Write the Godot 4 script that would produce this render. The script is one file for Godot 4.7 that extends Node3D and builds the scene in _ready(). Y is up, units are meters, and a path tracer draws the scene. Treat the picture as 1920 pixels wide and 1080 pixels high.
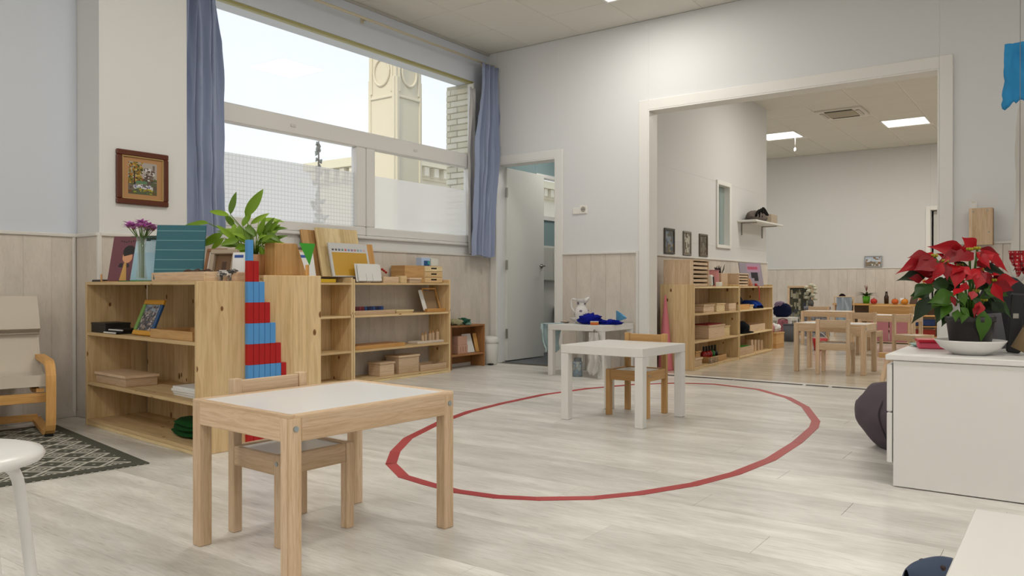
extends Node3D
# A nursery classroom seen from a low standpoint. Room axes: x to the right along the wall with the
# wide opening, -z away along the window wall, metres. Pixel helpers give directions of a 1920x1080 frame;
# distances come from the floor, wall or shelf that a thing touches.

const F := 1466.4
const YAW := 0.622543
const HORIZON := 535.0
const EYE := Vector3(0, 0.806, 0)
const ZR := -6.51      # face of the wall with door and opening
const ZB := -6.655     # its back
const XW := -4.98      # window wall
const XL := -5.0       # left wall
const XP := -4.73      # pilaster face
const CEIL := 3.22
const FARZ := -15.0
const FXL := -3.42     # left wall of far room

var counts := {}
var mats := {}
var meshes := {}
var rng := RandomNumberGenerator.new()
var pine_v: ImageTexture
var pine_u: ImageTexture
var clear_v: ImageTexture
var clear_u: ImageTexture
var wash_u: ImageTexture
var wash_v: ImageTexture
var fine: ImageTexture

# ---------- pixel helpers ----------
func ray(px: float, py: float) -> Vector3:
	var f := Vector3(-sin(YAW), 0, -cos(YAW))
	var r := Vector3(cos(YAW), 0, -sin(YAW))
	return f + r * (px - 960.0) / F - Vector3.UP * (py - HORIZON) / F
func gy(px: float, py: float, y: float) -> Vector3:
	var d := ray(px, py)
	return EYE + d * ((y - EYE.y) / d.y)
func gx(px: float, py: float, x: float) -> Vector3:
	var d := ray(px, py)
	return EYE + d * (x / d.x)
func gz(px: float, py: float, z: float) -> Vector3:
	var d := ray(px, py)
	return EYE + d * (z / d.z)

# ---------- naming ----------
func numbered(parent: Node, called: String) -> String:
	var key := str(parent.get_instance_id()) + called
	var n: int = counts.get(key, 0)
	counts[key] = n + 1
	return called if n == 0 else "%s_%03d" % [called, n]
func put(parent: Node, o: Node3D, called: String) -> void:
	o.name = numbered(parent, called)
	parent.add_child(o, true)
func thing(called: String, label: String, category: String, at := Vector3.ZERO, turn := 0.0, group := "") -> Node3D:
	var o := Node3D.new()
	put(self, o, called)
	o.position = at
	o.rotation_degrees.y = turn
	tag(o, label, category, group)
	return o
func tag(o: Node3D, label: String, category: String, group := "") -> Node3D:
	o.set_meta("label", label)
	o.set_meta("category", category)
	if group != "":
		o.set_meta("group", group)
	return o
func struct(called: String, label: String, category: String) -> Node3D:
	var o := Node3D.new()
	put(self, o, called)
	tag(o, label, category)
	o.set_meta("kind", "structure")
	return o
func copy(o: Node3D, label: String, at: Vector3, turn: float) -> Node3D:
	var c: Node3D = o.duplicate()
	var base: String = String(o.name)
	c.name = numbered(self, base)
	add_child(c, true)
	c.position = at
	c.rotation_degrees.y = turn
	c.set_meta("label", label)
	return c
func mi(parent: Node, called: String, mesh: Mesh, m: Material, at := Vector3.ZERO, rot := Vector3.ZERO) -> MeshInstance3D:
	var o := MeshInstance3D.new()
	o.mesh = mesh
	o.material_override = m
	o.position = at
	o.rotation_degrees = rot
	put(parent, o, called)
	return o

# ---------- meshes ----------
func tri(st: SurfaceTool, a: Vector3, b: Vector3, c: Vector3, mid: Vector3) -> void:
	var n := (b - a).cross(c - a).normalized()
	if n.dot((a + b + c) / 3.0 - mid) < 0:
		var t := b
		b = c
		c = t
		n = -n
	for v in [a, c, b]:
		st.set_normal(n)
		st.add_vertex(v)
func quad(st: SurfaceTool, a: Vector3, b: Vector3, c: Vector3, d: Vector3, mid := Vector3.ZERO) -> void:
	tri(st, a, b, c, mid)
	tri(st, a, c, d, mid)
func box_into(st: SurfaceTool, s: Vector3, at: Vector3, bev: float) -> void:
	var h := s / 2.0
	var c: float = min(bev, min(h.x, min(h.y, h.z)) * 0.45)
	var P := func(sx, sy, sz, k) -> Vector3:
		var v := Vector3(sx * h.x, sy * h.y, sz * h.z)
		for ax in 3:
			if ax != k:
				v[ax] -= sign(v[ax]) * c
		return v + at
	for k in 3:
		for s1 in [-1, 1]:
			var ps := []
			for q in [[-1, -1], [1, -1], [1, 1], [-1, 1]]:
				var sg := [0, 0, 0]
				sg[k] = s1
				sg[(k + 1) % 3] = q[0]
				sg[(k + 2) % 3] = q[1]
				ps.append(P.call(sg[0], sg[1], sg[2], k))
			quad(st, ps[0], ps[1], ps[2], ps[3], at)
			for s2 in [-1, 1]:
				var k2 := (k + 1) % 3
				var k3 := (k + 2) % 3
				var sa := [0, 0, 0]
				sa[k] = s1
				sa[k2] = s2
				var sb := sa.duplicate()
				sa[k3] = -1
				sb[k3] = 1
				quad(st, P.call(sa[0], sa[1], sa[2], k), P.call(sb[0], sb[1], sb[2], k), P.call(sb[0], sb[1], sb[2], k2), P.call(sa[0], sa[1], sa[2], k2), at)
	for sx in [-1, 1]:
		for sy in [-1, 1]:
			for sz in [-1, 1]:
				tri(st, P.call(sx, sy, sz, 0), P.call(sx, sy, sz, 1), P.call(sx, sy, sz, 2), at)
func begin() -> SurfaceTool:
	var st := SurfaceTool.new()
	st.begin(Mesh.PRIMITIVE_TRIANGLES)
	return st
func box_mesh(s: Vector3, bev := 0.003) -> Mesh:
	var key := "b%.4f,%.4f,%.4f,%.4f" % [s.x, s.y, s.z, bev]
	if not meshes.has(key):
		var st := begin()
		box_into(st, s, Vector3.ZERO, bev)
		meshes[key] = st.commit()
	return meshes[key]
# box by centre
func bx(parent: Node, called: String, s: Vector3, at: Vector3, m: Material, rot := Vector3.ZERO, bev := 0.003) -> MeshInstance3D:
	return mi(parent, called, box_mesh(s, bev), m, at, rot)
# box by two corners
func span(parent: Node, called: String, a: Vector3, b: Vector3, m: Material, bev := 0.002) -> MeshInstance3D:
	return bx(parent, called, (b - a).abs(), (a + b) / 2.0, m, Vector3.ZERO, bev)
# wooden board; grain along axis "x", "y" or "z"
func board(parent: Node, called: String, s: Vector3, at: Vector3, w: String, axis: String, rot := Vector3.ZERO, bev := 0.002) -> MeshInstance3D:
	var v: int = hash(called + str(s) + str(at)) % 4
	if axis == "z":
		return bx(parent, called, Vector3(s.z, s.y, s.x), at, wood(w, "x", v), rot + Vector3(0, 90, 0), bev)
	return bx(parent, called, s, at, wood(w, axis, v), rot, bev)
# rows of points -> smooth skin
func skin(rows: Array, close_u := false, close_v := false, uv := false) -> ArrayMesh:
	var st := begin()
	st.set_smooth_group(0)
	var nv := rows.size()
	var nu: int = rows[0].size()
	for j in (nv if close_v else nv - 1):
		for i in (nu if close_u else nu - 1):
			var i2 := (i + 1) % nu
			var j2 := (j + 1) % nv
			var q := [[i, j], [i2, j], [i2, j2], [i, j2]]
			for k in [0, 2, 1, 0, 3, 2]:
				if uv:
					var uu: float = float(i + (1 if k == 1 or k == 2 else 0)) / (nu - 1)
					var vv: float = float(j + (1 if k >= 2 else 0)) / (nv - 1)
					st.set_uv(Vector2(uu, vv))
				st.add_vertex(rows[q[k][1]][q[k][0]])
	st.generate_normals()
	return st.commit()
func lathe(profile: Array, n := 32) -> ArrayMesh:
	var rows := []
	for p in profile:
		var row := PackedVector3Array()
		for i in n:
			var a := TAU * i / n
			row.append(Vector3(p.x * cos(a), p.y, p.x * sin(a)))
		rows.append(row)
	return skin(rows, true)
func tube_rows(path: Array, radii: Array, n := 10) -> Array:
	var rows := []
	var up := Vector3.UP
	for k in path.size():
		var t: Vector3 = (path[min(k + 1, path.size() - 1)] - path[max(k - 1, 0)]).normalized()
		var side := t.cross(up)
		if side.length() < 0.05:
			side = t.cross(Vector3.RIGHT)
		side = side.normalized()
		up = side.cross(t).normalized()
		var row := PackedVector3Array()
		var r: float = radii[min(k, radii.size() - 1)]
		for i in n:
			var a := TAU * i / n
			row.append(path[k] + (side * cos(a) + up * sin(a)) * r)
		rows.append(row)
	return rows
func tube(path: Array, radii: Array, n := 10, caps := true) -> ArrayMesh:
	var rows := tube_rows(path, radii, n)
	if caps:
		var a := PackedVector3Array()
		var b := PackedVector3Array()
		for i in n:
			a.append(path[0])
			b.append(path[-1])
		rows.insert(0, a)
		rows.append(b)
	return skin(rows, true)
func cyl(r: float, h: float, n := 20) -> ArrayMesh:
	var key := "c%.4f,%.4f,%d" % [r, h, n]
	if not meshes.has(key):
		var st := begin()
		for i in n:
			var a := TAU * i / n
			var b := TAU * (i + 1) / n
			var p := Vector3(cos(a) * r, -h / 2, sin(a) * r)
			var q := Vector3(cos(b) * r, -h / 2, sin(b) * r)
			var up := Vector3(0, h, 0)
			quad(st, p, q, q + up, p + up)
			tri(st, p, q, Vector3(0, -h / 2, 0), Vector3.ZERO)
			tri(st, p + up, q + up, Vector3(0, h / 2, 0), Vector3.ZERO)
		meshes[key] = st.commit()
	return meshes[key]
# convex outline in the xy plane, extruded along z by depth (centred)
func slab_mesh(outline: Array, depth: float) -> ArrayMesh:
	var st := begin()
	var mid := Vector3.ZERO
	for p in outline:
		mid += Vector3(p.x, p.y, 0) / outline.size()
	var n := outline.size()
	var z := Vector3(0, 0, depth / 2)
	for i in n:
		var a := Vector3(outline[i].x, outline[i].y, 0)
		var b := Vector3(outline[(i + 1) % n].x, outline[(i + 1) % n].y, 0)
		quad(st, a - z, b - z, b + z, a + z, mid)
		tri(st, mid + z, a + z, b + z, mid)
		tri(st, mid - z, a - z, b - z, mid)
	return st.commit()
func blob(r: Vector3, seed_: int, rough: float, flat_bottom := true, n := 24) -> ArrayMesh:
	var nz := FastNoiseLite.new()
	nz.seed = seed_
	nz.frequency = 1.3
	var rows := []
	var m := n / 2
	for j in m + 1:
		var row := PackedVector3Array()
		var ph := PI * j / m
		for i in n:
			var a := TAU * i / n
			var d := Vector3(sin(ph) * cos(a), cos(ph), sin(ph) * sin(a))
			var k := 1.0 + rough * nz.get_noise_3d(d.x * 1.4, d.y * 1.4, d.z * 1.4)
			var p := Vector3(d.x * r.x, d.y * r.y, d.z * r.z) * k
			if flat_bottom:
				p.y = max(p.y, -r.y * 0.8)
				p.y += r.y * 0.8
			row.append(p)
		rows.append(row)
	return skin(rows, true)

# ---------- materials ----------
func mat(key: String, c: Color, rough := 0.6, metal := 0.0, spec := 0.5) -> StandardMaterial3D:
	if not mats.has(key):
		var m := StandardMaterial3D.new()
		m.albedo_color = c
		m.roughness = rough
		m.metallic = metal
		m.metallic_specular = spec
		mats[key] = m
	return mats[key]
func cloth(key: String, c: Color, scale := 18.0) -> StandardMaterial3D:
	if not mats.has(key):
		var m := mat(key, c, 0.9, 0.0, 0.2)
		m.albedo_texture = fine
		m.uv1_triplanar = true
		m.uv1_scale = Vector3.ONE * scale
		m.rim_enabled = true
		m.rim = 0.25
	return mats[key]
func wood(kind: String, axis: String, v := 0) -> StandardMaterial3D:
	var key := "wood_%s_%s_%d" % [kind, axis, v]
	if not mats.has(key):
		var m := StandardMaterial3D.new()
		var tint: Color = {
			"pine": Color(1.0, 0.97, 0.905), "light": Color(0.955, 0.925, 0.94), "birch": Color(1.04, 1.0, 0.93), "beech": Color(0.92, 0.78, 0.62),
			"oak": Color(0.885, 0.775, 0.63), "brown": Color(0.73, 0.58, 0.46), "plank": Color(1, 1, 1), "wainscot": Color(0.985, 0.965, 0.945), "honey": Color(0.95, 0.81, 0.60),
		}[kind]
		var tones := [1.0, 0.965, 1.02, 0.945]
		var t: float = tones[v % 4] if kind != "wainscot" else [1.0, 0.99, 1.01, 0.985][v % 4]
		m.albedo_color = Color(min(tint.r * t, 1.0), min(tint.g * t, 1.0), min(tint.b * t, 1.0))
		m.albedo_texture = (wash_u if axis == "x" else wash_v) if kind in ["plank", "wainscot"] else ((pine_u if axis == "x" else pine_v) if kind == "pine" else (clear_u if axis == "x" else clear_v))
		m.uv1_triplanar = true
		m.uv1_triplanar_sharpness = 8.0
		m.uv1_world_triplanar = kind == "plank"
		m.uv1_offset = Vector3(0.137 * v + 0.31, 0.29 * v + 0.12, 0.41 * v)
		if kind == "plank":
			m.uv1_scale = Vector3(0.55, 0.55, 0.9)
			m.roughness = 0.33
			m.metallic_specular = 0.45
		else:
			m.roughness = 0.5
			m.metallic_specular = 0.4
		if kind in ["light", "beech"]:
			m.uv1_scale = Vector3.ONE * 2.2
		mats[key] = m
	return mats[key]
func glass(key: String, c: Color, alpha: float) -> StandardMaterial3D:
	if not mats.has(key):
		var m := mat(key, Color(c.r, c.g, c.b, alpha), 0.0)
		m.transparency = BaseMaterial3D.TRANSPARENCY_ALPHA
	return mats[key]
func glow(key: String, c: Color, e: float) -> StandardMaterial3D:
	if not mats.has(key):
		var m := mat(key, c, 0.5)
		m.emission_enabled = true
		m.emission = c
		m.emission_energy_multiplier = e
	return mats[key]
func leafy(key: String, c: Color, back := 0.35) -> StandardMaterial3D:
	if not mats.has(key):
		var m := mat(key, c, 0.45, 0.0, 0.4)
		m.backlight_enabled = true
		m.backlight = Color(c.r * back * 2, c.g * back * 2, c.b * back * 2)
	return mats[key]
func print_mat(key: String, w: int, h: int, painter: Callable, rough := 0.5) -> StandardMaterial3D:
	if not mats.has(key):
		var im := Image.create(w, h, false, Image.FORMAT_RGB8)
		painter.call(im)
		var m := mat(key, Color.WHITE, rough)
		m.albedo_texture = ImageTexture.create_from_image(im)
	return mats[key]
func print_quad(parent: Node, called: String, w: float, h: float, at: Vector3, m: Material, rot := Vector3.ZERO) -> MeshInstance3D:
	var q := QuadMesh.new()
	q.size = Vector2(w, h)
	return mi(parent, called, q, m, at, rot)

func make_textures() -> void:
	var n := 768
	var g := FastNoiseLite.new()
	g.seed = 7
	g.frequency = 1.0
	g.fractal_octaves = 3
	var knots := []
	rng.seed = 11
	for i in 15:
		knots.append(Vector3(rng.randf(), rng.randf(), rng.randf_range(0.005, 0.010)))
	var data := PackedByteArray()
	data.resize(n * n * 3)
	var clear := PackedByteArray()
	clear.resize(n * n * 3)
	var stave := []
	for i in 12:
		stave.append(Vector2(rng.randf_range(-0.05, 0.04), rng.randf() * 9.0))
	for y in n:
		var v := float(y) / n
		for x in n:
			var u := float(x) / n
			var s: int = int(u * 12.0)
			var warp := 0.0
			var dark := 0.0
			for k in knots:
				var du: float = u - k.x
				var dv: float = v - k.y
				if absf(du) < 0.07 and absf(dv) < 0.14:
					var d2: float = (du * du + dv * dv * 0.35) / (k.z * k.z)
					warp += exp(-d2 * 0.06) * 0.6 * sign(du)
					dark = maxf(dark, clampf(1.5 - d2 * 0.9, 0.0, 1.0))
			var off: float = stave[s].y
			var ring := g.get_noise_2d(u * 34.0 + off * 3.0 + warp, sin(v * TAU) * 0.45 + off)
			var fib := g.get_noise_2d(u * 210.0 + off, cos(v * TAU) * 1.6 + 5.0)
			var tone: float = stave[s].x + ring * 0.10 + fib * 0.05
			var edge := absf(fposmod(u * 12.0, 1.0) - 0.5)
			if edge > 0.485:
				tone -= 0.05
			var c := Color(0.89 + tone * 0.8, 0.80 + tone, 0.655 + tone * 1.15)
			if ring > 0.25:
				c = c.lerp(Color(0.78, 0.62, 0.42), (ring - 0.25) * 0.5)
			var o := (y * n + x) * 3
			clear[o] = int(clampf(c.r, 0, 1) * 255)
			clear[o + 1] = int(clampf(c.g, 0, 1) * 255)
			clear[o + 2] = int(clampf(c.b, 0, 1) * 255)
			c = c.lerp(Color(0.42, 0.26, 0.13), dark * 0.85)
			data[o] = int(clampf(c.r, 0, 1) * 255)
			data[o + 1] = int(clampf(c.g, 0, 1) * 255)
			data[o + 2] = int(clampf(c.b, 0, 1) * 255)
	var im := Image.create_from_data(n, n, false, Image.FORMAT_RGB8, data)
	pine_v = ImageTexture.create_from_image(im)
	var im2: Image = im.duplicate()
	im2.rotate_90(CLOCKWISE)
	pine_u = ImageTexture.create_from_image(im2)
	im = Image.create_from_data(n, n, false, Image.FORMAT_RGB8, clear)
	clear_v = ImageTexture.create_from_image(im)
	im2 = im.duplicate()
	im2.rotate_90(CLOCKWISE)
	clear_u = ImageTexture.create_from_image(im2)
	# white-washed wood, streaks along u
	for y in n:
		var v := float(y) / n
		for x in n:
			var u := float(x) / n
			var cu := cos(u * TAU)
			var su := sin(u * TAU)
			var a := g.get_noise_3d(cu * 0.55, su * 0.55, v * 9.0)
			var b := g.get_noise_3d(cu * 1.8 + 7.0, su * 1.8, v * 60.0)
			var c2 := g.get_noise_3d(cu * 4.0 + 3.0, su * 4.0, v * 150.0)
			var tone := a * 0.085 + b * 0.07 + c2 * 0.03
			if b > 0.22:
				tone -= (b - 0.22) * 0.28
			var o := (y * n + x) * 3
			data[o] = int(clampf(0.87 + tone, 0, 1) * 255)
			data[o + 1] = int(clampf(0.858 + tone * 1.03, 0, 1) * 255)
			data[o + 2] = int(clampf(0.835 + tone * 1.08, 0, 1) * 255)
	im = Image.create_from_data(n, n, false, Image.FORMAT_RGB8, data)
	wash_u = ImageTexture.create_from_image(im)
	im2 = im.duplicate()
	im2.rotate_90(CLOCKWISE)
	for y in n:
		for x in n:
			im2.set_pixel(x, y, im2.get_pixel(x, y).lerp(Color(0.865, 0.845, 0.82), 0.6))
	wash_v = ImageTexture.create_from_image(im2)
	# fine cloth weave
	var fw := Image.create(128, 128, false, Image.FORMAT_RGB8)
	for y in 128:
		for x in 128:
			var w := 0.93 + 0.05 * sin(x * TAU / 4.0) * sin(y * TAU / 4.0) + 0.05 * g.get_noise_2d(x * 0.3, y * 0.3)
			fw.set_pixel(x, y, Color(w, w, w))
	fine = ImageTexture.create_from_image(fw)

# soft painted scene: sky band, ground band, blotches of the given colours
func blotches(im: Image, top: Color, bottom: Color, split: float, cols: Array, seed_: int, count := 60, size := 0.1) -> void:
	var r := RandomNumberGenerator.new()
	r.seed = seed_
	var w := im.get_width()
	var h := im.get_height()
	for y in h:
		for x in w:
			im.set_pixel(x, y, top if float(y) / h < split else bottom)
	for k in count:
		var bw := int(r.randf_range(0.3, 1.0) * size * w) + 1
		var bh := int(r.randf_range(0.3, 1.0) * size * h) + 1
		im.fill_rect(Rect2i(r.randi_range(0, w - bw), r.randi_range(0, h - bh), bw, bh), cols[r.randi() % cols.size()])

func _ready() -> void:
	rng.seed = 5
	# --- camera, sky, exposure, ceiling panels ---
	var cam := Camera3D.new()
	cam.name = "camera"
	add_child(cam)
	cam.position = EYE
	cam.rotation = Vector3(-atan((540.0 - HORIZON) / F), YAW, 0)
	cam.fov = rad_to_deg(2.0 * atan(540.0 / F))
	cam.near = 0.05
	cam.far = 400.0
	cam.current = true
	var we := WorldEnvironment.new()
	we.name = "environment"
	var e := Environment.new()
	var sm := ProceduralSkyMaterial.new()
	sm.sky_top_color = Color(0.90, 0.945, 1.0)
	sm.sky_horizon_color = Color(0.97, 0.985, 1.0)
	sm.ground_bottom_color = Color(0.62, 0.60, 0.57)
	sm.ground_horizon_color = Color(0.74, 0.73, 0.71)
	sm.sky_curve = 0.3
	var sky := Sky.new()
	sky.sky_material = sm
	e.background_mode = Environment.BG_SKY
	e.sky = sky
	e.background_energy_multiplier = SKY_ENERGY
	e.tonemap_mode = Environment.TONE_MAPPER_LINEAR
	e.tonemap_exposure = 1.0
	e.sdfgi_enabled = true
	e.ssao_enabled = true
	e.ssil_enabled = true
	we.environment = e
	add_child(we)
	var sun := DirectionalLight3D.new()
	sun.name = "hazy_sun"
	sun.light_energy = 0.75
	sun.light_color = Color(1.0, 0.96, 0.88)
	sun.light_angular_distance = 8.0
	sun.shadow_enabled = true
	sun.sky_mode = DirectionalLight3D.SKY_MODE_LIGHT_ONLY
	add_child(sun)
	sun.look_at_from_position(Vector3.ZERO, -Vector3(0.16, 0.62, 0.76))
	make_textures()
	var panel_label := "square LED ceiling panel above the classroom with the red floor ring"
	for p in [[-2.93, -5.595], [-2.93, -2.545], [-2.93, 0.505], [0.12, -2.545], [0.12, 0.505], [1.95, 0.505], [1.95, -2.545], [-2.93, 2.335], [0.12, 2.335]]:
		ceiling_panel(Vector3(p[0], CEIL, p[1]), NEAR_LAMP, panel_label, "LED panels of the classroom ceiling")
	ceiling_panel(Vector3(-2.015, CEIL, -12.77), FAR_LAMP, "lit LED ceiling panel beside the air conditioner in far room", "")
	ceiling_panel(Vector3(-3.845, CEIL, -12.77), FAR_LAMP, "lit LED ceiling panel beside the hanging cord in far room", "")
	for p in [Vector3(-0.185, CEIL, -12.77), Vector3(-2.015, CEIL, -9.11), Vector3(-0.185, CEIL, -9.11)]:
		ceiling_panel(p, FAR_LAMP, "LED ceiling panel of the far dining room", "LED panels of the far room ceiling")
	ceiling_panel(Vector3(-4.3, 2.6, -7.6), 1.0, "small LED ceiling panel in the washroom", "")
	# --- structure ---
	build_shell()
	build_far_shell()
	build_outside()
	# --- objects ---
	build_shelves()
	build_shelf_things()
	build_tables()
	build_left_corner()
	build_door_corner()
	build_right_side()
	build_far_room()

const SKY_ENERGY := 1.25
const NEAR_LAMP := 1.95
const FAR_LAMP := 2.5

func ceiling_panel(at: Vector3, energy: float, label: String, group: String) -> void:
	var t := thing("ceiling_light", label, "ceiling light", at, 0.0, group)
	var fr := mat("lamp_frame", Color(0.93, 0.93, 0.92), 0.4)
	for s in [-1, 1]:
		bx(t, "frame_rail", Vector3(0.6, 0.012, 0.018), Vector3(0, -0.006, s * 0.291), fr)
		bx(t, "frame_rail", Vector3(0.018, 0.012, 0.564), Vector3(s * 0.291, -0.006, 0), fr)
	bx(t, "diffuser", Vector3(0.564, 0.006, 0.564), Vector3(0, -0.004, 0), glow("lamp_glow", Color(1.0, 0.985, 0.95), 1.6))
	var l := AreaLight3D.new()
	l.name = "panel_light"
	l.area_size = Vector2(0.56, 0.56)
	l.light_energy = energy
	l.light_color = Color(1.0, 0.98, 0.945)
	l.shadow_enabled = true
	l.area_range = 20.0
	l.area_attenuation = 2.0
	l.rotation_degrees = Vector3(-90, 0, 0)
	l.position = Vector3(0, -0.014, 0)
	t.add_child(l)

# vertical boards with a cap, along a wall face. a and b are the ends on the floor, out points into the room
func wainscot(parent: Node3D, a: Vector3, b: Vector3, out: Vector3, groove := 0.0035) -> void:
	var len := a.distance_to(b)
	var n: int = max(1, int(round(len / 0.155)))
	var w := len / n
	var dir := (b - a) / len
	var turn := rad_to_deg(atan2(out.x, out.z))
	for i in n:
		var c := a + dir * (w * (i + 0.5)) + out * 0.006
		bx(parent, "panel_board", Vector3(w - groove * 0.4, 1.10, 0.012), c + Vector3(0, 0.55, 0), wood("wainscot", "y", (i * 7 + int(absf(a.z) * 3)) % 4), Vector3(0, turn, 0), groove)
	bx(parent, "cap_rail", Vector3(len, 0.022, 0.024), (a + b) / 2 + out * 0.012 + Vector3(0, 1.111, 0), mat("cap", Color(0.88, 0.87, 0.85), 0.5), Vector3(0, turn, 0), 0.004)
	bx(parent, "base_strip", Vector3(len, 0.035, 0.02), (a + b) / 2 + out * 0.01 + Vector3(0, 0.0175, 0), mat("base", Color(0.83, 0.81, 0.78), 0.5), Vector3(0, turn, 0), 0.004)

func build_shell() -> void:
	var blue := mat("wall_blue", Color(0.845, 0.868, 0.905), 0.85, 0, 0.25)
	var white := mat("wall_white", Color(0.885, 0.885, 0.88), 0.85, 0, 0.25)
	var trim := mat("trim_white", Color(0.915, 0.91, 0.895), 0.4)
	var pvc := mat("window_plastic", Color(0.90, 0.895, 0.885), 0.35)
	# floor
	var fl := struct("floor", "pale white-washed wood plank floor of the classroom", "floor")
	span(fl, "subfloor", Vector3(-5.25, -0.2, ZR), Vector3(2.8, -0.007, 3.2), wood("plank", "x", 1))
	var row := 0
	var z := ZR
	while z < 0.2:
		var x := -5.0 - fmod(row * 0.47, 1.28)
		while x < 2.0:
			var x0: float = max(x, -4.998)
			var x1: float = x + 1.28
			if x1 - x0 > 0.05 and not (z > -4.0 and x0 > 1.0):
				bx(fl, "plank", Vector3(x1 - x0 - 0.0012, 0.007, 0.1888), Vector3((x0 + x1) / 2, -0.0035, z + 0.095), wood("plank", "x", (row * 5 + int((x + 9) * 3.1)) % 4), Vector3.ZERO, 0.0008)
			x += 1.28
		z += 0.19
		row += 1
	# left wall and pilaster
	var wl := struct("wall_left", "light blue wall above grey-washed wainscot beside the armchair", "wall")
	span(wl, "plaster", Vector3(XL - 0.25, 0, -2.36), Vector3(XL, CEIL, 3.2), blue)
	wainscot(wl, Vector3(XL, 0, 2.0), Vector3(XL, 0, -2.36), Vector3(1, 0, 0), 0.001)
	span(wl, "corner_bead", Vector3(XL, 0, -2.345), Vector3(XL + 0.02, 1.11, -2.325), mat("cap", Color.WHITE), 0.005)
	var wp := struct("wall_pilaster", "pale pilaster with the framed landscape picture hanging on it", "wall")
	span(wp, "plaster", Vector3(XL - 0.25, 0, -2.36), Vector3(XP, CEIL, -2.93), white)
	wainscot(wp, Vector3(XL + 0.012, 0, -2.36), Vector3(XP + 0.012, 0, -2.36), Vector3(0, 0, 1), 0.001)
	span(wp, "corner_bead", Vector3(XP - 0.002, 0, -2.37), Vector3(XP + 0.018, 1.11, -2.342), mat("cap", Color.WHITE), 0.005)
	wainscot(wp, Vector3(XP, 0, -2.36), Vector3(XP, 0, -2.93), Vector3(1, 0, 0), 0.001)
	# window wall
	var ww := struct("wall_window", "white wall around the wide window, grey-washed boards below", "wall")
	span(ww, "plaster", Vector3(XW - 0.25, 0, -2.93), Vector3(XW, 1.23, ZB), white)
	span(ww, "lintel", Vector3(XW - 0.25, 2.885, -2.93), Vector3(XW, CEIL, ZB), blue)
	span(ww, "plaster", Vector3(XW - 0.07, 1.23, -6.27), Vector3(XW, 2.885, ZB), white)
	wainscot(ww, Vector3(XW, 0, -2.93), Vector3(XW, 0, ZR), Vector3(1, 0, 0), 0.0015)
	var cove := struct("trim_1", "slim grey cove along ceiling above the window", "trim")
	span(cove, "strip", Vector3(XW, CEIL - 0.022, -2.93), Vector3(XW + 0.022, CEIL, ZR), mat("cove", Color(0.74, 0.73, 0.70), 0.6))
	# window
	var wi := struct("window_1", "wide white-framed window with frosted lower panes", "window")
	var xf0 := XW - 0.06
	var xf1 := XW + 0.018
	span(wi, "top_rail", Vector3(xf0, 2.865, -2.95), Vector3(XW - 0.005, 2.885, -6.27), mat("seal", Color(0.66, 0.64, 0.42), 0.5))
	span(wi, "transom", Vector3(xf0, 1.99, -2.95), Vector3(xf1, 2.13, -6.27), pvc, 0.008)
	span(wi, "bottom_rail", Vector3(xf0, 1.232, -2.95), Vector3(xf1, 1.308, -4.757), pvc, 0.008)
	span(wi, "bottom_rail", Vector3(xf0, 1.232, -4.763), Vector3(xf1, 1.308, -6.27), pvc, 0.008)
	span(wi, "stile", Vector3(xf0, 1.308, -4.649), Vector3(xf1, 1.99, -4.757), pvc, 0.008)
	span(wi, "stile", Vector3(xf0, 1.308, -4.763), Vector3(xf1, 1.99, -4.865), pvc, 0.008)
	span(wi, "jamb", Vector3(xf0, 1.308, -6.17), Vector3(xf1, 1.99, -6.27), pvc, 0.008)
	span(wi, "jamb", Vector3(xf0, 2.13, -6.235), Vector3(xf1, 2.865, -6.27), pvc, 0.008)
	span(wi, "jamb", Vector3(xf0, 1.308, -2.95), Vector3(xf1, 2.865, -3.01), pvc, 0.008)
	span(wi, "sill", Vector3(XW, 1.205, -2.95), Vector3(XW + 0.03, 1.232, -6.20), pvc, 0.006)
	for zz in [-5.35, -3.95]:
		span(wi, "drain_cap", Vector3(xf1, 2.045, zz), Vector3(xf1 + 0.006, 2.065, zz - 0.05), mat("cap_grey", Color(0.84, 0.83, 0.81), 0.5))
	var pane := glass("pane_glass", Color(0.97, 0.985, 0.99), 0.06)
	var xg := XW - 0.03
	span(wi, "glass_pane", Vector3(xg, 2.13, -3.01), Vector3(xg + 0.006, 2.865, -6.235), pane, 0.0)
	span(wi, "glass_pane", Vector3(xg, 1.308, -3.01), Vector3(xg + 0.006, 1.99, -4.649), pane, 0.0)
	span(wi, "glass_pane", Vector3(xg, 1.308, -4.865), Vector3(xg + 0.006, 1.99, -6.17), pane, 0.0)
	var film := print_mat("film_grid", 64, 64, func(im: Image):
		im.fill(Color(0.97, 0.97, 0.965))
		for k in 4:
			im.fill_rect(Rect2i(0, k * 16, 64, 3), Color(0.88, 0.88, 0.87))
			im.fill_rect(Rect2i(k * 16, 0, 3, 64), Color(0.88, 0.88, 0.87)), 0.4)
	film.transparency = BaseMaterial3D.TRANSPARENCY_ALPHA
	film.albedo_color = Color(1, 1, 1, 0.55)
	film.backlight_enabled = true
	film.backlight = Color(1, 1, 1)
	film.uv1_triplanar = true
	film.uv1_scale = Vector3.ONE * 8.0
	var film2 := mat("film_plain", Color(0.97, 0.965, 0.95, 0.55), 0.4)
	film2.transparency = BaseMaterial3D.TRANSPARENCY_ALPHA
	film2.backlight_enabled = true
	film2.backlight = Color(1, 1, 1)
	span(wi, "frosted_film", Vector3(xg + 0.008, 1.308, -3.01), Vector3(xg + 0.009, 1.775, -4.649), film, 0.0)
	span(wi, "frosted_film", Vector3(xg + 0.008, 1.308, -4.865), Vector3(xg + 0.009, 1.768, -6.17), film2, 0.0)
	# door wall
	var wr := struct("wall_opening", "pale blue wall with the washroom door and the wide opening", "wall")
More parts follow.
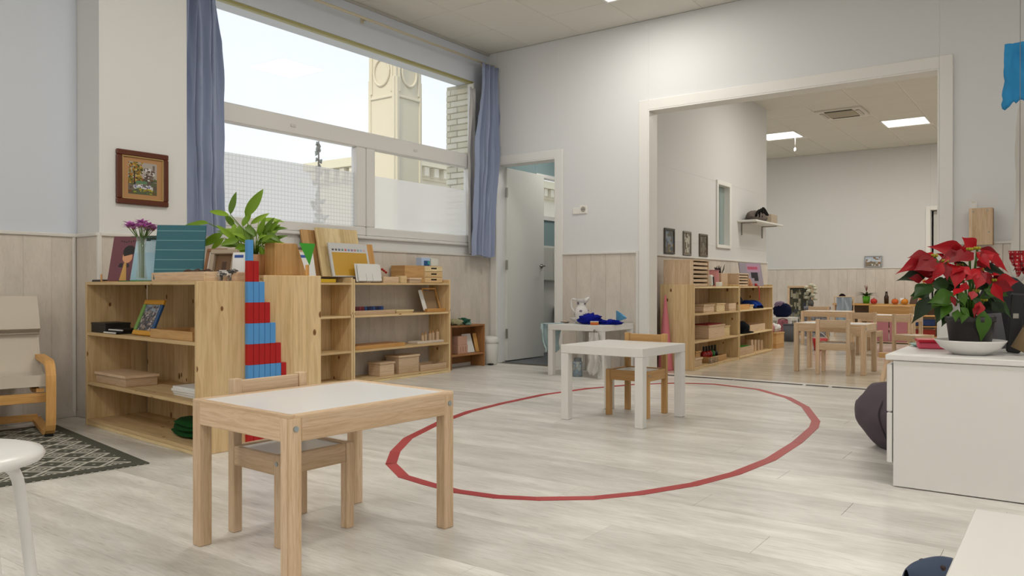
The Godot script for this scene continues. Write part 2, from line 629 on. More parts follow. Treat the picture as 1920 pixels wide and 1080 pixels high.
	blue = mat("wall_pale", Color(0.882, 0.886, 0.89), 0.85, 0, 0.25)
	span(wr, "plaster", Vector3(-5.23, 0, ZB), Vector3(-4.86, CEIL, ZR), blue)
	span(wr, "plaster", Vector3(-4.86, 2.06, ZB), Vector3(-4.136, CEIL, ZR), blue)
	span(wr, "plaster", Vector3(-4.136, 0, ZB), Vector3(-3.142, CEIL, ZR), blue)
	span(wr, "plaster", Vector3(-3.142, 2.40, ZB), Vector3(-0.802, CEIL, ZR), blue)
	span(wr, "plaster", Vector3(-0.802, 0, ZB), Vector3(2.8, CEIL, ZR), blue)
	wainscot(wr, Vector3(-4.056, 0, ZR), Vector3(-3.262, 0, ZR), Vector3(0, 0, 1))
	wainscot(wr, Vector3(-0.713, 0, ZR), Vector3(1.45, 0, ZR), Vector3(0, 0, 1))
	span(wr, "corner_bead", Vector3(-3.262, 0, ZR), Vector3(-3.236, 1.122, ZR + 0.02), mat("cap", Color.WHITE))
	var t2 := struct("trim_2", "white casing round the wide opening to the far room", "trim")
	span(t2, "casing", Vector3(-3.235, 0, ZR), Vector3(-3.142, 2.49, ZR + 0.016), trim, 0.004)
	span(t2, "casing", Vector3(-0.802, 0, ZR), Vector3(-0.713, 2.49, ZR + 0.016), trim, 0.004)
	span(t2, "casing", Vector3(-3.142, 2.40, ZR), Vector3(-0.802, 2.49, ZR + 0.016), trim, 0.004)
	span(t2, "lining", Vector3(-3.142, 0, ZB - 0.01), Vector3(-3.13, 2.40, ZR + 0.016), trim)
	span(t2, "lining", Vector3(-0.814, 0, ZB - 0.01), Vector3(-0.802, 2.40, ZR + 0.016), trim)
	span(t2, "lining", Vector3(-3.13, 2.388, ZB - 0.01), Vector3(-0.814, 2.40, ZR + 0.016), trim)
	var t3 := struct("trim_3", "dark expansion strip across the floor of the opening", "trim")
	var dk := mat("strip_dark", Color(0.16, 0.14, 0.12), 0.5)
	for s in [[-3.12, -2.35], [-2.34, -1.78], [-1.75, -1.58], [-1.55, -0.82]]:
		span(t3, "strip", Vector3(s[0], 0.0005, ZR - 0.02), Vector3(s[1], 0.004, ZR + 0.02), dk)
	span(t3, "bedding", Vector3(-3.13, -0.01, ZB), Vector3(-0.81, 0.0, ZR), wood("plank", "x", 2))
	# door
	var t4 := struct("trim_4", "white casing round the washroom door", "trim")
	span(t4, "casing", Vector3(-4.136, 0, ZR), Vector3(-4.056, 2.14, ZR + 0.016), trim, 0.004)
	span(t4, "casing", Vector3(-4.94, 0, ZR), Vector3(-4.86, 2.14, ZR + 0.016), trim, 0.004)
	span(t4, "casing", Vector3(-4.86, 2.06, ZR), Vector3(-4.136, 2.14, ZR + 0.016), trim, 0.004)
	span(t4, "lining", Vector3(-4.148, 0, ZB - 0.01), Vector3(-4.136, 2.06, ZR + 0.016), trim)
	span(t4, "lining", Vector3(-4.86, 2.048, ZB - 0.01), Vector3(-4.148, 2.06, ZR + 0.016), trim)
	var d1 := struct("door_1", "white flush door standing open into the washroom", "door")
	var leaf := span(d1, "leaf", Vector3(-4.872, 0.012, -6.64), Vector3(-4.832, 2.04, -7.35), mat("door_paint", Color(0.86, 0.86, 0.84), 0.4), 0.004)
	var steel := mat("steel", Color(0.62, 0.61, 0.58), 0.3, 0.9)
	for y in [0.30, 1.02, 1.78]:
		mi(d1, "hinge", cyl(0.012, 0.10, 12), steel, Vector3(-4.828, y, -6.632))
	var hd := mi(d1, "handle", cyl(0.024, 0.012, 16), steel, Vector3(-4.826, 1.02, -7.29), Vector3(0, 0, 90))
	hd.name = "handle"
	mi(d1, "lever", tube([Vector3(-4.82, 1.02, -7.29), Vector3(-4.78, 1.02, -7.29), Vector3(-4.775, 1.02, -7.28), Vector3(-4.775, 1.02, -7.18)], [0.008], 8), steel)
	# rest of the room, behind and beside the camera
	var wb := struct("wall_back", "pale blue wall behind the standpoint", "wall")
	span(wb, "plaster", Vector3(-5.25, 0, 3.2), Vector3(2.8, CEIL, 3.4), blue)
	var wx := struct("wall_right", "pale blue wall on the dresser side of the classroom", "wall")
	span(wx, "plaster", Vector3(2.6, 0, ZR), Vector3(2.8, CEIL, 3.2), blue)
	# ceiling
	var ce := struct("ceiling", "off-white tiled ceiling of the classroom", "ceiling")
	var cw := mat("ceiling_white", Color(0.87, 0.86, 0.825), 0.9, 0, 0.2)
	var cb := mat("ceiling_bar", Color(0.80, 0.79, 0.755), 0.8, 0, 0.2)
	span(ce, "slab", Vector3(-5.25, CEIL + 0.003, ZB), Vector3(2.8, CEIL + 0.2, 3.4), cb)
	for i in 13:
		for j in 17:
			var x0: float = max(-5.675 + 0.61 * i, XL)
			var x1: float = min(-5.675 + 0.61 * (i + 1), 2.6)
			var z1 := ZR + 0.61 * j
			if z1 + 0.6 > 3.2:
				continue
			if is_panel(Vector3((x0 + x1) / 2, 0, z1 + 0.305)):
				continue
			if j < 7 and i < 10:
				span(ce, "ceiling_tile", Vector3(x0 + 0.002, CEIL, z1 + 0.002), Vector3(x1 - 0.002, CEIL + 0.012, z1 + 0.608), cw, 0.002)
	for j in 1:
		span(ce, "plain_field", Vector3(XL, CEIL, ZR + 4.27), Vector3(2.6, CEIL + 0.012, 3.2), cw)
		span(ce, "plain_field", Vector3(0.425, CEIL, ZR), Vector3(2.6, CEIL + 0.012, ZR + 4.27), cw)

func is_panel(c: Vector3) -> bool:
	for x in [-2.93]:
		for z in [-5.595]:
			if absf(c.x - x) < 0.1 and absf(c.z - z) < 0.1:
				return true
	return false

func build_far_shell() -> void:
	var grey := mat("far_wall", Color(0.86, 0.86, 0.855), 0.85, 0, 0.25)
	var vinyl := mat("far_vinyl", Color(0.95, 0.92, 0.87), 0.16)
	vinyl.albedo_texture = wash_u
	vinyl.uv1_triplanar = true
	vinyl.uv1_world_triplanar = true
	vinyl.uv1_scale = Vector3(0.4, 0.4, 0.6)
	var fl := struct("floor", "glossy pale floor of the far dining room", "floor")
	span(fl, "slab", Vector3(-6.8, -0.2, FARZ - 0.2), Vector3(2.0, 0, -10.65), vinyl)
	span(fl, "slab", Vector3(-5.23, -0.2, -10.65), Vector3(2.0, 0, ZB), vinyl)
	var wl := struct("wall_far_left", "greige wall with three small pictures above the far shelves", "wall")
	span(wl, "plaster", Vector3(FXL - 0.1, 0, ZB), Vector3(FXL, 1.27, -10.75), grey)
	span(wl, "plaster", Vector3(FXL - 0.1, 2.03, ZB), Vector3(FXL, CEIL, -10.75), grey)
	span(wl, "plaster", Vector3(FXL - 0.1, 1.27, ZB), Vector3(FXL, 2.03, -8.90), grey)
	span(wl, "plaster", Vector3(FXL - 0.1, 1.27, -9.33), Vector3(FXL, 2.03, -10.75), grey)
	wainscot(wl, Vector3(FXL, 0, ZB), Vector3(FXL, 0, -10.75), Vector3(1, 0, 0), 0.0015)
	span(wl, "return_wall", Vector3(-6.6, 0, -10.65), Vector3(FXL - 0.1, CEIL, -10.75), grey)
	var wi := struct("window_2", "narrow white-framed inner window in the far greige wall", "window")
	var tr := mat("trim_white", Color.WHITE)
	span(wi, "frame_rail", Vector3(FXL - 0.1, 2.0, -8.88), Vector3(FXL + 0.02, 2.05, -9.35), tr)
	span(wi, "frame_rail", Vector3(FXL - 0.1, 1.25, -8.88), Vector3(FXL + 0.02, 1.29, -9.35), tr)
	span(wi, "frame_stile", Vector3(FXL - 0.1, 1.29, -8.88), Vector3(FXL + 0.02, 2.0, -8.92), tr)
	span(wi, "frame_stile", Vector3(FXL - 0.1, 1.29, -9.29), Vector3(FXL + 0.02, 2.0, -9.35), tr)
	span(wi, "glass_pane", Vector3(FXL - 0.06, 1.29, -8.92), Vector3(FXL - 0.055, 2.0, -9.29), glass("inner_glass", Color(0.62, 0.72, 0.70), 0.35), 0.0)
	var wb := struct("wall_far_back", "pale back wall of the far room above speckled wainscot", "wall")
	span(wb, "plaster", Vector3(-6.6, 0, FARZ - 0.2), Vector3(-1.98, CEIL, FARZ), grey)
	span(wb, "plaster", Vector3(-1.1, 0, FARZ - 0.2), Vector3(2.0, CEIL, FARZ), grey)
	span(wb, "plaster", Vector3(-1.98, 2.09, FARZ - 0.2), Vector3(-1.1, CEIL, FARZ), grey)
	var cl := struct("wall_closet", "unlit store room behind the far door", "wall")
	span(cl, "plaster", Vector3(-2.6, 0, FARZ - 1.4), Vector3(-0.6, 2.5, FARZ - 1.3), grey)
	span(cl, "plaster", Vector3(-2.7, 0, FARZ - 1.4), Vector3(-2.6, 2.5, FARZ - 0.2), grey)
	span(cl, "plaster", Vector3(-0.6, 0, FARZ - 1.4), Vector3(-0.5, 2.5, FARZ - 0.2), grey)
	span(cl, "plaster", Vector3(-2.7, 2.5, FARZ - 1.4), Vector3(-0.5, 2.6, FARZ - 0.2), grey)
	span(cl, "floor_slab", Vector3(-2.7, -0.1, FARZ - 1.4), Vector3(-0.5, 0, FARZ - 0.2), grey)
	wainscot(wb, Vector3(-6.6, 0, FARZ), Vector3(-2.06, 0, FARZ), Vector3(0, 0, 1), 0.002)
	var d := struct("door_2", "white door ajar on a dark gap in the far back wall", "door")
	span(d, "casing", Vector3(-2.05, 0, FARZ), Vector3(-1.98, 2.16, FARZ + 0.02), tr)
	span(d, "casing", Vector3(-1.98, 2.09, FARZ), Vector3(-1.1, 2.16, FARZ + 0.02), tr)
	bx(d, "leaf", Vector3(0.85, 2.07, 0.035), Vector3(-1.53, 1.045, FARZ - 0.075), mat("door_paint", Color.WHITE), Vector3(0, -9, 0))
	var wr := struct("wall_far_right", "pale side wall of the far room", "wall")
	span(wr, "plaster", Vector3(1.8, 0, FARZ), Vector3(2.0, CEIL, ZB), grey)
	var wside := struct("wall_far_side", "side wall of the far room with a daylight window", "wall")
	span(wside, "plaster", Vector3(-6.8, 0, FARZ), Vector3(-6.6, 0.9, -10.65), grey)
	span(wside, "plaster", Vector3(-6.8, 2.7, FARZ), Vector3(-6.6, CEIL, -10.65), grey)
	span(wside, "plaster", Vector3(-6.8, 0.9, -14.6), Vector3(-6.6, 2.7, FARZ), grey)
	span(wside, "plaster", Vector3(-6.8, 0.9, -10.65), Vector3(-6.6, 2.7, -11.2), grey)
	var wf := struct("window_3", "large window lighting the far room from the side", "window")
	span(wf, "mullion", Vector3(-6.74, 0.9, -12.86), Vector3(-6.66, 2.7, -12.94), tr)
	span(wf, "glass_pane", Vector3(-6.705, 0.9, -14.6), Vector3(-6.70, 2.7, -11.2), glass("pane_glass", Color.WHITE, 0.06), 0.0)
	# ceiling
	var ce := struct("ceiling", "tiled ceiling of the far room with air conditioner", "ceiling")
	var cw := mat("ceiling_white", Color(0.87, 0.86, 0.825), 0.9, 0, 0.2)
	var cb := mat("far_bar", Color(0.90, 0.89, 0.86), 0.7)
	span(ce, "slab", Vector3(-6.8, CEIL + 0.004, FARZ - 0.2), Vector3(2.0, CEIL + 0.2, -10.65), cb)
	span(ce, "slab", Vector3(-5.23, CEIL + 0.004, -10.65), Vector3(2.0, CEIL + 0.2, ZB), cb)
	for i in 12:
		for j in 14:
			var x0 := -5.37 + 0.61 * i
			var z1 := -15.0 + 0.505 + 0.61 * (j - 1)
			var z0: float = max(z1, FARZ)
			var skip := false
			for c in [[-2.625, -11.55], [-2.015, -12.77], [-3.845, -12.77], [-0.185, -12.77]]:
				if absf(x0 + 0.305 - c[0]) < 0.1 and absf(z1 + 0.305 - c[1]) < 0.2:
					skip = true
			if not skip and z1 + 0.61 < ZB and (x0 > -3.6 or z1 + 0.61 < -10.7):
				span(ce, "ceiling_tile", Vector3(x0 + 0.009, CEIL - 0.002, z0 + 0.004), Vector3(x0 + 0.601, CEIL + 0.012, z1 + 0.606), cw, 0.003)
	# washroom
	var wa := struct("wall_washroom", "washroom walls behind the open door, teal above pale tiles", "wall")
	var teal := mat("wash_teal", Color(0.55, 0.64, 0.65), 0.6)
	var tile := mat("wash_tile", Color(0.84, 0.84, 0.82), 0.35)
	span(wa, "plaster", Vector3(-5.23, 0, ZB), Vector3(-5.12, 1.28, -10.0), tile)
	span(wa, "plaster", Vector3(-5.23, 1.28, ZB), Vector3(-5.12, 2.6, -7.60), teal)
	span(wa, "plaster", Vector3(-5.23, 1.28, -8.55), Vector3(-5.12, 2.6, -10.0), teal)
	span(wa, "plaster", Vector3(-5.23, 1.28, -7.60), Vector3(-5.12, 1.58, -8.55), teal)
	span(wa, "plaster", Vector3(-5.23, 2.12, -7.60), Vector3(-5.12, 2.6, -8.55), teal)
	span(wa, "plaster", Vector3(-5.23, 0, -10.0), Vector3(FXL - 0.1, 2.6, -10.1), tile)
	span(wa, "plaster", Vector3(-5.23, 2.6, ZB), Vector3(FXL - 0.1, 2.7, -10.1), teal)
	var ww := struct("window_4", "small bright window high in the washroom wall", "window")
	span(ww, "frame_rail", Vector3(-5.2, 1.58, -7.60), Vector3(-5.10, 1.63, -8.55), tr)
	span(ww, "frame_rail", Vector3(-5.2, 2.08, -7.60), Vector3(-5.10, 2.12, -8.55), tr)
	span(ww, "glass_pane", Vector3(-5.18, 1.63, -7.60), Vector3(-5.175, 2.08, -8.55), glass("pane_glass", Color.WHITE, 0.06), 0.0)
	var wfl := struct("floor", "dark grey floor of the washroom", "floor")
	span(wfl, "slab", Vector3(-5.12, 0.0, -10.0), Vector3(FXL - 0.1, 0.004, ZB + 0.06), mat("wash_floor", Color(0.36, 0.38, 0.40), 0.5))
	# air conditioner
	var ac := thing("air_conditioner", "square ceiling cassette air conditioner with slatted grille", "air conditioner", Vector3(-2.625, CEIL, -11.55))
	var acw := mat("ac_white", Color(0.86, 0.84, 0.80), 0.45)
	var acd := mat("ac_dark", Color(0.12, 0.11, 0.10), 0.7)
	bx(ac, "housing", Vector3(0.60, 0.03, 0.60), Vector3(0, -0.012, 0), acw, Vector3.ZERO, 0.008)
	for s in [-1, 1]:
		bx(ac, "air_slot", Vector3(0.36, 0.006, 0.045), Vector3(0, -0.028, s * 0.235), acd)
		bx(ac, "air_slot", Vector3(0.045, 0.006, 0.36), Vector3(s * 0.235, -0.028, 0), acd)
		for k in 3:
			bx(ac, "louvre", Vector3(0.012, 0.012, 0.36), Vector3(s * (0.22 + 0.015 * k), -0.034, 0), acw)
	bx(ac, "intake_grille", Vector3(0.38, 0.008, 0.38), Vector3(0, -0.03, 0), mat("ac_grille", Color(0.66, 0.62, 0.54), 0.6))
	var pc := thing("pull_cord", "thin cord with white bob hanging from far ceiling", "cord", Vector3(-3.66, CEIL, -12.95))
	mi(pc, "cord", tube([Vector3(0, 0, 0), Vector3(0, -0.2, 0)], [0.005], 6), mat("cord_grey", Color(0.5, 0.48, 0.45), 0.7))
	mi(pc, "bob", blob(Vector3(0.02, 0.035, 0.02), 1, 0.0, false, 10), mat("lamp_frame", Color.WHITE), Vector3(0, -0.22, 0))

func build_outside() -> void:
	var g := struct("ground", "pale paved yard outside the window", "ground")
	span(g, "paving", Vector3(-60, -0.8, -60), Vector3(-5.3, -0.6, 30), mat("yard", Color(0.72, 0.70, 0.66), 0.9))
	# painted brick pier beside the window
	var bp := thing("brick_pier", "cream painted brick pier just outside the window", "brick pier", Vector3(-5.055, 0, -6.28))
	var mort := mat("mortar", Color(0.74, 0.72, 0.62), 0.95)
	span(bp, "core", Vector3(-0.30, 1.232, -0.225), Vector3(0, 2.883, -0.004), mort)
	var bm := [mat("brick_a", Color(0.87, 0.85, 0.76), 0.9), mat("brick_b", Color(0.84, 0.815, 0.72), 0.9), mat("brick_c", Color(0.89, 0.875, 0.80), 0.9)]
	for k in 26:
		var y := 1.265 + k * 0.062
		var cut := 0.15 if k % 2 == 0 else 0.24
		bx(bp, "brick", Vector3(cut - 0.008, 0.052, 0.02), Vector3(-cut / 2, y, 0.0), bm[k % 3], Vector3.ZERO, 0.005)
		bx(bp, "brick", Vector3(0.30 - cut - 0.004, 0.052, 0.02), Vector3(-cut - (0.30 - cut) / 2, y, 0.0), bm[(k + 1) % 3], Vector3.ZERO, 0.005)
	# square stone pillar with panels and discs
	var pl := thing("stone_pillar", "tall square cream stone pillar with carved circles outside", "pillar", Vector3(-7.74, -0.6, -7.98))
	var stone := mat("stone", Color(0.82, 0.785, 0.69), 0.85)
	span(pl, "shaft", Vector3(-0.54, 0, -0.54), Vector3(0, 6.2, 0), stone, 0.01)
	span(pl, "plinth", Vector3(-0.6, 0, -0.6), Vector3(0.06, 0.5, 0.06), stone, 0.02)
	for f in 2:
		var b := Basis() if f == 0 else Basis(Vector3.UP, PI / 2)
		var face := Node3D.new()
		face.transform = Transform3D(b, Vector3(-0.27, 0, 0) if f == 0 else Vector3(0, 0, -0.27))
		put(pl, face, "carved_face")
		for s in [-1, 1]:
			bx(face, "moulding", Vector3(0.05, 3.9, 0.03), Vector3(s * 0.235, 2.4, 0.005), stone, Vector3.ZERO, 0.008)
			bx(face, "moulding", Vector3(0.035, 0.62, 0.03), Vector3(s * 0.2, 4.45, 0.005), stone, Vector3.ZERO, 0.008)
		for y in [4.08, 4.80, 5.0]:
			bx(face, "moulding", Vector3(0.44, 0.035, 0.03), Vector3(0, y, 0.005), stone, Vector3.ZERO, 0.008)
		var ring := []
		for i in 25:
			var a := TAU * i / 24
			ring.append(Vector3(cos(a) * 0.15, 4.44 + sin(a) * 0.19, 0.008))
		mi(face, "carved_ring", tube(ring, [0.02], 8, false), stone)
	# far building
	var fb := thing("far_building", "low cream building with toothed cornice beyond the yard", "building", Vector3(-15.5, -0.6, -15.95))
	var wallm := mat("far_plaster", Color(0.86, 0.84, 0.77), 0.9)
	span(fb, "walls", Vector3(-3.2, 0, -16), Vector3(0, 4.5, 0), wallm)
	span(fb, "cornice", Vector3(-3.5, 4.85, -16.3), Vector3(0.35, 5.1, 0.35), mat("far_cornice", Color(0.84, 0.82, 0.73), 0.9))
	span(fb, "frieze", Vector3(-3.3, 4.5, -16.1), Vector3(0.1, 4.85, 0.1), mat("far_frieze", Color(0.84, 0.82, 0.73), 0.9))
	for k in 26:
		span(fb, "cornice_block", Vector3(0.1, 4.58, -0.1 - k * 0.42), Vector3(0.28, 4.84, -0.30 - k * 0.42), wallm)
		if k < 8:
			span(fb, "cornice_block", Vector3(-0.1 - k * 0.42, 4.58, 0.1), Vector3(-0.30 - k * 0.42, 4.84, 0.28), wallm)
	for k in 3:
		span(fb, "string_course", Vector3(0, 3.3 - k * 0.35, -16), Vector3(0.05, 3.36 - k * 0.35, 0.05), mat("far_frieze", Color.WHITE))
	# small conifer beyond the yard
	var top := EYE + ray(597, 262) * 20.0
	var tr := thing("conifer_tree", "sparse dark conifer standing beyond the yard", "tree", Vector3(top.x, -0.6, top.z))
	mi(tr, "trunk", tube([Vector3.ZERO, Vector3(0, 3, 0), Vector3(0.02, top.y + 0.6, 0)], [0.08, 0.05, 0.012], 8), mat("bark", Color(0.30, 0.28, 0.26), 0.9))
	var needle := mat("needles", Color(0.36, 0.40, 0.39), 0.9)
	var r := RandomNumberGenerator.new()
	r.seed = 3
	for k in 34:
		var h := r.randf_range(0.0, 1.0)
		var y := lerpf(3.0, top.y + 0.5, h)
		var rad := lerpf(0.30, 0.07, h) * r.randf_range(0.35, 1.0)
		var a := r.randf() * TAU
		mi(tr, "branch", tube([Vector3(0, y, 0), Vector3(cos(a) * rad * 0.6, y - 0.02, sin(a) * rad * 0.6), Vector3(cos(a) * rad, y + 0.05, sin(a) * rad)], [0.02, 0.06, 0.015], 5), needle)

# ---------- shelves ----------
# open shelf unit: width along local x from 0, front at z = 0, depth back along -z
func shelf_unit(called: String, label: String, at: Vector3, turn: float, w: float, h: float, d: float, levels: Array, lip: float, back: String, wk := "pine", group := "") -> Node3D:
	var t := thing(called, label, "shelf unit", at, turn, group)
	var th := 0.018
	board(t, "side_panel", Vector3(th, h, d), Vector3(th / 2, h / 2, -d / 2), wk, "y")
	board(t, "side_panel", Vector3(th, h, d), Vector3(w - th / 2, h / 2, -d / 2), wk, "y")
	var top_y := h - lip - th / 2
	board(t, "top_board", Vector3(w - 2 * th, th, d), Vector3(w / 2, top_y, -d / 2), wk, "x")
	for y in levels:
		board(t, "shelf_board", Vector3(w - 2 * th - 0.001, th, d - 0.01), Vector3(w / 2, y - th / 2, -d / 2 + 0.002), wk, "x")
	if levels[-1] < 0.1:
		board(t, "plinth_board", Vector3(w - 2 * th, levels[-1] - th, 0.016), Vector3(w / 2, (levels[-1] - th) / 2, -0.014), wk, "x")
	if back != "":
		# two back boards with a narrow dark gap at the far side
		board(t, "back_panel", Vector3(w - 2 * th - 0.022, h - 0.02, 0.008), Vector3(w / 2 + 0.011, h / 2, -d + 0.004), back, "y")
	return t

var A: Node3D
var TA: Transform3D
var T2: Transform3D
const A_TOP := 0.826
const B_TOP := 0.857

func build_shelves() -> void:
	var wA := 1.291
	A = shelf_unit("shelf_unit", "low pine shelf unit beside the patterned rug, standing out from window wall", Vector3(-4.63, 0, -2.23), -4.98, wA, A_TOP, 0.345, [0.537, 0.252, 0.038], 0.0, "pine")
	TA = A.transform
	var bpos: Vector3 = TA * Vector3(wA, 0, -0.70)
	shelf_unit("shelf_unit", "taller pine shelf unit backing onto the low one, number rods leaning on its end", bpos, 175.02, wA, B_TOP, 0.345, [0.56, 0.28, 0.04], 0.0, "pine")
	var u2 := shelf_unit("shelf_unit", "backless pine shelf unit under the window with alphabet easel frame", Vector3(-4.70, 0, -4.365), 90.0, 1.205, B_TOP, 0.255, [0.562, 0.28, 0.04], 0.03, "")
	shelf_unit("shelf_unit", "pine shelf unit under the window between number rods and backless unit", Vector3(-4.70, 0, -3.155), 90.0, 1.205, B_TOP + 0.012, 0.255, [0.562, 0.28, 0.04], 0.042, "pine")
	T2 = u2.transform

# open tray; position is the middle of its underside
func tray(called: String, label: String, at: Vector3, turn: float, w: float, h: float, d: float, wk: String, group := "") -> Node3D:
	var t := thing(called, label, "tray", at, turn, group)
	board(t, "base", Vector3(w - 0.02, 0.006, d - 0.02), Vector3(0, 0.003, 0), wk, "x")
	for s in [-1, 1]:
		board(t, "rim", Vector3(w, h, 0.01), Vector3(0, h / 2, s * (d / 2 - 0.005)), wk, "x")
		board(t, "rim", Vector3(0.01, h, d - 0.02), Vector3(s * (w / 2 - 0.005), h / 2, 0), wk, "z")
	return t
func lidded_box(called: String, label: String, at: Vector3, turn: float, w: float, h: float, d: float, wk: String) -> Node3D:
	var t := thing(called, label, "box", at, turn)
	board(t, "body", Vector3(w - 0.014, h - 0.016, d - 0.014), Vector3(0, (h - 0.016) / 2, 0), wk, "x")
	board(t, "lid", Vector3(w, 0.016, d), Vector3(0, h - 0.008, 0), wk, "x")
	return t
# picture frame standing on its lower edge, facing local +z, tilted back by tilt degrees
func framed(called: String, label: String, category: String, at: Vector3, turn: float, tilt: float, w: float, h: float, b: float, rail_mats: Array, pic: Material, dep := 0.015, group := "") -> Node3D:
	var t := thing(called, label, category, at, turn, group)
	t.rotation_degrees.x = -tilt
	bx(t, "frame_rail", Vector3(w, b, dep), Vector3(0, b / 2, 0), rail_mats[0])
	bx(t, "frame_rail", Vector3(w, b, dep), Vector3(0, h - b / 2, 0), rail_mats[1 % rail_mats.size()])
	bx(t, "frame_stile", Vector3(b, h - 2 * b, dep), Vector3(-w / 2 + b / 2, h / 2, 0), rail_mats[2 % rail_mats.size()])
	bx(t, "frame_stile", Vector3(b, h - 2 * b, dep), Vector3(w / 2 - b / 2, h / 2, 0), rail_mats[3 % rail_mats.size()])
	bx(t, "backing", Vector3(w - 2 * b, h - 2 * b, 0.004), Vector3(0, h / 2, -dep / 2 + 0.003), mat("backing", Color(0.5, 0.42, 0.33), 0.8), Vector3.ZERO, 0.0)
	print_quad(t, "picture", w - 2 * b, h - 2 * b, Vector3(0, h / 2, -dep / 2 + 0.0065), pic)
	return t
func card(called: String, label: String, category: String, at: Vector3, turn: float, tilt: float, w: float, h: float, dep: float, edge: Material, pic: Material, group := "") -> Node3D:
	var t := thing(called, label, category, at, turn, group)
	t.rotation_degrees.x = -tilt
	bx(t, "board", Vector3(w, h, dep), Vector3(0, h / 2, 0), edge, Vector3.ZERO, 0.001)
	if pic:
		print_quad(t, "print", w - 0.004, h - 0.004, Vector3(0, h / 2, dep / 2 + 0.0006), pic)
	return t

func on_a(x: float, y: float, z: float) -> Vector3:
	return TA * Vector3(x, y, z)
func on_2(x: float, y: float, z: float) -> Vector3:
	return T2 * Vector3(x, y, z)

func leaf_mesh(l: float, w: float, droop: float, fold: float, wave := 0.0) -> ArrayMesh:
	var rows := []
	var n := 9
	for j in n + 1:
		var t := float(j) / n
		var hw: float = w / 2 * pow(sin(PI * pow(t, 0.8)), 0.8) if t > 0 and t < 1 else 0.0006
		var y := -droop * t * t * l + 0.02 * l * sin(t * PI * 3) * wave
		var row := PackedVector3Array()
		for i in 5:
			var s := (i - 2) / 2.0
			row.append(Vector3(s * hw, y + absf(s) * hw * fold, -l * t * (1.0 - 0.12 * droop * t)))
		rows.append(row)
	return skin(rows)
# a mesh lying along -z turned towards dir
func aim(dir: Vector3, roll := 0.0) -> Basis:
	var up := Vector3.UP if absf(dir.normalized().y) < 0.95 else Vector3.RIGHT
	return Basis.looking_at(dir.normalized(), up) * Basis(Vector3(0, 0, 1), roll)

# like aim, with the leaf's upper face turned towards a point
func aim_face(dir: Vector3, at: Vector3, eye: Vector3, roll := 0.0) -> Basis:
	var f := (eye - at).normalized() * 0.85 + Vector3(0, 0.55, 0)
	return Basis.looking_at(dir.normalized(), f) * Basis(Vector3(0, 0, 1), roll)

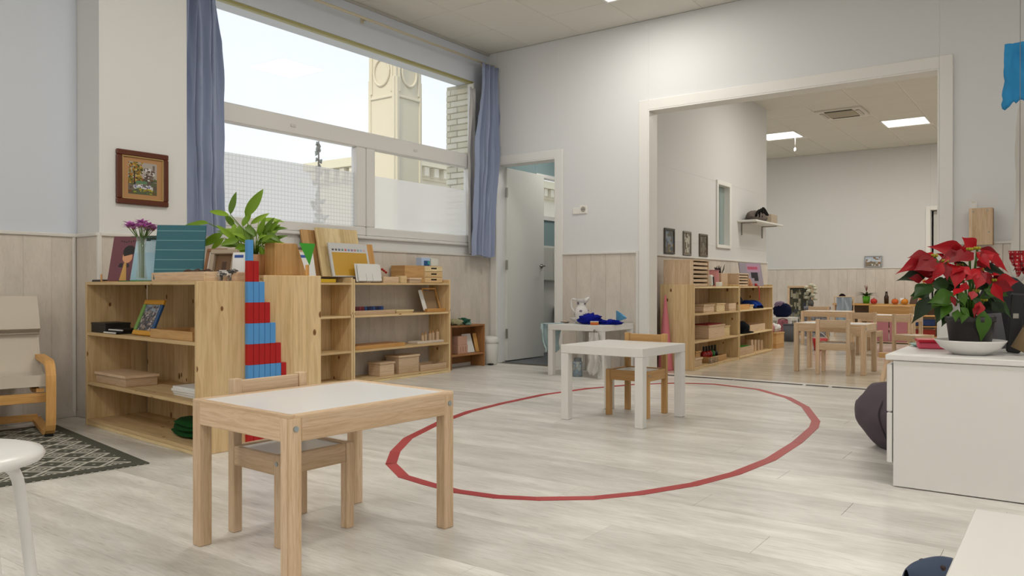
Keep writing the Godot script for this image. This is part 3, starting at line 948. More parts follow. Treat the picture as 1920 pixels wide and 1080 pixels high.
func build_shelf_things() -> void:
	var black := mat("black_plastic", Color(0.07, 0.07, 0.075), 0.5)
	var whitep := mat("white_paper", Color(0.91, 0.91, 0.90), 0.7)
	var ta := -4.98
	# --- top of the low unit ---
	var y := A_TOP + 0.0005
	var tb := thing("tablet", "thin black slab lying on low shelf top by the wall", "tablet", on_a(0.09, y, -0.08), ta)
	bx(tb, "slab", Vector3(0.15, 0.012, 0.1), Vector3(0, 0.006, 0), black)
	bx(tb, "edge", Vector3(0.152, 0.004, 0.102), Vector3(0, 0.002, 0), mat("dark_edge", Color(0.2, 0.18, 0.16), 0.5))
	var bk := thing("wooden_block", "small dark brown wooden block beside the mauve book", "block", on_a(0.06, y, -0.2), ta)
	board(bk, "block", Vector3(0.04, 0.06, 0.04), Vector3(0, 0.03, 0), "brown", "y")
	var girl := print_mat("girl_cover", 128, 176, func(im: Image):
		im.fill(Color(0.44, 0.25, 0.29))
		for yy in 176:
			for xx in 128:
				var p := Vector2(xx - 70, yy - 82)
				if (p / Vector2(21, 24)).length() < 1.0:
					im.set_pixel(xx, yy, Color(0.86, 0.63, 0.47))
				var hp := Vector2(xx - 76, yy - 62)
				if (hp / Vector2(27, 26)).length() < 1.0 and yy < 76 - (xx - 70) * 0.25:
					im.set_pixel(xx, yy, Color(0.10, 0.08, 0.09))
				if absf(xx - 64) < 4 + (yy - 104) * 0.16 and yy > 104:
					im.set_pixel(xx, yy, Color(0.80, 0.62, 0.33))
				if absf(xx - 60) < 24 - absf(yy - 118) * 0.6 and yy > 106 and yy < 124 and (xx < 56 or xx > 72):
					im.set_pixel(xx, yy, Color(0.13, 0.10, 0.11))
		for k in 7:
			im.fill_rect(Rect2i(34 + k * 10, 16 + (k * 7) % 5, 6, 6), Color(0.22, 0.13, 0.16)))
	var gb := thing("picture_book", "mauve picture book showing a dark-haired woman, leaning on shelf top", "book", on_a(0.285, y + 0.003, -0.09), ta)
	gb.rotation_degrees = Vector3(-16, ta + 38, 0)
	bx(gb, "cover", Vector3(0.175, 0.265, 0.012), Vector3(0, 0.1325, 0), mat("mauve", Color(0.44, 0.25, 0.29), 0.5))
	bx(gb, "pages", Vector3(0.171, 0.26, 0.008), Vector3(0.003, 0.1325, -0.003), whitep)
	print_quad(gb, "cover_print", 0.173, 0.262, Vector3(0, 0.1325, 0.0066), girl)
	var bs := thing("book_stand", "small wooden book stand under the mauve book", "stand", on_a(0.295, y, -0.075), ta + 38)
	board(bs, "ledge", Vector3(0.20, 0.003, 0.03), Vector3(0, 0.0015, 0.012), "beech", "x")
	for s in [-1, 1]:
		board(bs, "peg", Vector3(0.008, 0.04, 0.008), Vector3(s * 0.1, 0.022, 0.02), "beech", "y")
	var gs := thing("green_mat", "thin green felt mat under the glass vase", "mat", on_a(0.50, y, -0.06), ta)
	bx(gs, "felt", Vector3(0.2, 0.004, 0.09), Vector3(0, 0.002, 0), mat("felt_green", Color(0.30, 0.55, 0.24), 0.9))
	var skyp := print_mat("sky_print", 32, 48, func(im: Image):
		for yy in 48:
			for xx in 32:
				im.set_pixel(xx, yy, Color(0.62, 0.78, 0.86).lerp(Color(0.80, 0.86, 0.88), float((xx * 7 + yy * 3) % 11) / 30.0 + (0.4 if yy < 14 else 0.0))))
	var bl := card("picture_card", "pale blue card leaning behind the glass vase", "card", on_a(0.50, y + 0.0045, -0.12), ta + 40.0, 18.0, 0.17, 0.23, 0.008, mat("pale_blue", Color(0.64, 0.78, 0.85), 0.5), skyp)
	bl.position.y += 0.001
	framed("framed_photo", "dark green framed picture leaning behind pale blue card", "picture frame", on_a(0.525, y + 0.003, -0.175), ta + 40.0, 17.0, 0.19, 0.265, 0.022, [mat("dark_green", Color(0.16, 0.24, 0.20), 0.5)], skyp)
	# teal ruled board leaning against the wall side
	var tlb := thing("chalk_board", "large teal ruled writing board standing in the long tray", "board", on_a(0.80, y + 0.009, -0.155), ta)
	tlb.rotation_degrees = Vector3(-14, ta + 48, 0)
	var tealm := mat("teal_board", Color(0.12, 0.37, 0.42), 0.55)
	bx(tlb, "board", Vector3(0.25, 0.30, 0.010), Vector3(0.0, 0.15, 0), tealm)
	for k in 5:
		bx(tlb, "ruled_line", Vector3(0.245, 0.003, 0.001), Vector3(0, 0.055 + k * 0.053, 0.0055), mat("chalk", Color(0.48, 0.66, 0.67), 0.8), Vector3.ZERO, 0.0)
	# vase and flowers
	var vs := thing("glass_vase", "slim clear glass vase holding purple flowers", "vase", on_a(0.575, y + 0.005, -0.065))
	var vg := glass("vase_glass", Color(0.80, 0.88, 0.85), 0.14)
	mi(vs, "glass_body", lathe([Vector2(0.001, 0.0), Vector2(0.027, 0.0), Vector2(0.028, 0.01), Vector2(0.020, 0.09), Vector2(0.018, 0.16), Vector2(0.026, 0.235), Vector2(0.0245, 0.235), Vector2(0.0165, 0.16), Vector2(0.0185, 0.09), Vector2(0.026, 0.012), Vector2(0.001, 0.01)], 24), vg)
	var fl := thing("flower_bunch", "bunch of small purple flowers in the glass vase", "flowers", on_a(0.575, y + 0.02, -0.065))
	var stemm := leafy("stem_green", Color(0.33, 0.46, 0.18), 0.2)
	var petal := leafy("petal_purple", Color(0.80, 0.52, 0.78), 0.4)
	var petal2 := leafy("petal_dark", Color(0.70, 0.38, 0.68), 0.4)
	var heart := mat("flower_heart", Color(0.52, 0.40, 0.24), 0.8)
	var r := RandomNumberGenerator.new()
	r.seed = 21
	var pm := leaf_mesh(0.038, 0.017, 0.15, 0.2)
	for k in 20:
		var a := r.randf() * TAU
		var rad := 0.085 * sqrt(r.randf())
		var tip := Vector3(cos(a) * rad, r.randf_range(0.255, 0.31) - rad * 0.25, sin(a) * rad * 0.8)
		mi(fl, "stem", tube([Vector3(cos(a) * 0.010, 0.0, sin(a) * 0.010), Vector3(cos(a) * 0.012, 0.2, sin(a) * 0.012), tip], [0.0022], 5), stemm)
		var hd := mi(fl, "flower_head", cyl(0.007, 0.006, 8), heart, tip)
		for q in 9:
			var pa := TAU * q / 9 + r.randf() * 0.3
			var o := mi(hd, "petal", pm, petal if (k + q) % 4 else petal2, Vector3.ZERO)
			o.basis = aim(Vector3(cos(pa), r.randf_range(0.0, 0.9), sin(pa)))
	for k in 6:
		var a := r.randf() * TAU
		var o := mi(fl, "leaf", leaf_mesh(0.07, 0.022, 0.4, 0.2), leafy("leaf_mid", Color(0.28, 0.42, 0.16)), Vector3(0, 0.21, 0))
		o.basis = aim(Vector3(cos(a), 0.5, sin(a)))
	# long tray on the near end
	var tt := tray("wooden_tray", "long pale wooden tray along near end of the low shelf top", on_a(0.965, y, -0.185), ta, 0.55, 0.046, 0.24, "light")
	# things standing in the tray
	var yt := y + 0.007
	var bw := [mat("frame_wood", Color(0.55, 0.38, 0.24), 0.5)]
	framed("framed_photo", "brown framed photo with white mount standing in long tray", "picture frame", on_a(0.965, yt, -0.255), ta + 20, 14.0, 0.13, 0.17, 0.016, bw, print_mat("mount_a", 16, 16, func(im: Image): im.fill(Color(0.86, 0.84, 0.82))))
	framed("framed_photo", "grey wooden frame with brown inset standing in long tray", "picture frame", on_a(1.08, yt, -0.24), ta + 28, 15.0, 0.15, 0.16, 0.024, [mat("frame_grey", Color(0.66, 0.60, 0.52), 0.6)], print_mat("inset_brown", 24, 24, func(im: Image):
		im.fill(Color(0.46, 0.34, 0.22))
		im.fill_rect(Rect2i(9, 8, 6, 16), Color(0.30, 0.20, 0.12))), 0.03)
	card("picture_card", "white card with blue heading standing beside the plant pot", "card", on_a(1.19, yt, -0.27), ta + 30, 8.0, 0.07, 0.14, 0.006, whitep, print_mat("blue_head", 32, 48, func(im: Image):
		im.fill(Color(0.93, 0.93, 0.93))
		im.fill_rect(Rect2i(4, 4, 24, 5), Color(0.16, 0.30, 0.62))))
	for k in 5:
		var pc := thing("pine_cone", "small brown pine cone lying in the long tray", "pine cone", on_a(0.975 + 0.05 * k, yt, -0.12 - 0.02 * (k % 2)), 40.0 * k, "pine cones in the tray")
		mi(pc, "core", blob(Vector3(0.024, 0.03, 0.024), k, 0.15), mat("cone_core", Color(0.26, 0.18, 0.13), 0.9))
		for q in 16:
			var a := q * 2.4
			var hh := 0.008 + q * 0.0026
			var o := bx(pc, "scale", Vector3(0.014, 0.004, 0.012), Vector3(cos(a) * (0.028 - q * 0.0008), hh, sin(a) * (0.028 - q * 0.0008)), mat("cone_scale", Color(0.38, 0.28, 0.21), 0.9), Vector3(0, -rad_to_deg(a) + 90, 0))
			o.rotation_degrees.x = 20
	cow(on_a(1.262, y, -0.165), ta + 100.0, "black and white toy cow on edge of the low shelf top")
	cow(on_a(1.195, yt, -0.20), ta + 60.0, "white toy cow with dark spots inside the long tray")
	# --- potted plant behind ---
	var pot := thing("potted_plant", "leafy green houseplant in wooden pot on the taller unit", "houseplant", on_a(0.965, B_TOP + 0.001, -0.50), ta)
	var potw := wood("brown", "y", 1)
	mi(pot, "pot", lathe([Vector2(0.001, 0), Vector2(0.075, 0), Vector2(0.08, 0.005), Vector2(0.082, 0.115), Vector2(0.074, 0.115), Vector2(0.072, 0.09), Vector2(0.001, 0.09)], 28), potw)
	mi(pot, "soil", cyl(0.073, 0.012, 20), mat("soil", Color(0.12, 0.09, 0.07), 0.95), Vector3(0, 0.094, 0))
	var greens := [leafy("leaf_a", Color(0.40, 0.53, 0.12), 0.45), leafy("leaf_b", Color(0.50, 0.63, 0.18), 0.45), leafy("leaf_c", Color(0.32, 0.44, 0.11), 0.4)]
	r.seed = 77
	var lm := [leaf_mesh(0.16, 0.050, 0.2, 0.25, 0.6), leaf_mesh(0.16, 0.040, 0.25, 0.3), leaf_mesh(0.16, 0.046, 0.15, 0.2, 0.5)]
	# leaves that stand out in the outline: pixel of the tip and of the leaf base, kept near the pot's depth
	var c0: Vector3 = pot.position + Vector3(0, 0.1, 0)
	var deep: float = -(c0 - EYE).dot(Vector3(sin(YAW), 0, cos(YAW)))
	var key := [[333, 420, 392, 419, 0], [388, 392, 430, 404, 0], [441, 358, 432, 402, 0], [494, 354, 460, 406, 0], [532, 408, 486, 414, 0], [538, 424, 500, 432, 0], [372, 462, 418, 438, 0], [392, 470, 420, 446, 0], [527, 452, 500, 436, 0.05], [497, 486, 488, 462, 0.05], [505, 398, 470, 420, -0.05], [420, 400, 440, 425, -0.06], [470, 395, 455, 425, -0.08], [410, 430, 440, 432, 0.06], [478, 440, 460, 425, 0.08], [452, 452, 448, 424, 0.1], [436, 446, 440, 420, 0.1], [466, 458, 462, 430, 0.1]]
	var axis := Vector3(sin(YAW), 0, cos(YAW))
	for i in key.size():
		var k: Array = key[i]
		var tip: Vector3 = EYE + ray(k[0], k[1]) * (deep - k[4])
		var base: Vector3 = EYE + ray(k[2], k[3]) * (deep - k[4] * 0.6)
		plant_leaf(pot, base, tip, c0, greens[i % 3], lm[i % 3])
	for k in 40:
		var a := r.randf() * TAU
		var el := r.randf_range(0.5, 1.25)
		var dir := Vector3(cos(a) * cos(el), sin(el), sin(a) * cos(el))
		var base := c0 + dir * r.randf_range(0.06, 0.15)
		var tip := base + (dir + Vector3(0, r.randf_range(-0.9, 0.1), 0)).normalized() * r.randf_range(0.08, 0.14)
		plant_leaf(pot, base, tip, c0, greens[k % 3], lm[k % 3])
	# --- number rods on the floor against the end panel ---
	var redm := mat("rod_red", Color(0.70, 0.035, 0.05), 0.45)
	var bluem := mat("rod_blue", Color(0.33, 0.60, 0.85), 0.45)
	for k in 7:
		var n := 10 - k
		var names := ["longest", "second longest", "third longest", "fourth longest", "fifth longest", "sixth longest", "shortest"]
		var rod := thing("number_rod", "red and blue striped number rod, %s of those leaning on end panel" % names[k], "counting rod", on_a(1.306, 0.0, -0.265 - 0.0312 * k), ta, "red and blue number rods")
		for s in n:
			var even := s % 2 == 0
			if k == 6:
				even = not even
			bx(rod, "segment", Vector3(0.028, 0.103, 0.0295), Vector3(0.0, 0.0515 + s * 0.103, 0), redm if even else bluem, Vector3.ZERO, 0.0012)
		if k == 6:
			rod.position = on_a(1.306, 0.0, -0.265 - 0.0312 * k)
	# --- shelves of the low unit ---
	y = 0.5375
	var bb := thing("storage_box", "flat black box on upper shelf of the low unit", "box", on_a(0.125, y, -0.09), ta)
	bx(bb, "body", Vector3(0.19, 0.048, 0.14), Vector3(0, 0.024, 0), mat("charcoal", Color(0.13, 0.13, 0.125), 0.5))
	bx(bb, "lid", Vector3(0.194, 0.012, 0.144), Vector3(0, 0.05, 0), mat("charcoal2", Color(0.16, 0.16, 0.155), 0.5))
	for k in 2:
		var bkx := thing("notebook", ["dark notebook lying flat beside the black box", "slim black notebook on top of the dark one"][k], "notebook", on_a(0.31, y + 0.0135 * k, -0.07 - 0.03 * k), ta + 4.0 * k)
		bx(bkx, "cover", Vector3(0.16, 0.013, 0.12), Vector3(0, 0.0065, 0), black)
		bx(bkx, "pages", Vector3(0.158, 0.008, 0.122), Vector3(-0.003, 0.0065, 0.002), whitep)
	var photo := print_mat("group_photo", 96, 96, func(im: Image):
		blotches(im, Color(0.55, 0.62, 0.68), Color(0.30, 0.30, 0.33), 0.3, [Color(0.22, 0.22, 0.25), Color(0.42, 0.40, 0.42), Color(0.62, 0.55, 0.50), Color(0.30, 0.33, 0.40), Color(0.75, 0.70, 0.68)], 4, 120, 0.12))
	var ylw := mat("frame_yellow", Color(0.85, 0.62, 0.20), 0.5)
	framed("framed_photo", "yellow, green and blue painted photo frame on the upper shelf", "picture frame", on_a(0.60, y + 0.003, -0.055), ta, 22.0, 0.225, 0.20, 0.026, [ylw, ylw, mat("frame_green", Color(0.45, 0.62, 0.30), 0.5), mat("frame_blue", Color(0.10, 0.30, 0.50), 0.5)], photo)
	tray("wooden_tray", "wooden tray at near end of the low unit's upper shelf", on_a(0.99, y, -0.13), ta, 0.44, 0.045, 0.22, "oak")
	var blk := thing("wooden_block", "brown block resting in the upper shelf tray", "block", on_a(1.13, y + 0.007, -0.18), ta)
	board(blk, "block", Vector3(0.11, 0.10, 0.08), Vector3(0, 0.05, 0), "brown", "x")
	y = 0.2525
	var bxx := lidded_box("wooden_box", "flat pale wooden box on middle shelf of the low unit", on_a(0.27, y, -0.115), ta, 0.40, 0.062, 0.19, "light")
	var pap := thing("paper_stack", "stack of white paper on middle shelf of the low unit", "paper", on_a(1.08, y, -0.16), ta)
	for k in 4:
		bx(pap, "sheet", Vector3(0.29, 0.012, 0.20), Vector3(0.003 * (k % 2), 0.006 + 0.012 * k, 0.004 * (k % 3)), whitep, Vector3(0, k * 1.2 - 2, 0), 0.001)
	var pen := thing("marker_pen", "black marker pen leaning on the low unit's middle shelf", "pen", on_a(1.10, y + 0.05, -0.12), ta)
	mi(pen, "barrel", tube([Vector3(0, 0.008, 0), Vector3(-0.05, 0.11, -0.02)], [0.007], 8), black)
	mi(pen, "cap", tube([Vector3(-0.05, 0.11, -0.02), Vector3(-0.065, 0.142, -0.026)], [0.008], 8), mat("charcoal", Color.WHITE))
	y = 0.0385
	var gc := thing("folded_cloth", "folded dark green cloth on bottom shelf of the low unit", "cloth", on_a(0.98, y, -0.17), ta)
	for k in 3:
		mi(gc, "fold", blob(Vector3(0.19 - 0.01 * k, 0.022, 0.10), 30 + k, 0.18), cloth("green_cloth", Color(0.10, 0.30, 0.13)), Vector3(0.005 * k, k * 0.026, 0))
	# --- top of the taller unit ---
	y = B_TOP + 0.0005
	var wb := thing("wooden_case", "pale wooden case on the taller unit's top", "case", on_a(1.09, y, -0.60), ta)
	mi(wb, "case", slab_mesh([Vector2(-0.085, 0), Vector2(0.115, 0), Vector2(0.05, 0.175), Vector2(-0.085, 0.175)], 0.10), wood("oak", "y", 0), Vector3.ZERO, Vector3(0, 90, 0))
	board(wb, "front_board", Vector3(0.004, 0.165, 0.12), Vector3(0.052, 0.088, 0.02), "oak", "y")
	var gt := thing("green_triangle", "bright green triangular flag standing by the pale wooden case", "triangle", on_a(1.215, y, -0.665), ta)
	mi(gt, "triangle", slab_mesh([Vector2(-0.042, 0.178), Vector2(0.042, 0.173), Vector2(0.012, 0.055)], 0.006), mat("tri_green", Color(0.20, 0.60, 0.12), 0.5), Vector3.ZERO, Vector3(0, 50, 0))
	bx(gt, "foot", Vector3(0.012, 0.06, 0.02), Vector3(0.0, 0.03, 0), wood("honey", "y", 0))
	# --- top of the unit between rods and backless unit (x toward the camera is negative here) ---
	var y2 := B_TOP + 0.012 - 0.042 + 0.0005
	card("picture_card", "white ruled sheet with blue heading leaning by the green triangle", "card", on_2(-0.47, y2 + 0.005, -0.06), 82.0, 14.0, 0.26, 0.235, 0.006, whitep, print_mat("ruled_head", 48, 64, func(im: Image):
		im.fill(Color(0.92, 0.92, 0.915))
		im.fill_rect(Rect2i(6, 6, 36, 6), Color(0.20, 0.35, 0.66))
		for k in 4:
			im.fill_rect(Rect2i(6 + k * 10, 40, 1, 20), Color(0.70, 0.72, 0.78))))
	for k in 3:
		card("wooden_board", ["tall birch board leaning behind the letter board", "tall brown board leaning behind the birch board", "narrow pale board leaning behind white ruled sheet"][k], "board", on_2([0.0, -0.155, -0.46][k], y2 + [0.047, 0.047, 0.005][k], [-0.125, -0.165, -0.115][k]), 90.0, [12.0, 12.5, 13.0][k], [0.44, 0.36, 0.24][k], [0.40, 0.38, 0.25][k], [0.018, 0.016, 0.012][k], wood(["birch", "oak", "light"][k], "y", k), null)
	var alpha := print_mat("alphabet_board", 160, 160, func(im: Image):
		im.fill(Color(0.82, 0.82, 0.82))
		im.fill_rect(Rect2i(8, 44, 144, 112), Color(0.80, 0.62, 0.20))
		var cols := [Color(0.1, 0.12, 0.2), Color(0.15, 0.15, 0.18), Color(0.12, 0.2, 0.45), Color(0.15, 0.4, 0.3), Color(0.75, 0.2, 0.25), Color(0.2, 0.45, 0.7), Color(0.45, 0.25, 0.5), Color(0.7, 0.3, 0.4), Color(0.4, 0.6, 0.55), Color(0.5, 0.65, 0.85), Color(0.85, 0.6, 0.65)]
		for k in 11:
			im.fill_rect(Rect2i(10 + k * 13, 27, 8, 9), cols[k])
			im.fill_rect(Rect2i(12 + k * 13, 29, 3, 3), Color(0.82, 0.82, 0.82)))
	card("letter_board", "letter board with a row of coloured letters above yellow panel", "board", on_2(0.06, y2 + 0.047, -0.078), 90.0, 13.0, 0.42, 0.28, 0.014, mat("board_white", Color(0.84, 0.84, 0.85), 0.5), alpha)
	card("wooden_board", "honey-brown board leaning behind the letter board", "board", on_2(0.322, y2 + 0.005, -0.15), 90.0, 12.0, 0.18, 0.33, 0.012, wood("honey", "y", 2), null)
	var wc := thing("card_holder", "white paper card holder in front of the letter board", "holder", on_2(0.185, y2 + 0.004, -0.035), 90.0)
	for k in 2:
		var o := bx(wc, "card_sheet", Vector3(0.27 - 0.01 * k, 0.15 - 0.012 * k, 0.004), Vector3(0.012 * k, 0.078, 0.012 * k), whitep, Vector3(-10, 0, 0), 0.001)
	for k in 2:
		bx(wc, "divider", Vector3(0.003, 0.07, 0.006), Vector3(-0.03 + 0.07 * k, 0.036, 0.02), mat("divider", Color(0.78, 0.78, 0.78), 0.7), Vector3(-10, 0, 0))
	var yt2 := thing("yellow_tray", "shallow yellow tray on the window shelf before the boards", "tray", on_2(-0.255, y2, -0.06), 90.0)
	bx(yt2, "base", Vector3(0.18, 0.012, 0.075), Vector3(0, 0.006, 0), mat("yellow", Color(0.85, 0.70, 0.12), 0.5))
	for s in [-1, 1]:
		bx(yt2, "rim", Vector3(0.18, 0.02, 0.006), Vector3(0, 0.018, s * 0.034), mat("yellow", Color.WHITE))
	# --- top of the backless unit ---
	y2 = B_TOP - 0.03 + 0.0005
	tray("wooden_tray", "small wooden tray on backless unit, red pins behind it", on_2(0.452, y2, -0.10), 90.0, 0.19, 0.052, 0.15, "light")
	var cup := thing("wooden_cup", "square wooden cup beside small tray on backless unit", "cup", on_2(0.59, y2, -0.04), 90.0)
	for s in [-1, 1]:
		board(cup, "wall", Vector3(0.07, 0.062, 0.006), Vector3(0, 0.031, s * 0.03), "birch", "x")
		board(cup, "wall", Vector3(0.006, 0.062, 0.054), Vector3(s * 0.032, 0.031, 0), "birch", "y")
	board(cup, "base", Vector3(0.06, 0.004, 0.054), Vector3(0, 0.002, 0), "birch", "x")
	lidded_box("wooden_box", "low pale wooden box beside the chest of drawers", on_2(0.74, y2, -0.035), 90.0, 0.16, 0.045, 0.06, "light")
	for k in 3:
		var pn := thing("wooden_pin", "thin peg with red head standing in small wooden tray", "peg", on_2(0.42 + 0.035 * k, y2 + 0.0065, -0.10 - 0.012 * k), 0.0, "red-headed pegs in the tray")
		mi(pn, "shaft", cyl(0.003, 0.10 - 0.012 * k, 8), wood("light", "y", 0), Vector3(0, 0.05 - 0.006 * k, 0))
		mi(pn, "head", blob(Vector3(0.011, 0.011, 0.011), 2, 0.0, false, 10), redm, Vector3(0, 0.108 - 0.012 * k, 0))
	var dr := thing("drawer_chest", "small pale wooden chest with three slotted drawers", "drawer chest", on_2(0.925, y2, -0.162), 90.0)
	board(dr, "body", Vector3(0.50, 0.155, 0.17), Vector3(0, 0.0775, 0), "oak", "x")
	for k in 3:
		var dd := board(dr, "drawer_front", Vector3(0.24, 0.047, 0.008), Vector3(0.125, 0.027 + 0.051 * k, 0.089), "birch", "x")
		bx(dd, "finger_slot", Vector3(0.075, 0.013, 0.002), Vector3(0, 0.004, 0.004), mat("slot_dark", Color(0.10, 0.07, 0.05), 0.8), Vector3.ZERO, 0.0008)
	board(dr, "case_side", Vector3(0.006, 0.155, 0.182), Vector3(-0.0, 0.0775, 0.0), "birch", "y")
	var bt := thing("toy_box", "small blue and teal printed box on chest of drawers", "box", on_2(0.97, y2 + 0.1555, -0.13), 90.0)
	bx(bt, "body", Vector3(0.12, 0.075, 0.07), Vector3(0, 0.0375, 0), mat("paper_blue", Color(0.72, 0.80, 0.92), 0.5))
	bx(bt, "blue_band", Vector3(0.075, 0.045, 0.002), Vector3(0.01, 0.025, 0.036), mat("band_blue", Color(0.10, 0.32, 0.55), 0.5))
	bx(bt, "teal_band", Vector3(0.03, 0.03, 0.002), Vector3(0.035, 0.03, 0.038), mat("band_teal", Color(0.25, 0.65, 0.62), 0.5))
	var wcu := thing("white_carton", "small white carton beside blue box on drawer chest", "carton", on_2(1.09, y2 + 0.1555, -0.13), 90.0)
	bx(wcu, "body", Vector3(0.10, 0.065, 0.07), Vector3(0, 0.0325, 0), mat("carton", Color(0.88, 0.88, 0.85), 0.5))
	bx(wcu, "flap", Vector3(0.10, 0.004, 0.035), Vector3(0, 0.067, 0.02), mat("carton", Color.WHITE), Vector3(12, 0, 0))
	# --- shelves of the backless unit ---
	y2 = 0.5625
	tray("wooden_tray", "wooden tray of coloured blocks on backless unit's upper shelf", on_2(0.265, y2, -0.11), 90.0, 0.47, 0.036, 0.17, "light")
	for k in 11:
		var cc: Color = [Color(0.45, 0.12, 0.16), Color(0.36, 0.14, 0.18), Color(0.52, 0.20, 0.24)][k % 3] if k < 4 else [Color(0.12, 0.18, 0.40), Color(0.20, 0.32, 0.52), Color(0.10, 0.14, 0.28)][k % 3]
		var nm: String = "dark red cube in the tray of coloured blocks" if k < 4 else "dark blue cube in the tray of coloured blocks"
		var cb := thing("cube_block", nm, "block", on_2(0.10 + 0.032 * k, y2 + 0.0065, -0.11), 90.0, "red cubes in the tray" if k < 4 else "blue cubes in the tray")
		bx(cb, "cube", Vector3(0.029, 0.06, 0.029), Vector3(0, 0.03, 0), mat("cube_%d" % (k if k < 4 else 4 + k % 3), cc, 0.4))
	lidded_box("wooden_box", "flat pale box between block tray and wooden easel", on_2(0.63, y2, -0.10), 90.0, 0.22, 0.03, 0.14, "birch")
	var ea := thing("tabletop_easel", "small wooden easel frame with white sheet on upper shelf", "easel", on_2(1.06, y2, -0.10), 90.0)
	for s in [-1, 1]:
		board(ea, "post", Vector3(0.014, 0.22, 0.014), Vector3(s * 0.10, 0.11, -0.02), "honey", "y", Vector3(-14, 0, s * 6))
	board(ea, "top_bar", Vector3(0.19, 0.014, 0.014), Vector3(0, 0.213, -0.045), "honey", "x")
	board(ea, "ledge", Vector3(0.25, 0.03, 0.05), Vector3(0, 0.016, 0.03), "honey", "x")
	bx(ea, "white_sheet", Vector3(0.05, 0.19, 0.004), Vector3(-0.13, 0.11, 0.0), whitep, Vector3(-14, 0, 8), 0.001)
	bx(ea, "panel", Vector3(0.17, 0.17, 0.004), Vector3(0, 0.11, -0.03), mat("easel_panel", Color(0.62, 0.52, 0.40), 0.6), Vector3(-14, 0, 0))
	y2 = 0.2805
	var lt := tray("wooden_tray", "long honey tray of brown strips on backless unit's middle shelf", on_2(0.33, y2, -0.11), 90.0, 0.58, 0.03, 0.18, "honey")
	for k in 5:
		var sp := thing("wooden_strip", "long red-brown wooden strip lying in the honey tray", "strip", on_2(0.31, y2 + 0.0065, -0.045 - 0.032 * k), 90.0, "brown strips in the honey tray")
		board(sp, "strip", Vector3(0.50, 0.028, 0.026), Vector3(0, 0.014, 0), "brown", "x")
	for k in 5:
		var kb := thing("knobbed_cylinder", "small wooden cylinder with knob on the middle shelf", "cylinder", on_2(0.93 + 0.05 * k, y2 + 0.022, -0.10 - 0.01 * (k % 2)), 0.0, "knobbed cylinders on the middle shelf")
		mi(kb, "cylinder", cyl(0.014 + 0.001 * k, 0.05 + 0.006 * k, 14), wood("light", "y", 1), Vector3(0, 0.025 + 0.003 * k, 0))
		mi(kb, "knob", cyl(0.006, 0.02, 10), wood("beech", "y", 1), Vector3(0, 0.06 + 0.006 * k, 0))
	var wbk := thing("wooden_block", "flat whitish socket block under knobbed cylinders on middle shelf", "block", on_2(0.99, y2, -0.11), 90.0)
	bx(wbk, "block", Vector3(0.36, 0.0215, 0.12), Vector3(0, 0.01075, 0), mat("block_white", Color(0.86, 0.82, 0.77), 0.5))
	y2 = 0.0405
	lidded_box("wooden_box", "smaller lidded wooden box on backless unit's bottom shelf", on_2(0.40, y2, -0.09), 90.0, 0.185, 0.115, 0.15, "light")
	lidded_box("wooden_box", "larger lidded wooden box on backless unit's bottom shelf", on_2(0.67, y2, -0.10), 90.0, 0.27, 0.155, 0.17, "light")
	tray("wooden_tray", "empty wooden tray beside lidded boxes on bottom shelf", on_2(0.995, y2, -0.115), 90.0, 0.36, 0.052, 0.19, "light")

func cow(at: Vector3, turn: float, label: String) -> void:
	var t := thing("toy_cow", label, "toy cow", at, turn)
	var w := print_mat("cow_hide", 32, 32, func(im: Image):
		blotches(im, Color(0.90, 0.88, 0.85), Color(0.90, 0.88, 0.85), 0.5, [Color(0.06, 0.05, 0.05)], 9, 9, 0.5))
	w.uv1_triplanar = true
	w.uv1_scale = Vector3.ONE * 14.0
	var path := [Vector3(-0.04, 0.034, 0), Vector3(-0.025, 0.035, 0), Vector3(0.02, 0.036, 0), Vector3(0.035, 0.042, 0), Vector3(0.046, 0.048, 0), Vector3(0.06, 0.042, 0)]
	mi(t, "body", tube(path, [0.010, 0.014, 0.013, 0.010, 0.009, 0.005], 10), w)
	for sx in [-0.03, 0.02]:
		for sz in [-0.008, 0.008]:
			mi(t, "leg", tube([Vector3(sx, 0.03, sz), Vector3(sx + 0.002, 0.015, sz), Vector3(sx, 0, sz)], [0.006, 0.004, 0.0045], 6), w)
	mi(t, "tail", tube([Vector3(-0.045, 0.036, 0), Vector3(-0.052, 0.02, 0)], [0.0015], 5), w)

func plant_leaf(pot: Node3D, base: Vector3, tip: Vector3, root: Vector3, m: Material, lm: Mesh) -> void:
	var inv := pot.transform.affine_inverse()
	var b := inv * base
	var t := inv * tip
	var r0 := inv * root
	var l := b.distance_to(t)
	var o := mi(pot, "leaf", lm, m, b)
	var s := l / 0.16
	o.basis = aim_face(t - b, b, inv * EYE, sin(b.x * 40.0) * 0.35) * Basis.from_scale(Vector3(clampf(s, 0.75, 1.25), s, s))
	var mid := (r0 * Vector3(1, 0, 1) * 0.4 + Vector3(0, 0.1, 0) + b) / 2 + Vector3(0, 0.015, 0)
	mi(o, "stalk", tube([o.transform.affine_inverse() * (Vector3(b.x * 0.12, 0.096, b.z * 0.12)), o.transform.affine_inverse() * Vector3(b.x * 0.45, lerpf(0.1, b.y, 0.6) + 0.01, b.z * 0.45), Vector3.ZERO], [0.004, 0.0032, 0.0025], 5), m)

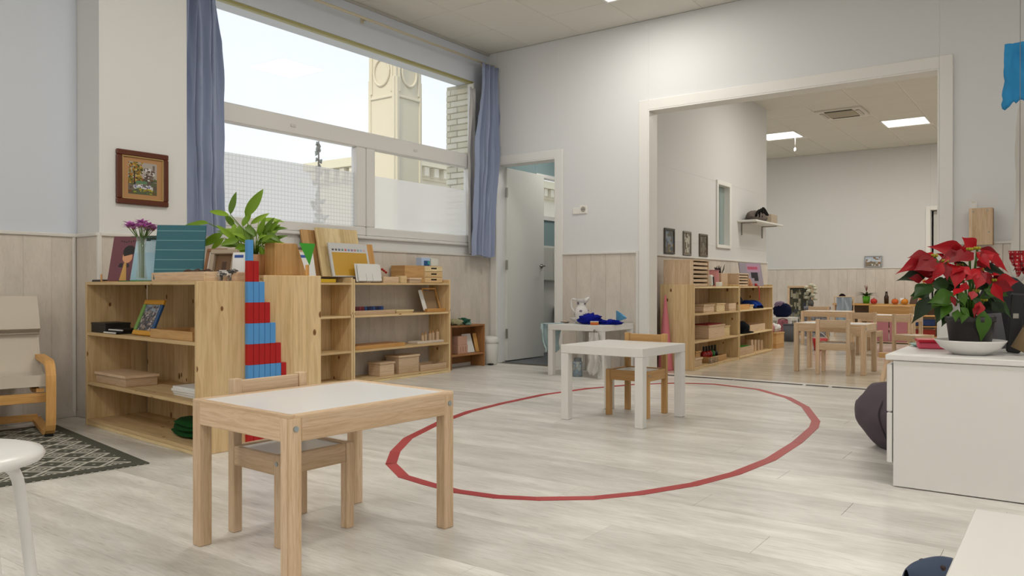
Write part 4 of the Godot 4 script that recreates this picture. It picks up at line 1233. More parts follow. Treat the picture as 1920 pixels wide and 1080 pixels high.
# ---------- tables and chairs ----------
# child's pine chair, seat towards local +z, backrest at -z side, base centre at origin
func make_chair(label: String, at: Vector3, turn: float, wk := "light", group := "") -> Node3D:
	var t := thing("child_chair", label, "chair", at, turn, group)
	var w := 0.29
	var d := 0.285
	var l := 0.032
	for s in [-1, 1]:
		board(t, "back_post", Vector3(l, 0.50, l), Vector3(s * (w - l) / 2, 0.25, -(d - l) / 2), wk, "y")
		board(t, "leg", Vector3(l, 0.285, l), Vector3(s * (w - l) / 2, 0.1425, (d - l) / 2), wk, "y")
		board(t, "side_apron", Vector3(0.018, 0.062, d - 2 * l), Vector3(s * (w / 2 - 0.011), 0.252, 0), wk, "z")
		mi(t, "bolt", cyl(0.007, 0.004, 10), mat("bolt", Color(0.68, 0.72, 0.74), 0.35, 0.8), Vector3(s * (w / 2 + 0.001), 0.258, (d - l) / 2), Vector3(0, 0, 90))
	board(t, "front_apron", Vector3(w - 2 * l, 0.062, 0.018), Vector3(0, 0.252, d / 2 - 0.011), wk, "x")
	board(t, "rear_apron", Vector3(w - 2 * l, 0.062, 0.018), Vector3(0, 0.252, -d / 2 + 0.011), wk, "x")
	bx(t, "seat", Vector3(w - 0.042, 0.008, d - 0.042), Vector3(0, 0.272, 0), mat("seat_white", Color(0.88, 0.88, 0.87), 0.35))
	board(t, "back_rail", Vector3(w - 2 * l, 0.072, 0.018), Vector3(0, 0.458, -d / 2 + 0.016), wk, "x")
	return t
# child's pine table with white inset top
func make_table(label: String, at: Vector3, turn: float, w: float, d: float, wk := "light") -> Node3D:
	var t := thing("child_table", label, "table", at, turn)
	var h := 0.45
	var l := 0.042
	for sx in [-1, 1]:
		for sz in [-1, 1]:
			board(t, "leg", Vector3(l, h - 0.004, l), Vector3(sx * (w - l) / 2, (h - 0.004) / 2, sz * (d - l) / 2), wk, "y", Vector3.ZERO, 0.003)
			mi(t, "bolt", cyl(0.008, 0.005, 12), mat("bolt", Color(0.68, 0.72, 0.74), 0.35, 0.8), Vector3(sx * (w / 2 + 0.0015), h - 0.035, sz * (d - l) / 2), Vector3(0, 0, 90))
	for s in [-1, 1]:
		board(t, "apron", Vector3(w - 2 * l, 0.068, 0.018), Vector3(0, h - 0.038, s * (d / 2 - 0.009)), wk, "x")
		board(t, "apron", Vector3(0.018, 0.068, d - 2 * l), Vector3(s * (w / 2 - 0.009), h - 0.038, 0), wk, "z")
		board(t, "rim", Vector3(w, 0.012, 0.02), Vector3(0, h - 0.002, s * (d / 2 - 0.01)), wk, "x", Vector3.ZERO, 0.004)
		board(t, "rim", Vector3(0.02, 0.012, d - 0.04), Vector3(s * (w / 2 - 0.01), h - 0.002, 0), wk, "z", Vector3.ZERO, 0.004)
	bx(t, "top_panel", Vector3(w - 0.04, 0.006, d - 0.04), Vector3(0, h - 0.002, 0), mat("top_white", Color(0.92, 0.93, 0.945), 0.22), Vector3.ZERO, 0.0)
	return t
# white side table with square legs flush to the top
func make_lack(label: String, at: Vector3, turn: float, w: float, h := 0.45, d := 0.0) -> Node3D:
	if d == 0.0:
		d = w
	var t := thing("side_table", label, "table", at, turn)
	var m := mat("lack_white", Color(0.895, 0.89, 0.875), 0.32)
	bx(t, "tabletop", Vector3(w, 0.05, d), Vector3(0, h - 0.025, 0), m, Vector3.ZERO, 0.002)
	for sx in [-1, 1]:
		for sz in [-1, 1]:
			bx(t, "leg", Vector3(0.05, h - 0.052, 0.05), Vector3(sx * (w / 2 - 0.025), (h - 0.05) / 2, sz * (d / 2 - 0.025)), m, Vector3.ZERO, 0.002)
	return t

func build_tables() -> void:
	make_table("pine child's table with white top, chair pushed under it", Vector3(-1.951, 0, -1.70), -3.5, 0.505, 0.645)
	# the chair's backrest stands just outside the table edge
	make_chair("pale pine child's chair tucked under the white-topped pine table", Vector3(-2.099, 0, -1.675), 87.0)
	make_lack("glossy white square low table standing on the red ring", Vector3(-2.222, 0, -4.262), -2.0, 0.55)
	make_chair("darker honey pine chair tucked under the white square table", Vector3(-2.225, 0, -4.445), 0.0, "oak")
	# red tape ring
	var ring := thing("tape_ring", "oval ring of red adhesive tape on the floor", "floor tape")
	var pts := []
	for p in [[733, 870], [757, 894], [800, 907], [858, 922], [930, 932], [1010, 936], [1110, 934.5], [1200, 925.5], [1300, 909], [1380, 888], [1445, 862], [1495, 830], [1526, 802], [1530, 790], [1510, 763], [1478, 746], [1420, 730], [1340, 720.5], [1270, 718.5], [1190, 721], [1100, 729], [1020, 740], [940, 757], [880, 772], [825, 792], [765, 822], [741, 847]]:
		pts.append(gy(p[0], p[1], 0.0))
	var n := pts.size()
	var tape := mat("red_tape", Color(0.66, 0.13, 0.14), 0.42)
	var tape2 := mat("red_tape_worn", Color(0.70, 0.20, 0.20), 0.45)
	for i in n:
		var a: Vector3 = pts[i]
		var b: Vector3 = pts[(i + 1) % n]
		var d := b - a
		bx(ring, "tape_strip", Vector3(0.05, 0.0012, d.length() + 0.02), (a + b) / 2 + Vector3(0, 0.0008 + 0.0004 * (i % 2), 0), tape if i % 5 else tape2, Vector3(0, rad_to_deg(atan2(d.x, d.z)), 0), 0.0003)

func curve_points(ctrl: Array, n: int) -> Array:
	var c := Curve3D.new()
	for i in ctrl.size():
		var t: Vector3 = (ctrl[min(i + 1, ctrl.size() - 1)] - ctrl[max(i - 1, 0)]) * 0.22
		c.add_point(ctrl[i], -t, t)
	var out := []
	for i in n + 1:
		out.append(c.sample_baked(c.get_baked_length() * i / n, true))
	return out

# flat bentwood strip: path in the yz plane, width across x, thickness across the path
func strip_mesh(ctrl: Array, width: float, thick: float, n := 24) -> ArrayMesh:
	var path := curve_points(ctrl, n)
	var rows := []
	for k in path.size():
		var t: Vector3 = (path[min(k + 1, path.size() - 1)] - path[max(k - 1, 0)]).normalized()
		var nn := Vector3(1, 0, 0).cross(t).normalized()
		var row := PackedVector3Array()
		for q in [[-1, -1], [1, -1], [1, -1], [1, 1], [1, 1], [-1, 1], [-1, 1], [-1, -1]]:
			row.append(path[k] + Vector3(q[0] * width / 2, 0, 0) + nn * q[1] * thick / 2)
		rows.append(row)
	var st := begin()
	for j in rows.size() - 1:
		var mid: Vector3 = (path[j] + path[j + 1]) / 2
		for i in [0, 2, 4, 6]:
			quad(st, rows[j][i], rows[j][i + 1], rows[j + 1][i + 1], rows[j + 1][i], mid)
	for e in [0, rows.size() - 1]:
		var mid: Vector3 = path[e] + (path[1 if e == 0 else rows.size() - 2] - path[e]) * 0.5
		quad(st, rows[e][0], rows[e][1], rows[e][3], rows[e][5], mid)
	return st.commit()

func build_left_corner() -> void:
	# framed picture on the pilaster
	var land := print_mat("landscape", 128, 128, func(im: Image):
		blotches(im, Color(0.66, 0.63, 0.60), Color(0.33, 0.36, 0.24), 0.5, [Color(0.36, 0.30, 0.28), Color(0.80, 0.79, 0.80), Color(0.45, 0.40, 0.36)], 2, 40, 0.16)
		var r := RandomNumberGenerator.new()
		r.seed = 8
		for k in 260:
			im.fill_rect(Rect2i(int(r.randf() * 58), int(r.randf() * 84), 3 + r.randi() % 8, 3 + r.randi() % 6), [Color(0.62, 0.50, 0.12), Color(0.48, 0.42, 0.14), Color(0.66, 0.34, 0.10), Color(0.24, 0.26, 0.14), Color(0.76, 0.66, 0.30)][r.randi() % 5])
		for k in 30:
			im.fill_rect(Rect2i(60 + int(r.randf() * 60), 30 + int(r.randf() * 45), 4 + r.randi() % 18, 2 + r.randi() % 6), [Color(0.28, 0.20, 0.14), Color(0.84, 0.84, 0.85), Color(0.40, 0.28, 0.18), Color(0.20, 0.16, 0.16)][r.randi() % 4])
		im.fill_rect(Rect2i(24, 36, 5, 62), Color(0.14, 0.11, 0.12))
		im.fill_rect(Rect2i(34, 74, 50, 12), Color(0.36, 0.50, 0.38))
		for k in 60:
			im.fill_rect(Rect2i(22 + int(r.randf() * 78), 86 + int(r.randf() * 16), 3 + r.randi() % 9, 2 + r.randi() % 6), [Color(0.86, 0.86, 0.88), Color(0.40, 0.38, 0.52), Color(0.70, 0.72, 0.76)][r.randi() % 3])
		for k in 50:
			im.fill_rect(Rect2i(int(r.randf() * 118), 104 + int(r.randf() * 18), 5 + r.randi() % 10, 3 + r.randi() % 5), [Color(0.66, 0.62, 0.16), Color(0.38, 0.46, 0.18), Color(0.46, 0.28, 0.14), Color(0.30, 0.34, 0.26)][r.randi() % 4]))
	var pf := thing("framed_picture", "small autumn landscape in brown wooden frame with tan mount", "picture", Vector3(XP + 0.011, 1.305, -2.624), 90.0)
	var fw := mat("frame_redbrown", Color(0.36, 0.17, 0.09), 0.4)
	var W := 0.334
	var Hh := 0.333
	for s in [-1, 1]:
		bx(pf, "frame_rail", Vector3(W, 0.034, 0.022), Vector3(0, Hh / 2 + s * (Hh - 0.034) / 2, 0), fw, Vector3.ZERO, 0.006)
		bx(pf, "frame_stile", Vector3(0.034, Hh - 0.068, 0.022), Vector3(s * (W - 0.034) / 2, Hh / 2, 0), fw, Vector3.ZERO, 0.006)
		bx(pf, "gilt_slip", Vector3(W - 0.068, 0.006, 0.014), Vector3(0, Hh / 2 + s * (Hh - 0.074) / 2, 0), mat("gilt", Color(0.72, 0.62, 0.40), 0.4), Vector3.ZERO, 0.002)
		bx(pf, "gilt_slip", Vector3(0.006, Hh - 0.08, 0.014), Vector3(s * (W - 0.074) / 2, Hh / 2, 0), mat("gilt", Color.WHITE), Vector3.ZERO, 0.002)
	bx(pf, "mount", Vector3(W - 0.06, Hh - 0.06, 0.006), Vector3(0, Hh / 2, -0.006), mat("mount_tan", Color(0.70, 0.53, 0.36), 0.8), Vector3.ZERO, 0.0)
	print_quad(pf, "painting", 0.185, 0.20, Vector3(0, Hh / 2, -0.0022), land)
	# curtains and rod
	var rod := thing("curtain_rod", "slim cream curtain rod above the wide window", "curtain rod", Vector3(-4.875, 3.065, 0))
	var rodm := mat("rod_cream", Color(0.82, 0.78, 0.68), 0.4)
	mi(rod, "rod", tube([Vector3(0, 0, -2.96), Vector3(0, 0, -6.47)], [0.011], 12), rodm)
	for zz in [-3.1, -4.72, -6.4]:
		mi(rod, "bracket", tube([Vector3(-0.1, 0.015, zz), Vector3(-0.03, 0.015, zz), Vector3(0, -0.013, zz)], [0.007], 8), rodm)
		bx(rod, "bracket_plate", Vector3(0.008, 0.05, 0.03), Vector3(-0.10, 0.015, zz), rodm)
	mi(rod, "finial", blob(Vector3(0.018, 0.018, 0.018), 1, 0.0, false, 12), rodm, Vector3(0, 0, -6.475))
	var cm := cloth("curtain_blue", Color(0.68, 0.725, 0.845), 9.0)
	cm.backlight_enabled = true
	cm.backlight = Color(0.30, 0.33, 0.42)
	var c1 := thing("curtain", "long blue curtain drawn aside next to the framed picture", "curtain", Vector3(-4.86, 0, -3.13))
	mi(c1, "cloth", curtain_mesh(1.16, 3.05, 0.30, 5, 0.055, 4, 0.02), cm)
	var c2 := thing("curtain", "blue curtain bunched in the corner beside the washroom door", "curtain", Vector3(-4.845, 0, -6.265))
	mi(c2, "cloth", curtain_mesh(1.10, 3.05, 0.36, 6, 0.05, 9, -0.11), cm)
	var c3 := thing("pale_lining", "narrow white lining strip behind the bunched blue curtain", "curtain lining", Vector3(-4.935, 0, -6.20))
	mi(c3, "cloth", curtain_mesh(1.12, 2.80, 0.12, 2, 0.015, 3, 0.0), cloth("lining", Color(0.86, 0.85, 0.84)))
	# armchair
	var ac := thing("lounge_chair", "child's bentwood lounge chair with cream canvas cushion", "armchair", Vector3(-4.675, 0.0075, -1.765), 12.0)
	var bw := wood("honey", "y", 0)
	# local: x across, +z forward (away from backrest): chair faces +x in the room
	ac.rotation_degrees.y = 74.0
	for s in [-1, 1]:
		var x: float = 0.235 * s
		mi(ac, "side_frame", strip_mesh([Vector3(x, 0.03, -0.26), Vector3(x, 0.018, 0.0), Vector3(x, 0.02, 0.20), Vector3(x, 0.06, 0.27), Vector3(x, 0.20, 0.285), Vector3(x, 0.33, 0.28), Vector3(x, 0.385, 0.23), Vector3(x, 0.395, 0.1), Vector3(x, 0.40, -0.12)], 0.045, 0.024, 40), bw)
		mi(ac, "back_frame", strip_mesh([Vector3(x * 0.82, 0.66, -0.30), Vector3(x * 0.82, 0.45, -0.20), Vector3(x * 0.82, 0.27, -0.09), Vector3(x * 0.82, 0.235, 0.04), Vector3(x * 0.82, 0.25, 0.24)], 0.035, 0.02, 30), bw)
		bx(ac, "foot_cap", Vector3(0.042, 0.016, 0.05), Vector3(x, 0.008, 0.20), mat("black_plastic", Color.BLACK))
	board(ac, "cross_bar", Vector3(0.47, 0.05, 0.02), Vector3(0, 0.21, 0.23), "honey", "x")
	board(ac, "cross_bar", Vector3(0.47, 0.04, 0.02), Vector3(0, 0.045, -0.2), "honey", "x")
	var canvas := cloth("canvas", Color(0.84, 0.80, 0.74), 22.0)
	var cush := strip_mesh([Vector3(0, 0.69, -0.305), Vector3(0, 0.48, -0.195), Vector3(0, 0.32, -0.09), Vector3(0, 0.285, 0.02), Vector3(0, 0.30, 0.25)], 0.475, 0.06, 36)
	mi(ac, "cushion", cush, canvas)
	mi(ac, "head_roll", strip_mesh([Vector3(0, 0.71, -0.315), Vector3(0, 0.60, -0.235), Vector3(0, 0.53, -0.195)], 0.485, 0.06, 12), canvas, Vector3(0, 0.01, 0.02))
	bx(ac, "seam", Vector3(0.482, 0.006, 0.012), Vector3(0, 0.525, -0.163), cloth("canvas_seam", Color(0.70, 0.66, 0.60)), Vector3(-25, 0, 0))
	# stool
	var stc := Vector3(-1.937, 0, -0.649)
	var stl := thing("stool", "round white metal stool with bent tube legs", "stool", stc, 0.0)
	var wm := mat("stool_white", Color(0.90, 0.90, 0.89), 0.3)
	mi(stl, "seat", lathe([Vector2(0.001, 0.455), Vector2(0.15, 0.452), Vector2(0.172, 0.445), Vector2(0.178, 0.435), Vector2(0.172, 0.425), Vector2(0.14, 0.42), Vector2(0.001, 0.42)], 48), wm)
	for k in 3:
		bx(stl, "slot", Vector3(0.10, 0.002, 0.014), Vector3(-0.02, 0.4545, -0.03 + 0.03 * k), mat("slot_grey", Color(0.42, 0.42, 0.42), 0.6), Vector3(0, 35, 0), 0.0008)
	for k in 4:
		var a := deg_to_rad(8.7 + 90.0 * k)
		var d := Vector3(cos(a), 0, -sin(a))
		mi(stl, "leg", tube(curve_points([Vector3(0, 0.41, 0) + d * 0.02, Vector3(0, 0.408, 0) + d * 0.09, Vector3(0, 0.385, 0) + d * 0.135, Vector3(0, 0.32, 0) + d * 0.152, Vector3(0, 0.005, 0) + d * 0.19], 20), [0.0125], 12), wm)
		mi(stl, "foot", cyl(0.014, 0.012, 12), mat("foot_grey", Color(0.5, 0.5, 0.5), 0.6), d * 0.19 + Vector3(0, 0.006, 0))
	# rug
	var rug_pic := print_mat("rug_weave", 256, 256, func(im: Image):
		for yy in 256:
			for xx in 256:
				var u := fposmod(xx / 64.0, 1.0) - 0.5
				var v := fposmod(yy / 64.0, 1.0) - 0.5
				var d := absf(u) + absf(v)
				var on := (d > 0.40 and d < 0.55) or (d > 0.17 and d < 0.27) or d < 0.07 or d > 0.93
				if absf(u) < 0.03 and d > 0.26 and d < 0.40:
					on = true
				im.set_pixel(xx, yy, Color(0.74, 0.73, 0.69) if on else Color(0.30, 0.30, 0.26)), 0.95)
	var ra: Vector3 = gy(280, 870, 0)
	var rb: Vector3 = gy(102, 797, 0)
	var rc: Vector3 = gy(60, 905, 0)
	var ux := (rb - ra).normalized()
	var uz := Vector3(-ux.z, 0, ux.x)
	if uz.z < 0:
		uz = -uz
	var rug := thing("woven_rug", "dark green-grey rug with cream diamond pattern beneath the lounge chair", "rug")
	var ln := ra.distance_to(rb)
	rug.transform = Transform3D(Basis(-ux, Vector3.UP, uz), ra)
	# local x runs from the far corner to the near one, z across the rug
	bx(rug, "pile", Vector3(ln, 0.006, 1.9), Vector3(-ln / 2, 0.003, 0.95), mat("rug_base", Color(0.30, 0.30, 0.26), 0.95))
	rug_pic.uv1_scale = Vector3(2.4, 3.4, 1.0)
	print_quad(rug, "woven_pattern", ln - 0.12, 1.80, Vector3(-ln / 2 - 0.0, 0.0066, 0.955), rug_pic, Vector3(-90, 0, 0))
	var r := RandomNumberGenerator.new()
	r.seed = 4
	for k in 60:
		bx(rug, "fringe", Vector3(0.012, 0.002, 0.010), Vector3(0.006, 0.002, 0.02 + k * 0.0315), mat("fringe", Color(0.72, 0.70, 0.65), 0.95), Vector3(0, r.randf_range(-15, 15), 0), 0.0004)

# gathered cloth hanging along z, y from y0 to y1; slant shifts the top along z
func curtain_mesh(y0: float, y1: float, width: float, folds: int, amp: float, seed_: int, slant: float) -> ArrayMesh:
	var nz := FastNoiseLite.new()
	nz.seed = seed_
	nz.frequency = 0.8
	var rows := []
	for side in [1, -1]:
		for jj in 29:
			var j: int = jj if side == 1 else 28 - jj
			var t := j / 28.0
			var y := lerpf(y0, y1, t)
			var row := PackedVector3Array()
			var squeeze := 1.0 - 0.28 * smoothstep(0.55, 1.0, t)
			var n := folds * 14
			for i in n + 1:
				var s := float(i) / n
				var ph := s * folds * TAU + nz.get_noise_2d(s * 3.0, y * 0.9) * 2.4
				var a := amp * (0.55 + 0.6 * nz.get_noise_2d(s * 4.0 + 9.0, y * 0.5))
				var x: float = sin(ph) * a + nz.get_noise_2d(s * 2.0, y * 1.7 + 4.0) * 0.02 - side * 0.002
				var z := (0.5 - s) * width * squeeze + cos(ph * 0.5) * 0.012 + slant * t
				row.append(Vector3(x, y + 0.012 * sin(s * 7.0) * (1.0 - t), z))
			rows.append(row)
	return skin(rows)

# hanging cloth: drapes from a top edge, width along local x, wavy
func drape_mesh(w: float, h: float, seed_: int, taper := 0.0, thick := 0.004) -> ArrayMesh:
	var nz := FastNoiseLite.new()
	nz.seed = seed_
	nz.frequency = 1.0
	var rows := []
	for side in [1, -1]:
		for jj in 15:
			var j: int = jj if side == 1 else 14 - jj
			var t := j / 14.0
			var row := PackedVector3Array()
			for i in 25:
				var s := i / 24.0 - 0.5
				var x := s * w * (1.0 - taper * t)
				row.append(Vector3(x + nz.get_noise_2d(t * 2.0, 3.0) * 0.03 * t, -h * t + nz.get_noise_2d(s * 3.0, 8.0) * 0.05 * t, sin(s * 17.0 + seed_) * 0.012 * (0.3 + t) + nz.get_noise_2d(s * 4.0, t * 2.0) * 0.025 + side * thick / 2))
			rows.append(row)
	return skin(rows)

func build_door_corner() -> void:
	# switch and socket
	var sw := thing("wall_socket", "white double switch and socket plate on pale blue wall", "wall socket", Vector3(-3.86, 1.536, ZR), 0.0)
	var wp := mat("switch_white", Color(0.93, 0.92, 0.89), 0.35)
	bx(sw, "plate", Vector3(0.082, 0.082, 0.010), Vector3(0.035, 0, 0.005), wp)
	bx(sw, "plate", Vector3(0.075, 0.06, 0.012), Vector3(-0.045, -0.012, 0.006), wp)
	mi(sw, "socket_face", cyl(0.026, 0.004, 20), mat("socket_grey", Color(0.66, 0.64, 0.60), 0.5), Vector3(0.035, 0, 0.011), Vector3(90, 0, 0))
	for s in [-1, 1]:
		mi(sw, "pin_hole", cyl(0.004, 0.002, 8), mat("pin_dark", Color(0.08, 0.08, 0.08), 0.8), Vector3(0.035 + s * 0.01, 0, 0.0135), Vector3(90, 0, 0))
	# small brown shelf by the door
	var sb := shelf_unit("small_shelf", "small brown two-tier shelf in the corner by washroom door", Vector3(-4.79, 0, -5.68), 90.0, 0.53, 0.42, 0.18, [0.14], 0.0, "brown", "brown")
	sb.set_meta("category", "shelf")
	var ts: Transform3D = sb.transform
	var pk := thing("stacked_box", "pinkish carton with slits on the small brown shelf", "box", ts * Vector3(0.22, 0.1405, -0.09), 90.0)
	var pink := mat("carton_pink", Color(0.78, 0.62, 0.54), 0.7)
	bx(pk, "lower_carton", Vector3(0.15, 0.085, 0.12), Vector3(0, 0.0425, 0), pink)
	bx(pk, "upper_carton", Vector3(0.14, 0.085, 0.11), Vector3(0, 0.1285, 0), pink)
	for k in 3:
		bx(pk, "slit", Vector3(0.006, 0.05, 0.002), Vector3(-0.04 + 0.04 * k, 0.045, 0.0605), mat("slit", Color(0.60, 0.44, 0.37), 0.8))
	card("paper_sheet", "white sheet leaning inside the small brown shelf", "paper", ts * Vector3(0.37, 0.1425, -0.06), 90.0, 18.0, 0.14, 0.19, 0.004, mat("white_paper", Color.WHITE), null)
	card("wooden_board", "thin brown board leaning at small shelf's far side", "board", ts * Vector3(0.47, 0.1425, -0.05), 84.0, 14.0, 0.05, 0.19, 0.008, wood("honey", "y", 1), null)
	var pl := thing("fabric_scrap", "bunched green and cream patterned cloth on small shelf top", "cloth", ts * Vector3(0.16, 0.4205, -0.07), 90.0)
	mi(pl, "bundle", blob(Vector3(0.10, 0.035, 0.07), 5, 0.6), cloth("scrap_cream", Color(0.70, 0.68, 0.55)))
	mi(pl, "green_fold", blob(Vector3(0.06, 0.03, 0.05), 9, 0.8), cloth("scrap_green", Color(0.18, 0.36, 0.30)), Vector3(0.07, 0.012, 0.04))
	mi(pl, "pale_fold", blob(Vector3(0.04, 0.02, 0.035), 12, 0.8), cloth("scrap_pale", Color(0.55, 0.70, 0.66)), Vector3(0.10, 0.0, 0.055))
	# bin
	var bn := thing("waste_bin", "small white pedal bin between small shelf and door", "bin", Vector3(-4.84, 0, -6.36))
	var bm := mat("bin_white", Color(0.86, 0.86, 0.84), 0.35)
	mi(bn, "bucket", lathe([Vector2(0.001, 0.004), Vector2(0.07, 0.004), Vector2(0.074, 0.01), Vector2(0.088, 0.22), Vector2(0.086, 0.222), Vector2(0.001, 0.222)], 28), bm)
	mi(bn, "lid", lathe([Vector2(0.092, 0.222), Vector2(0.094, 0.235), Vector2(0.085, 0.27), Vector2(0.05, 0.285), Vector2(0.001, 0.29)], 28), bm)
	bx(bn, "pedal", Vector3(0.05, 0.012, 0.04), Vector3(0.06, 0.010, 0.07), mat("black_plastic", Color.BLACK))
	# wall table with washing things
	var at := Vector3(-3.555, 0, -6.185)
	make_lack("white side table against the wall holding jug and basin", at, 0.0, 0.56, 0.458, 0.58)
	var ty := 0.4585
	var bowl := thing("wash_basin", "white china basin under the flowered jug", "basin", Vector3(-3.665, ty, -6.20))
	var china := mat("china", Color(0.90, 0.89, 0.88), 0.15)
	mi(bowl, "bowl", lathe([Vector2(0.001, 0), Vector2(0.055, 0), Vector2(0.06, 0.008), Vector2(0.11, 0.045), Vector2(0.118, 0.052), Vector2(0.112, 0.052), Vector2(0.055, 0.012), Vector2(0.001, 0.010)], 36), china)
	var jug := thing("china_jug", "white china jug with grey flower decoration in the basin", "jug", Vector3(-3.665, ty + 0.013, -6.20))
	mi(jug, "body", lathe([Vector2(0.001, 0), Vector2(0.04, 0), Vector2(0.042, 0.008), Vector2(0.038, 0.02), Vector2(0.062, 0.06), Vector2(0.066, 0.09), Vector2(0.05, 0.13), Vector2(0.036, 0.155), Vector2(0.042, 0.19), Vector2(0.055, 0.21), Vector2(0.05, 0.208), Vector2(0.032, 0.155), Vector2(0.001, 0.15)], 32), china)
	mi(jug, "spout", tube([Vector3(0.03, 0.185, 0), Vector3(0.055, 0.205, 0), Vector3(0.082, 0.225, 0)], [0.022, 0.02, 0.008], 12), china)
	mi(jug, "handle", tube(curve_points([Vector3(-0.04, 0.195, 0), Vector3(-0.10, 0.205, 0), Vector3(-0.105, 0.13, 0), Vector3(-0.058, 0.075, 0)], 16), [0.008], 8), china)
	var deco := mat("deco_grey", Color(0.46, 0.44, 0.52), 0.4)
	for k in 9:
		var a := k * 0.75 + 0.4
		var hh: float = [0.07, 0.10, 0.17][k % 3]
		var rr: float = [0.0645, 0.0635, 0.041][k % 3]
		var o := mi(jug, "flower_mark", blob(Vector3(0.014, 0.012, 0.003), k, 0.5, false, 10), deco, Vector3(cos(a) * rr, hh, sin(a) * rr))
		o.rotation.y = -a + PI / 2
	var bc := thing("blue_cloth", "crumpled royal blue cloth on the white side table", "cloth", Vector3(-3.46, ty, -6.10), 10.0)
	var rb := cloth("royal_blue", Color(0.09, 0.13, 0.58))
	mi(bc, "crumple", blob(Vector3(0.10, 0.05, 0.07), 14, 0.7), rb, Vector3(-0.05, 0, 0))
	mi(bc, "corner", blob(Vector3(0.10, 0.022, 0.06), 17, 0.8), rb, Vector3(0.12, 0, -0.02))
	var og := thing("orange_sponge", "small orange and white sponge beside the blue cloth", "sponge", Vector3(-3.415, ty, -6.0), 20.0)
	bx(og, "sponge", Vector3(0.07, 0.024, 0.045), Vector3(0, 0.012, 0), mat("orange", Color(0.80, 0.42, 0.18), 0.9), Vector3.ZERO, 0.006)
	bx(og, "scourer", Vector3(0.07, 0.008, 0.045), Vector3(0, 0.028, 0), mat("scour", Color(0.84, 0.80, 0.72), 0.9))
	var fn := thing("funnel", "light blue plastic funnel lying on side table by the wall", "funnel", Vector3(-3.32, ty + 0.068, -6.30), 20.0)
	mi(fn, "cone", lathe([Vector2(0.06, 0.02), Vector2(0.012, -0.05), Vector2(0.010, -0.05), Vector2(0.056, 0.022)], 20), mat("funnel_blue", Color(0.36, 0.66, 0.84), 0.4), Vector3.ZERO, Vector3(0, 0, -35))
	mi(fn, "spout", tube([Vector3(-0.03, -0.04, 0), Vector3(-0.055, -0.052, 0)], [0.010, 0.007], 8), mat("funnel_blue", Color.WHITE))
	var sd := thing("soap_dish", "flat grey soap dish beside the china basin", "dish", Vector3(-3.80, ty, -6.13))
	mi(sd, "dish", lathe([Vector2(0.001, 0), Vector2(0.03, 0), Vector2(0.045, 0.012), Vector2(0.042, 0.013), Vector2(0.001, 0.005)], 20), mat("pewter", Color(0.52, 0.48, 0.45), 0.4, 0.3))
	mi(sd, "soap", blob(Vector3(0.024, 0.009, 0.017), 4, 0.1), mat("soap", Color(0.75, 0.66, 0.58), 0.5), Vector3(0, 0.006, 0))
	var tw := thing("hand_towel", "pale blue hand towel hanging off side table's edge", "towel", Vector3(-3.845, ty + 0.004, -5.98), 68.0)
	mi(tw, "cloth", drape_mesh(0.24, 0.26, 3, 0.3), cloth("towel_blue", Color(0.76, 0.85, 0.87)), Vector3(0, 0, -0.012))
	bx(tw, "top_fold", Vector3(0.20, 0.006, 0.05), Vector3(0, 0.0, 0.02), cloth("towel_blue", Color.WHITE))
	var tw2 := thing("hand_towel", "white towel hanging from a hook at the side table's front", "towel", Vector3(-3.345, 0.40, -5.868), -10.0)
	mi(tw2, "cloth", drape_mesh(0.11, 0.36, 6, -0.5), cloth("towel_white", Color(0.88, 0.87, 0.85)))
	bx(tw2, "hook", Vector3(0.014, 0.03, 0.014), Vector3(0, 0.012, -0.006), mat("steel", Color.WHITE))
	var jar := thing("floor_jar", "tall blue-grey patterned tin on floor under the side table", "tin", gy(1083, 706, 0.0) * Vector3(1, 0, 1), 0.0)
	var tin := print_mat("tin_print", 64, 64, func(im: Image):
		blotches(im, Color(0.50, 0.57, 0.62), Color(0.50, 0.57, 0.62), 0.5, [Color(0.36, 0.44, 0.50), Color(0.68, 0.72, 0.74), Color(0.60, 0.58, 0.54)], 12, 90, 0.16))
	tin.uv1_triplanar = true
	tin.uv1_scale = Vector3.ONE * 7.0
	mi(jar, "body", lathe([Vector2(0.001, 0), Vector2(0.04, 0), Vector2(0.042, 0.004), Vector2(0.042, 0.13), Vector2(0.038, 0.135), Vector2(0.001, 0.135)], 24), tin)
	mi(jar, "lid", cyl(0.034, 0.03, 20), mat("tin_lid", Color(0.45, 0.48, 0.50), 0.4, 0.4), Vector3(0, 0.15, 0))
	# washroom fittings
	var sk := thing("wash_sink", "white sink on the washroom wall", "sink", Vector3(-5.12, 0, -8.05), 90.0)
	mi(sk, "basin", lathe([Vector2(0.001, 0.40), Vector2(0.14, 0.41), Vector2(0.19, 0.50), Vector2(0.195, 0.56), Vector2(0.18, 0.56), Vector2(0.12, 0.46), Vector2(0.001, 0.44)], 28), china, Vector3(0, 0, 0.20))
	mi(sk, "pedestal", cyl(0.06, 0.40, 16), china, Vector3(0, 0.20, 0.12))
	var sbt := thing("soap_bottle", "clear soap bottle with pump on the washroom sink", "bottle", Vector3(-4.975, 0.565, -8.05))
	mi(sbt, "body", lathe([Vector2(0.001, 0), Vector2(0.032, 0), Vector2(0.032, 0.10), Vector2(0.012, 0.13), Vector2(0.012, 0.15), Vector2(0.001, 0.15)], 18), mat("soap_clear", Color(0.75, 0.76, 0.70), 0.2))
	mi(sbt, "pump", cyl(0.009, 0.05, 10), mat("pump", Color(0.86, 0.84, 0.72), 0.4), Vector3(0, 0.172, 0))
	var cb := thing("wall_cabinet", "pale grey cabinet on the washroom wall above sink", "cabinet", Vector3(-5.12, 0.86, -8.05), 90.0)
	bx(cb, "body", Vector3(0.9, 0.40, 0.05), Vector3(0, 0.20, 0.026), mat("wash_cab", Color(0.80, 0.80, 0.77), 0.4))
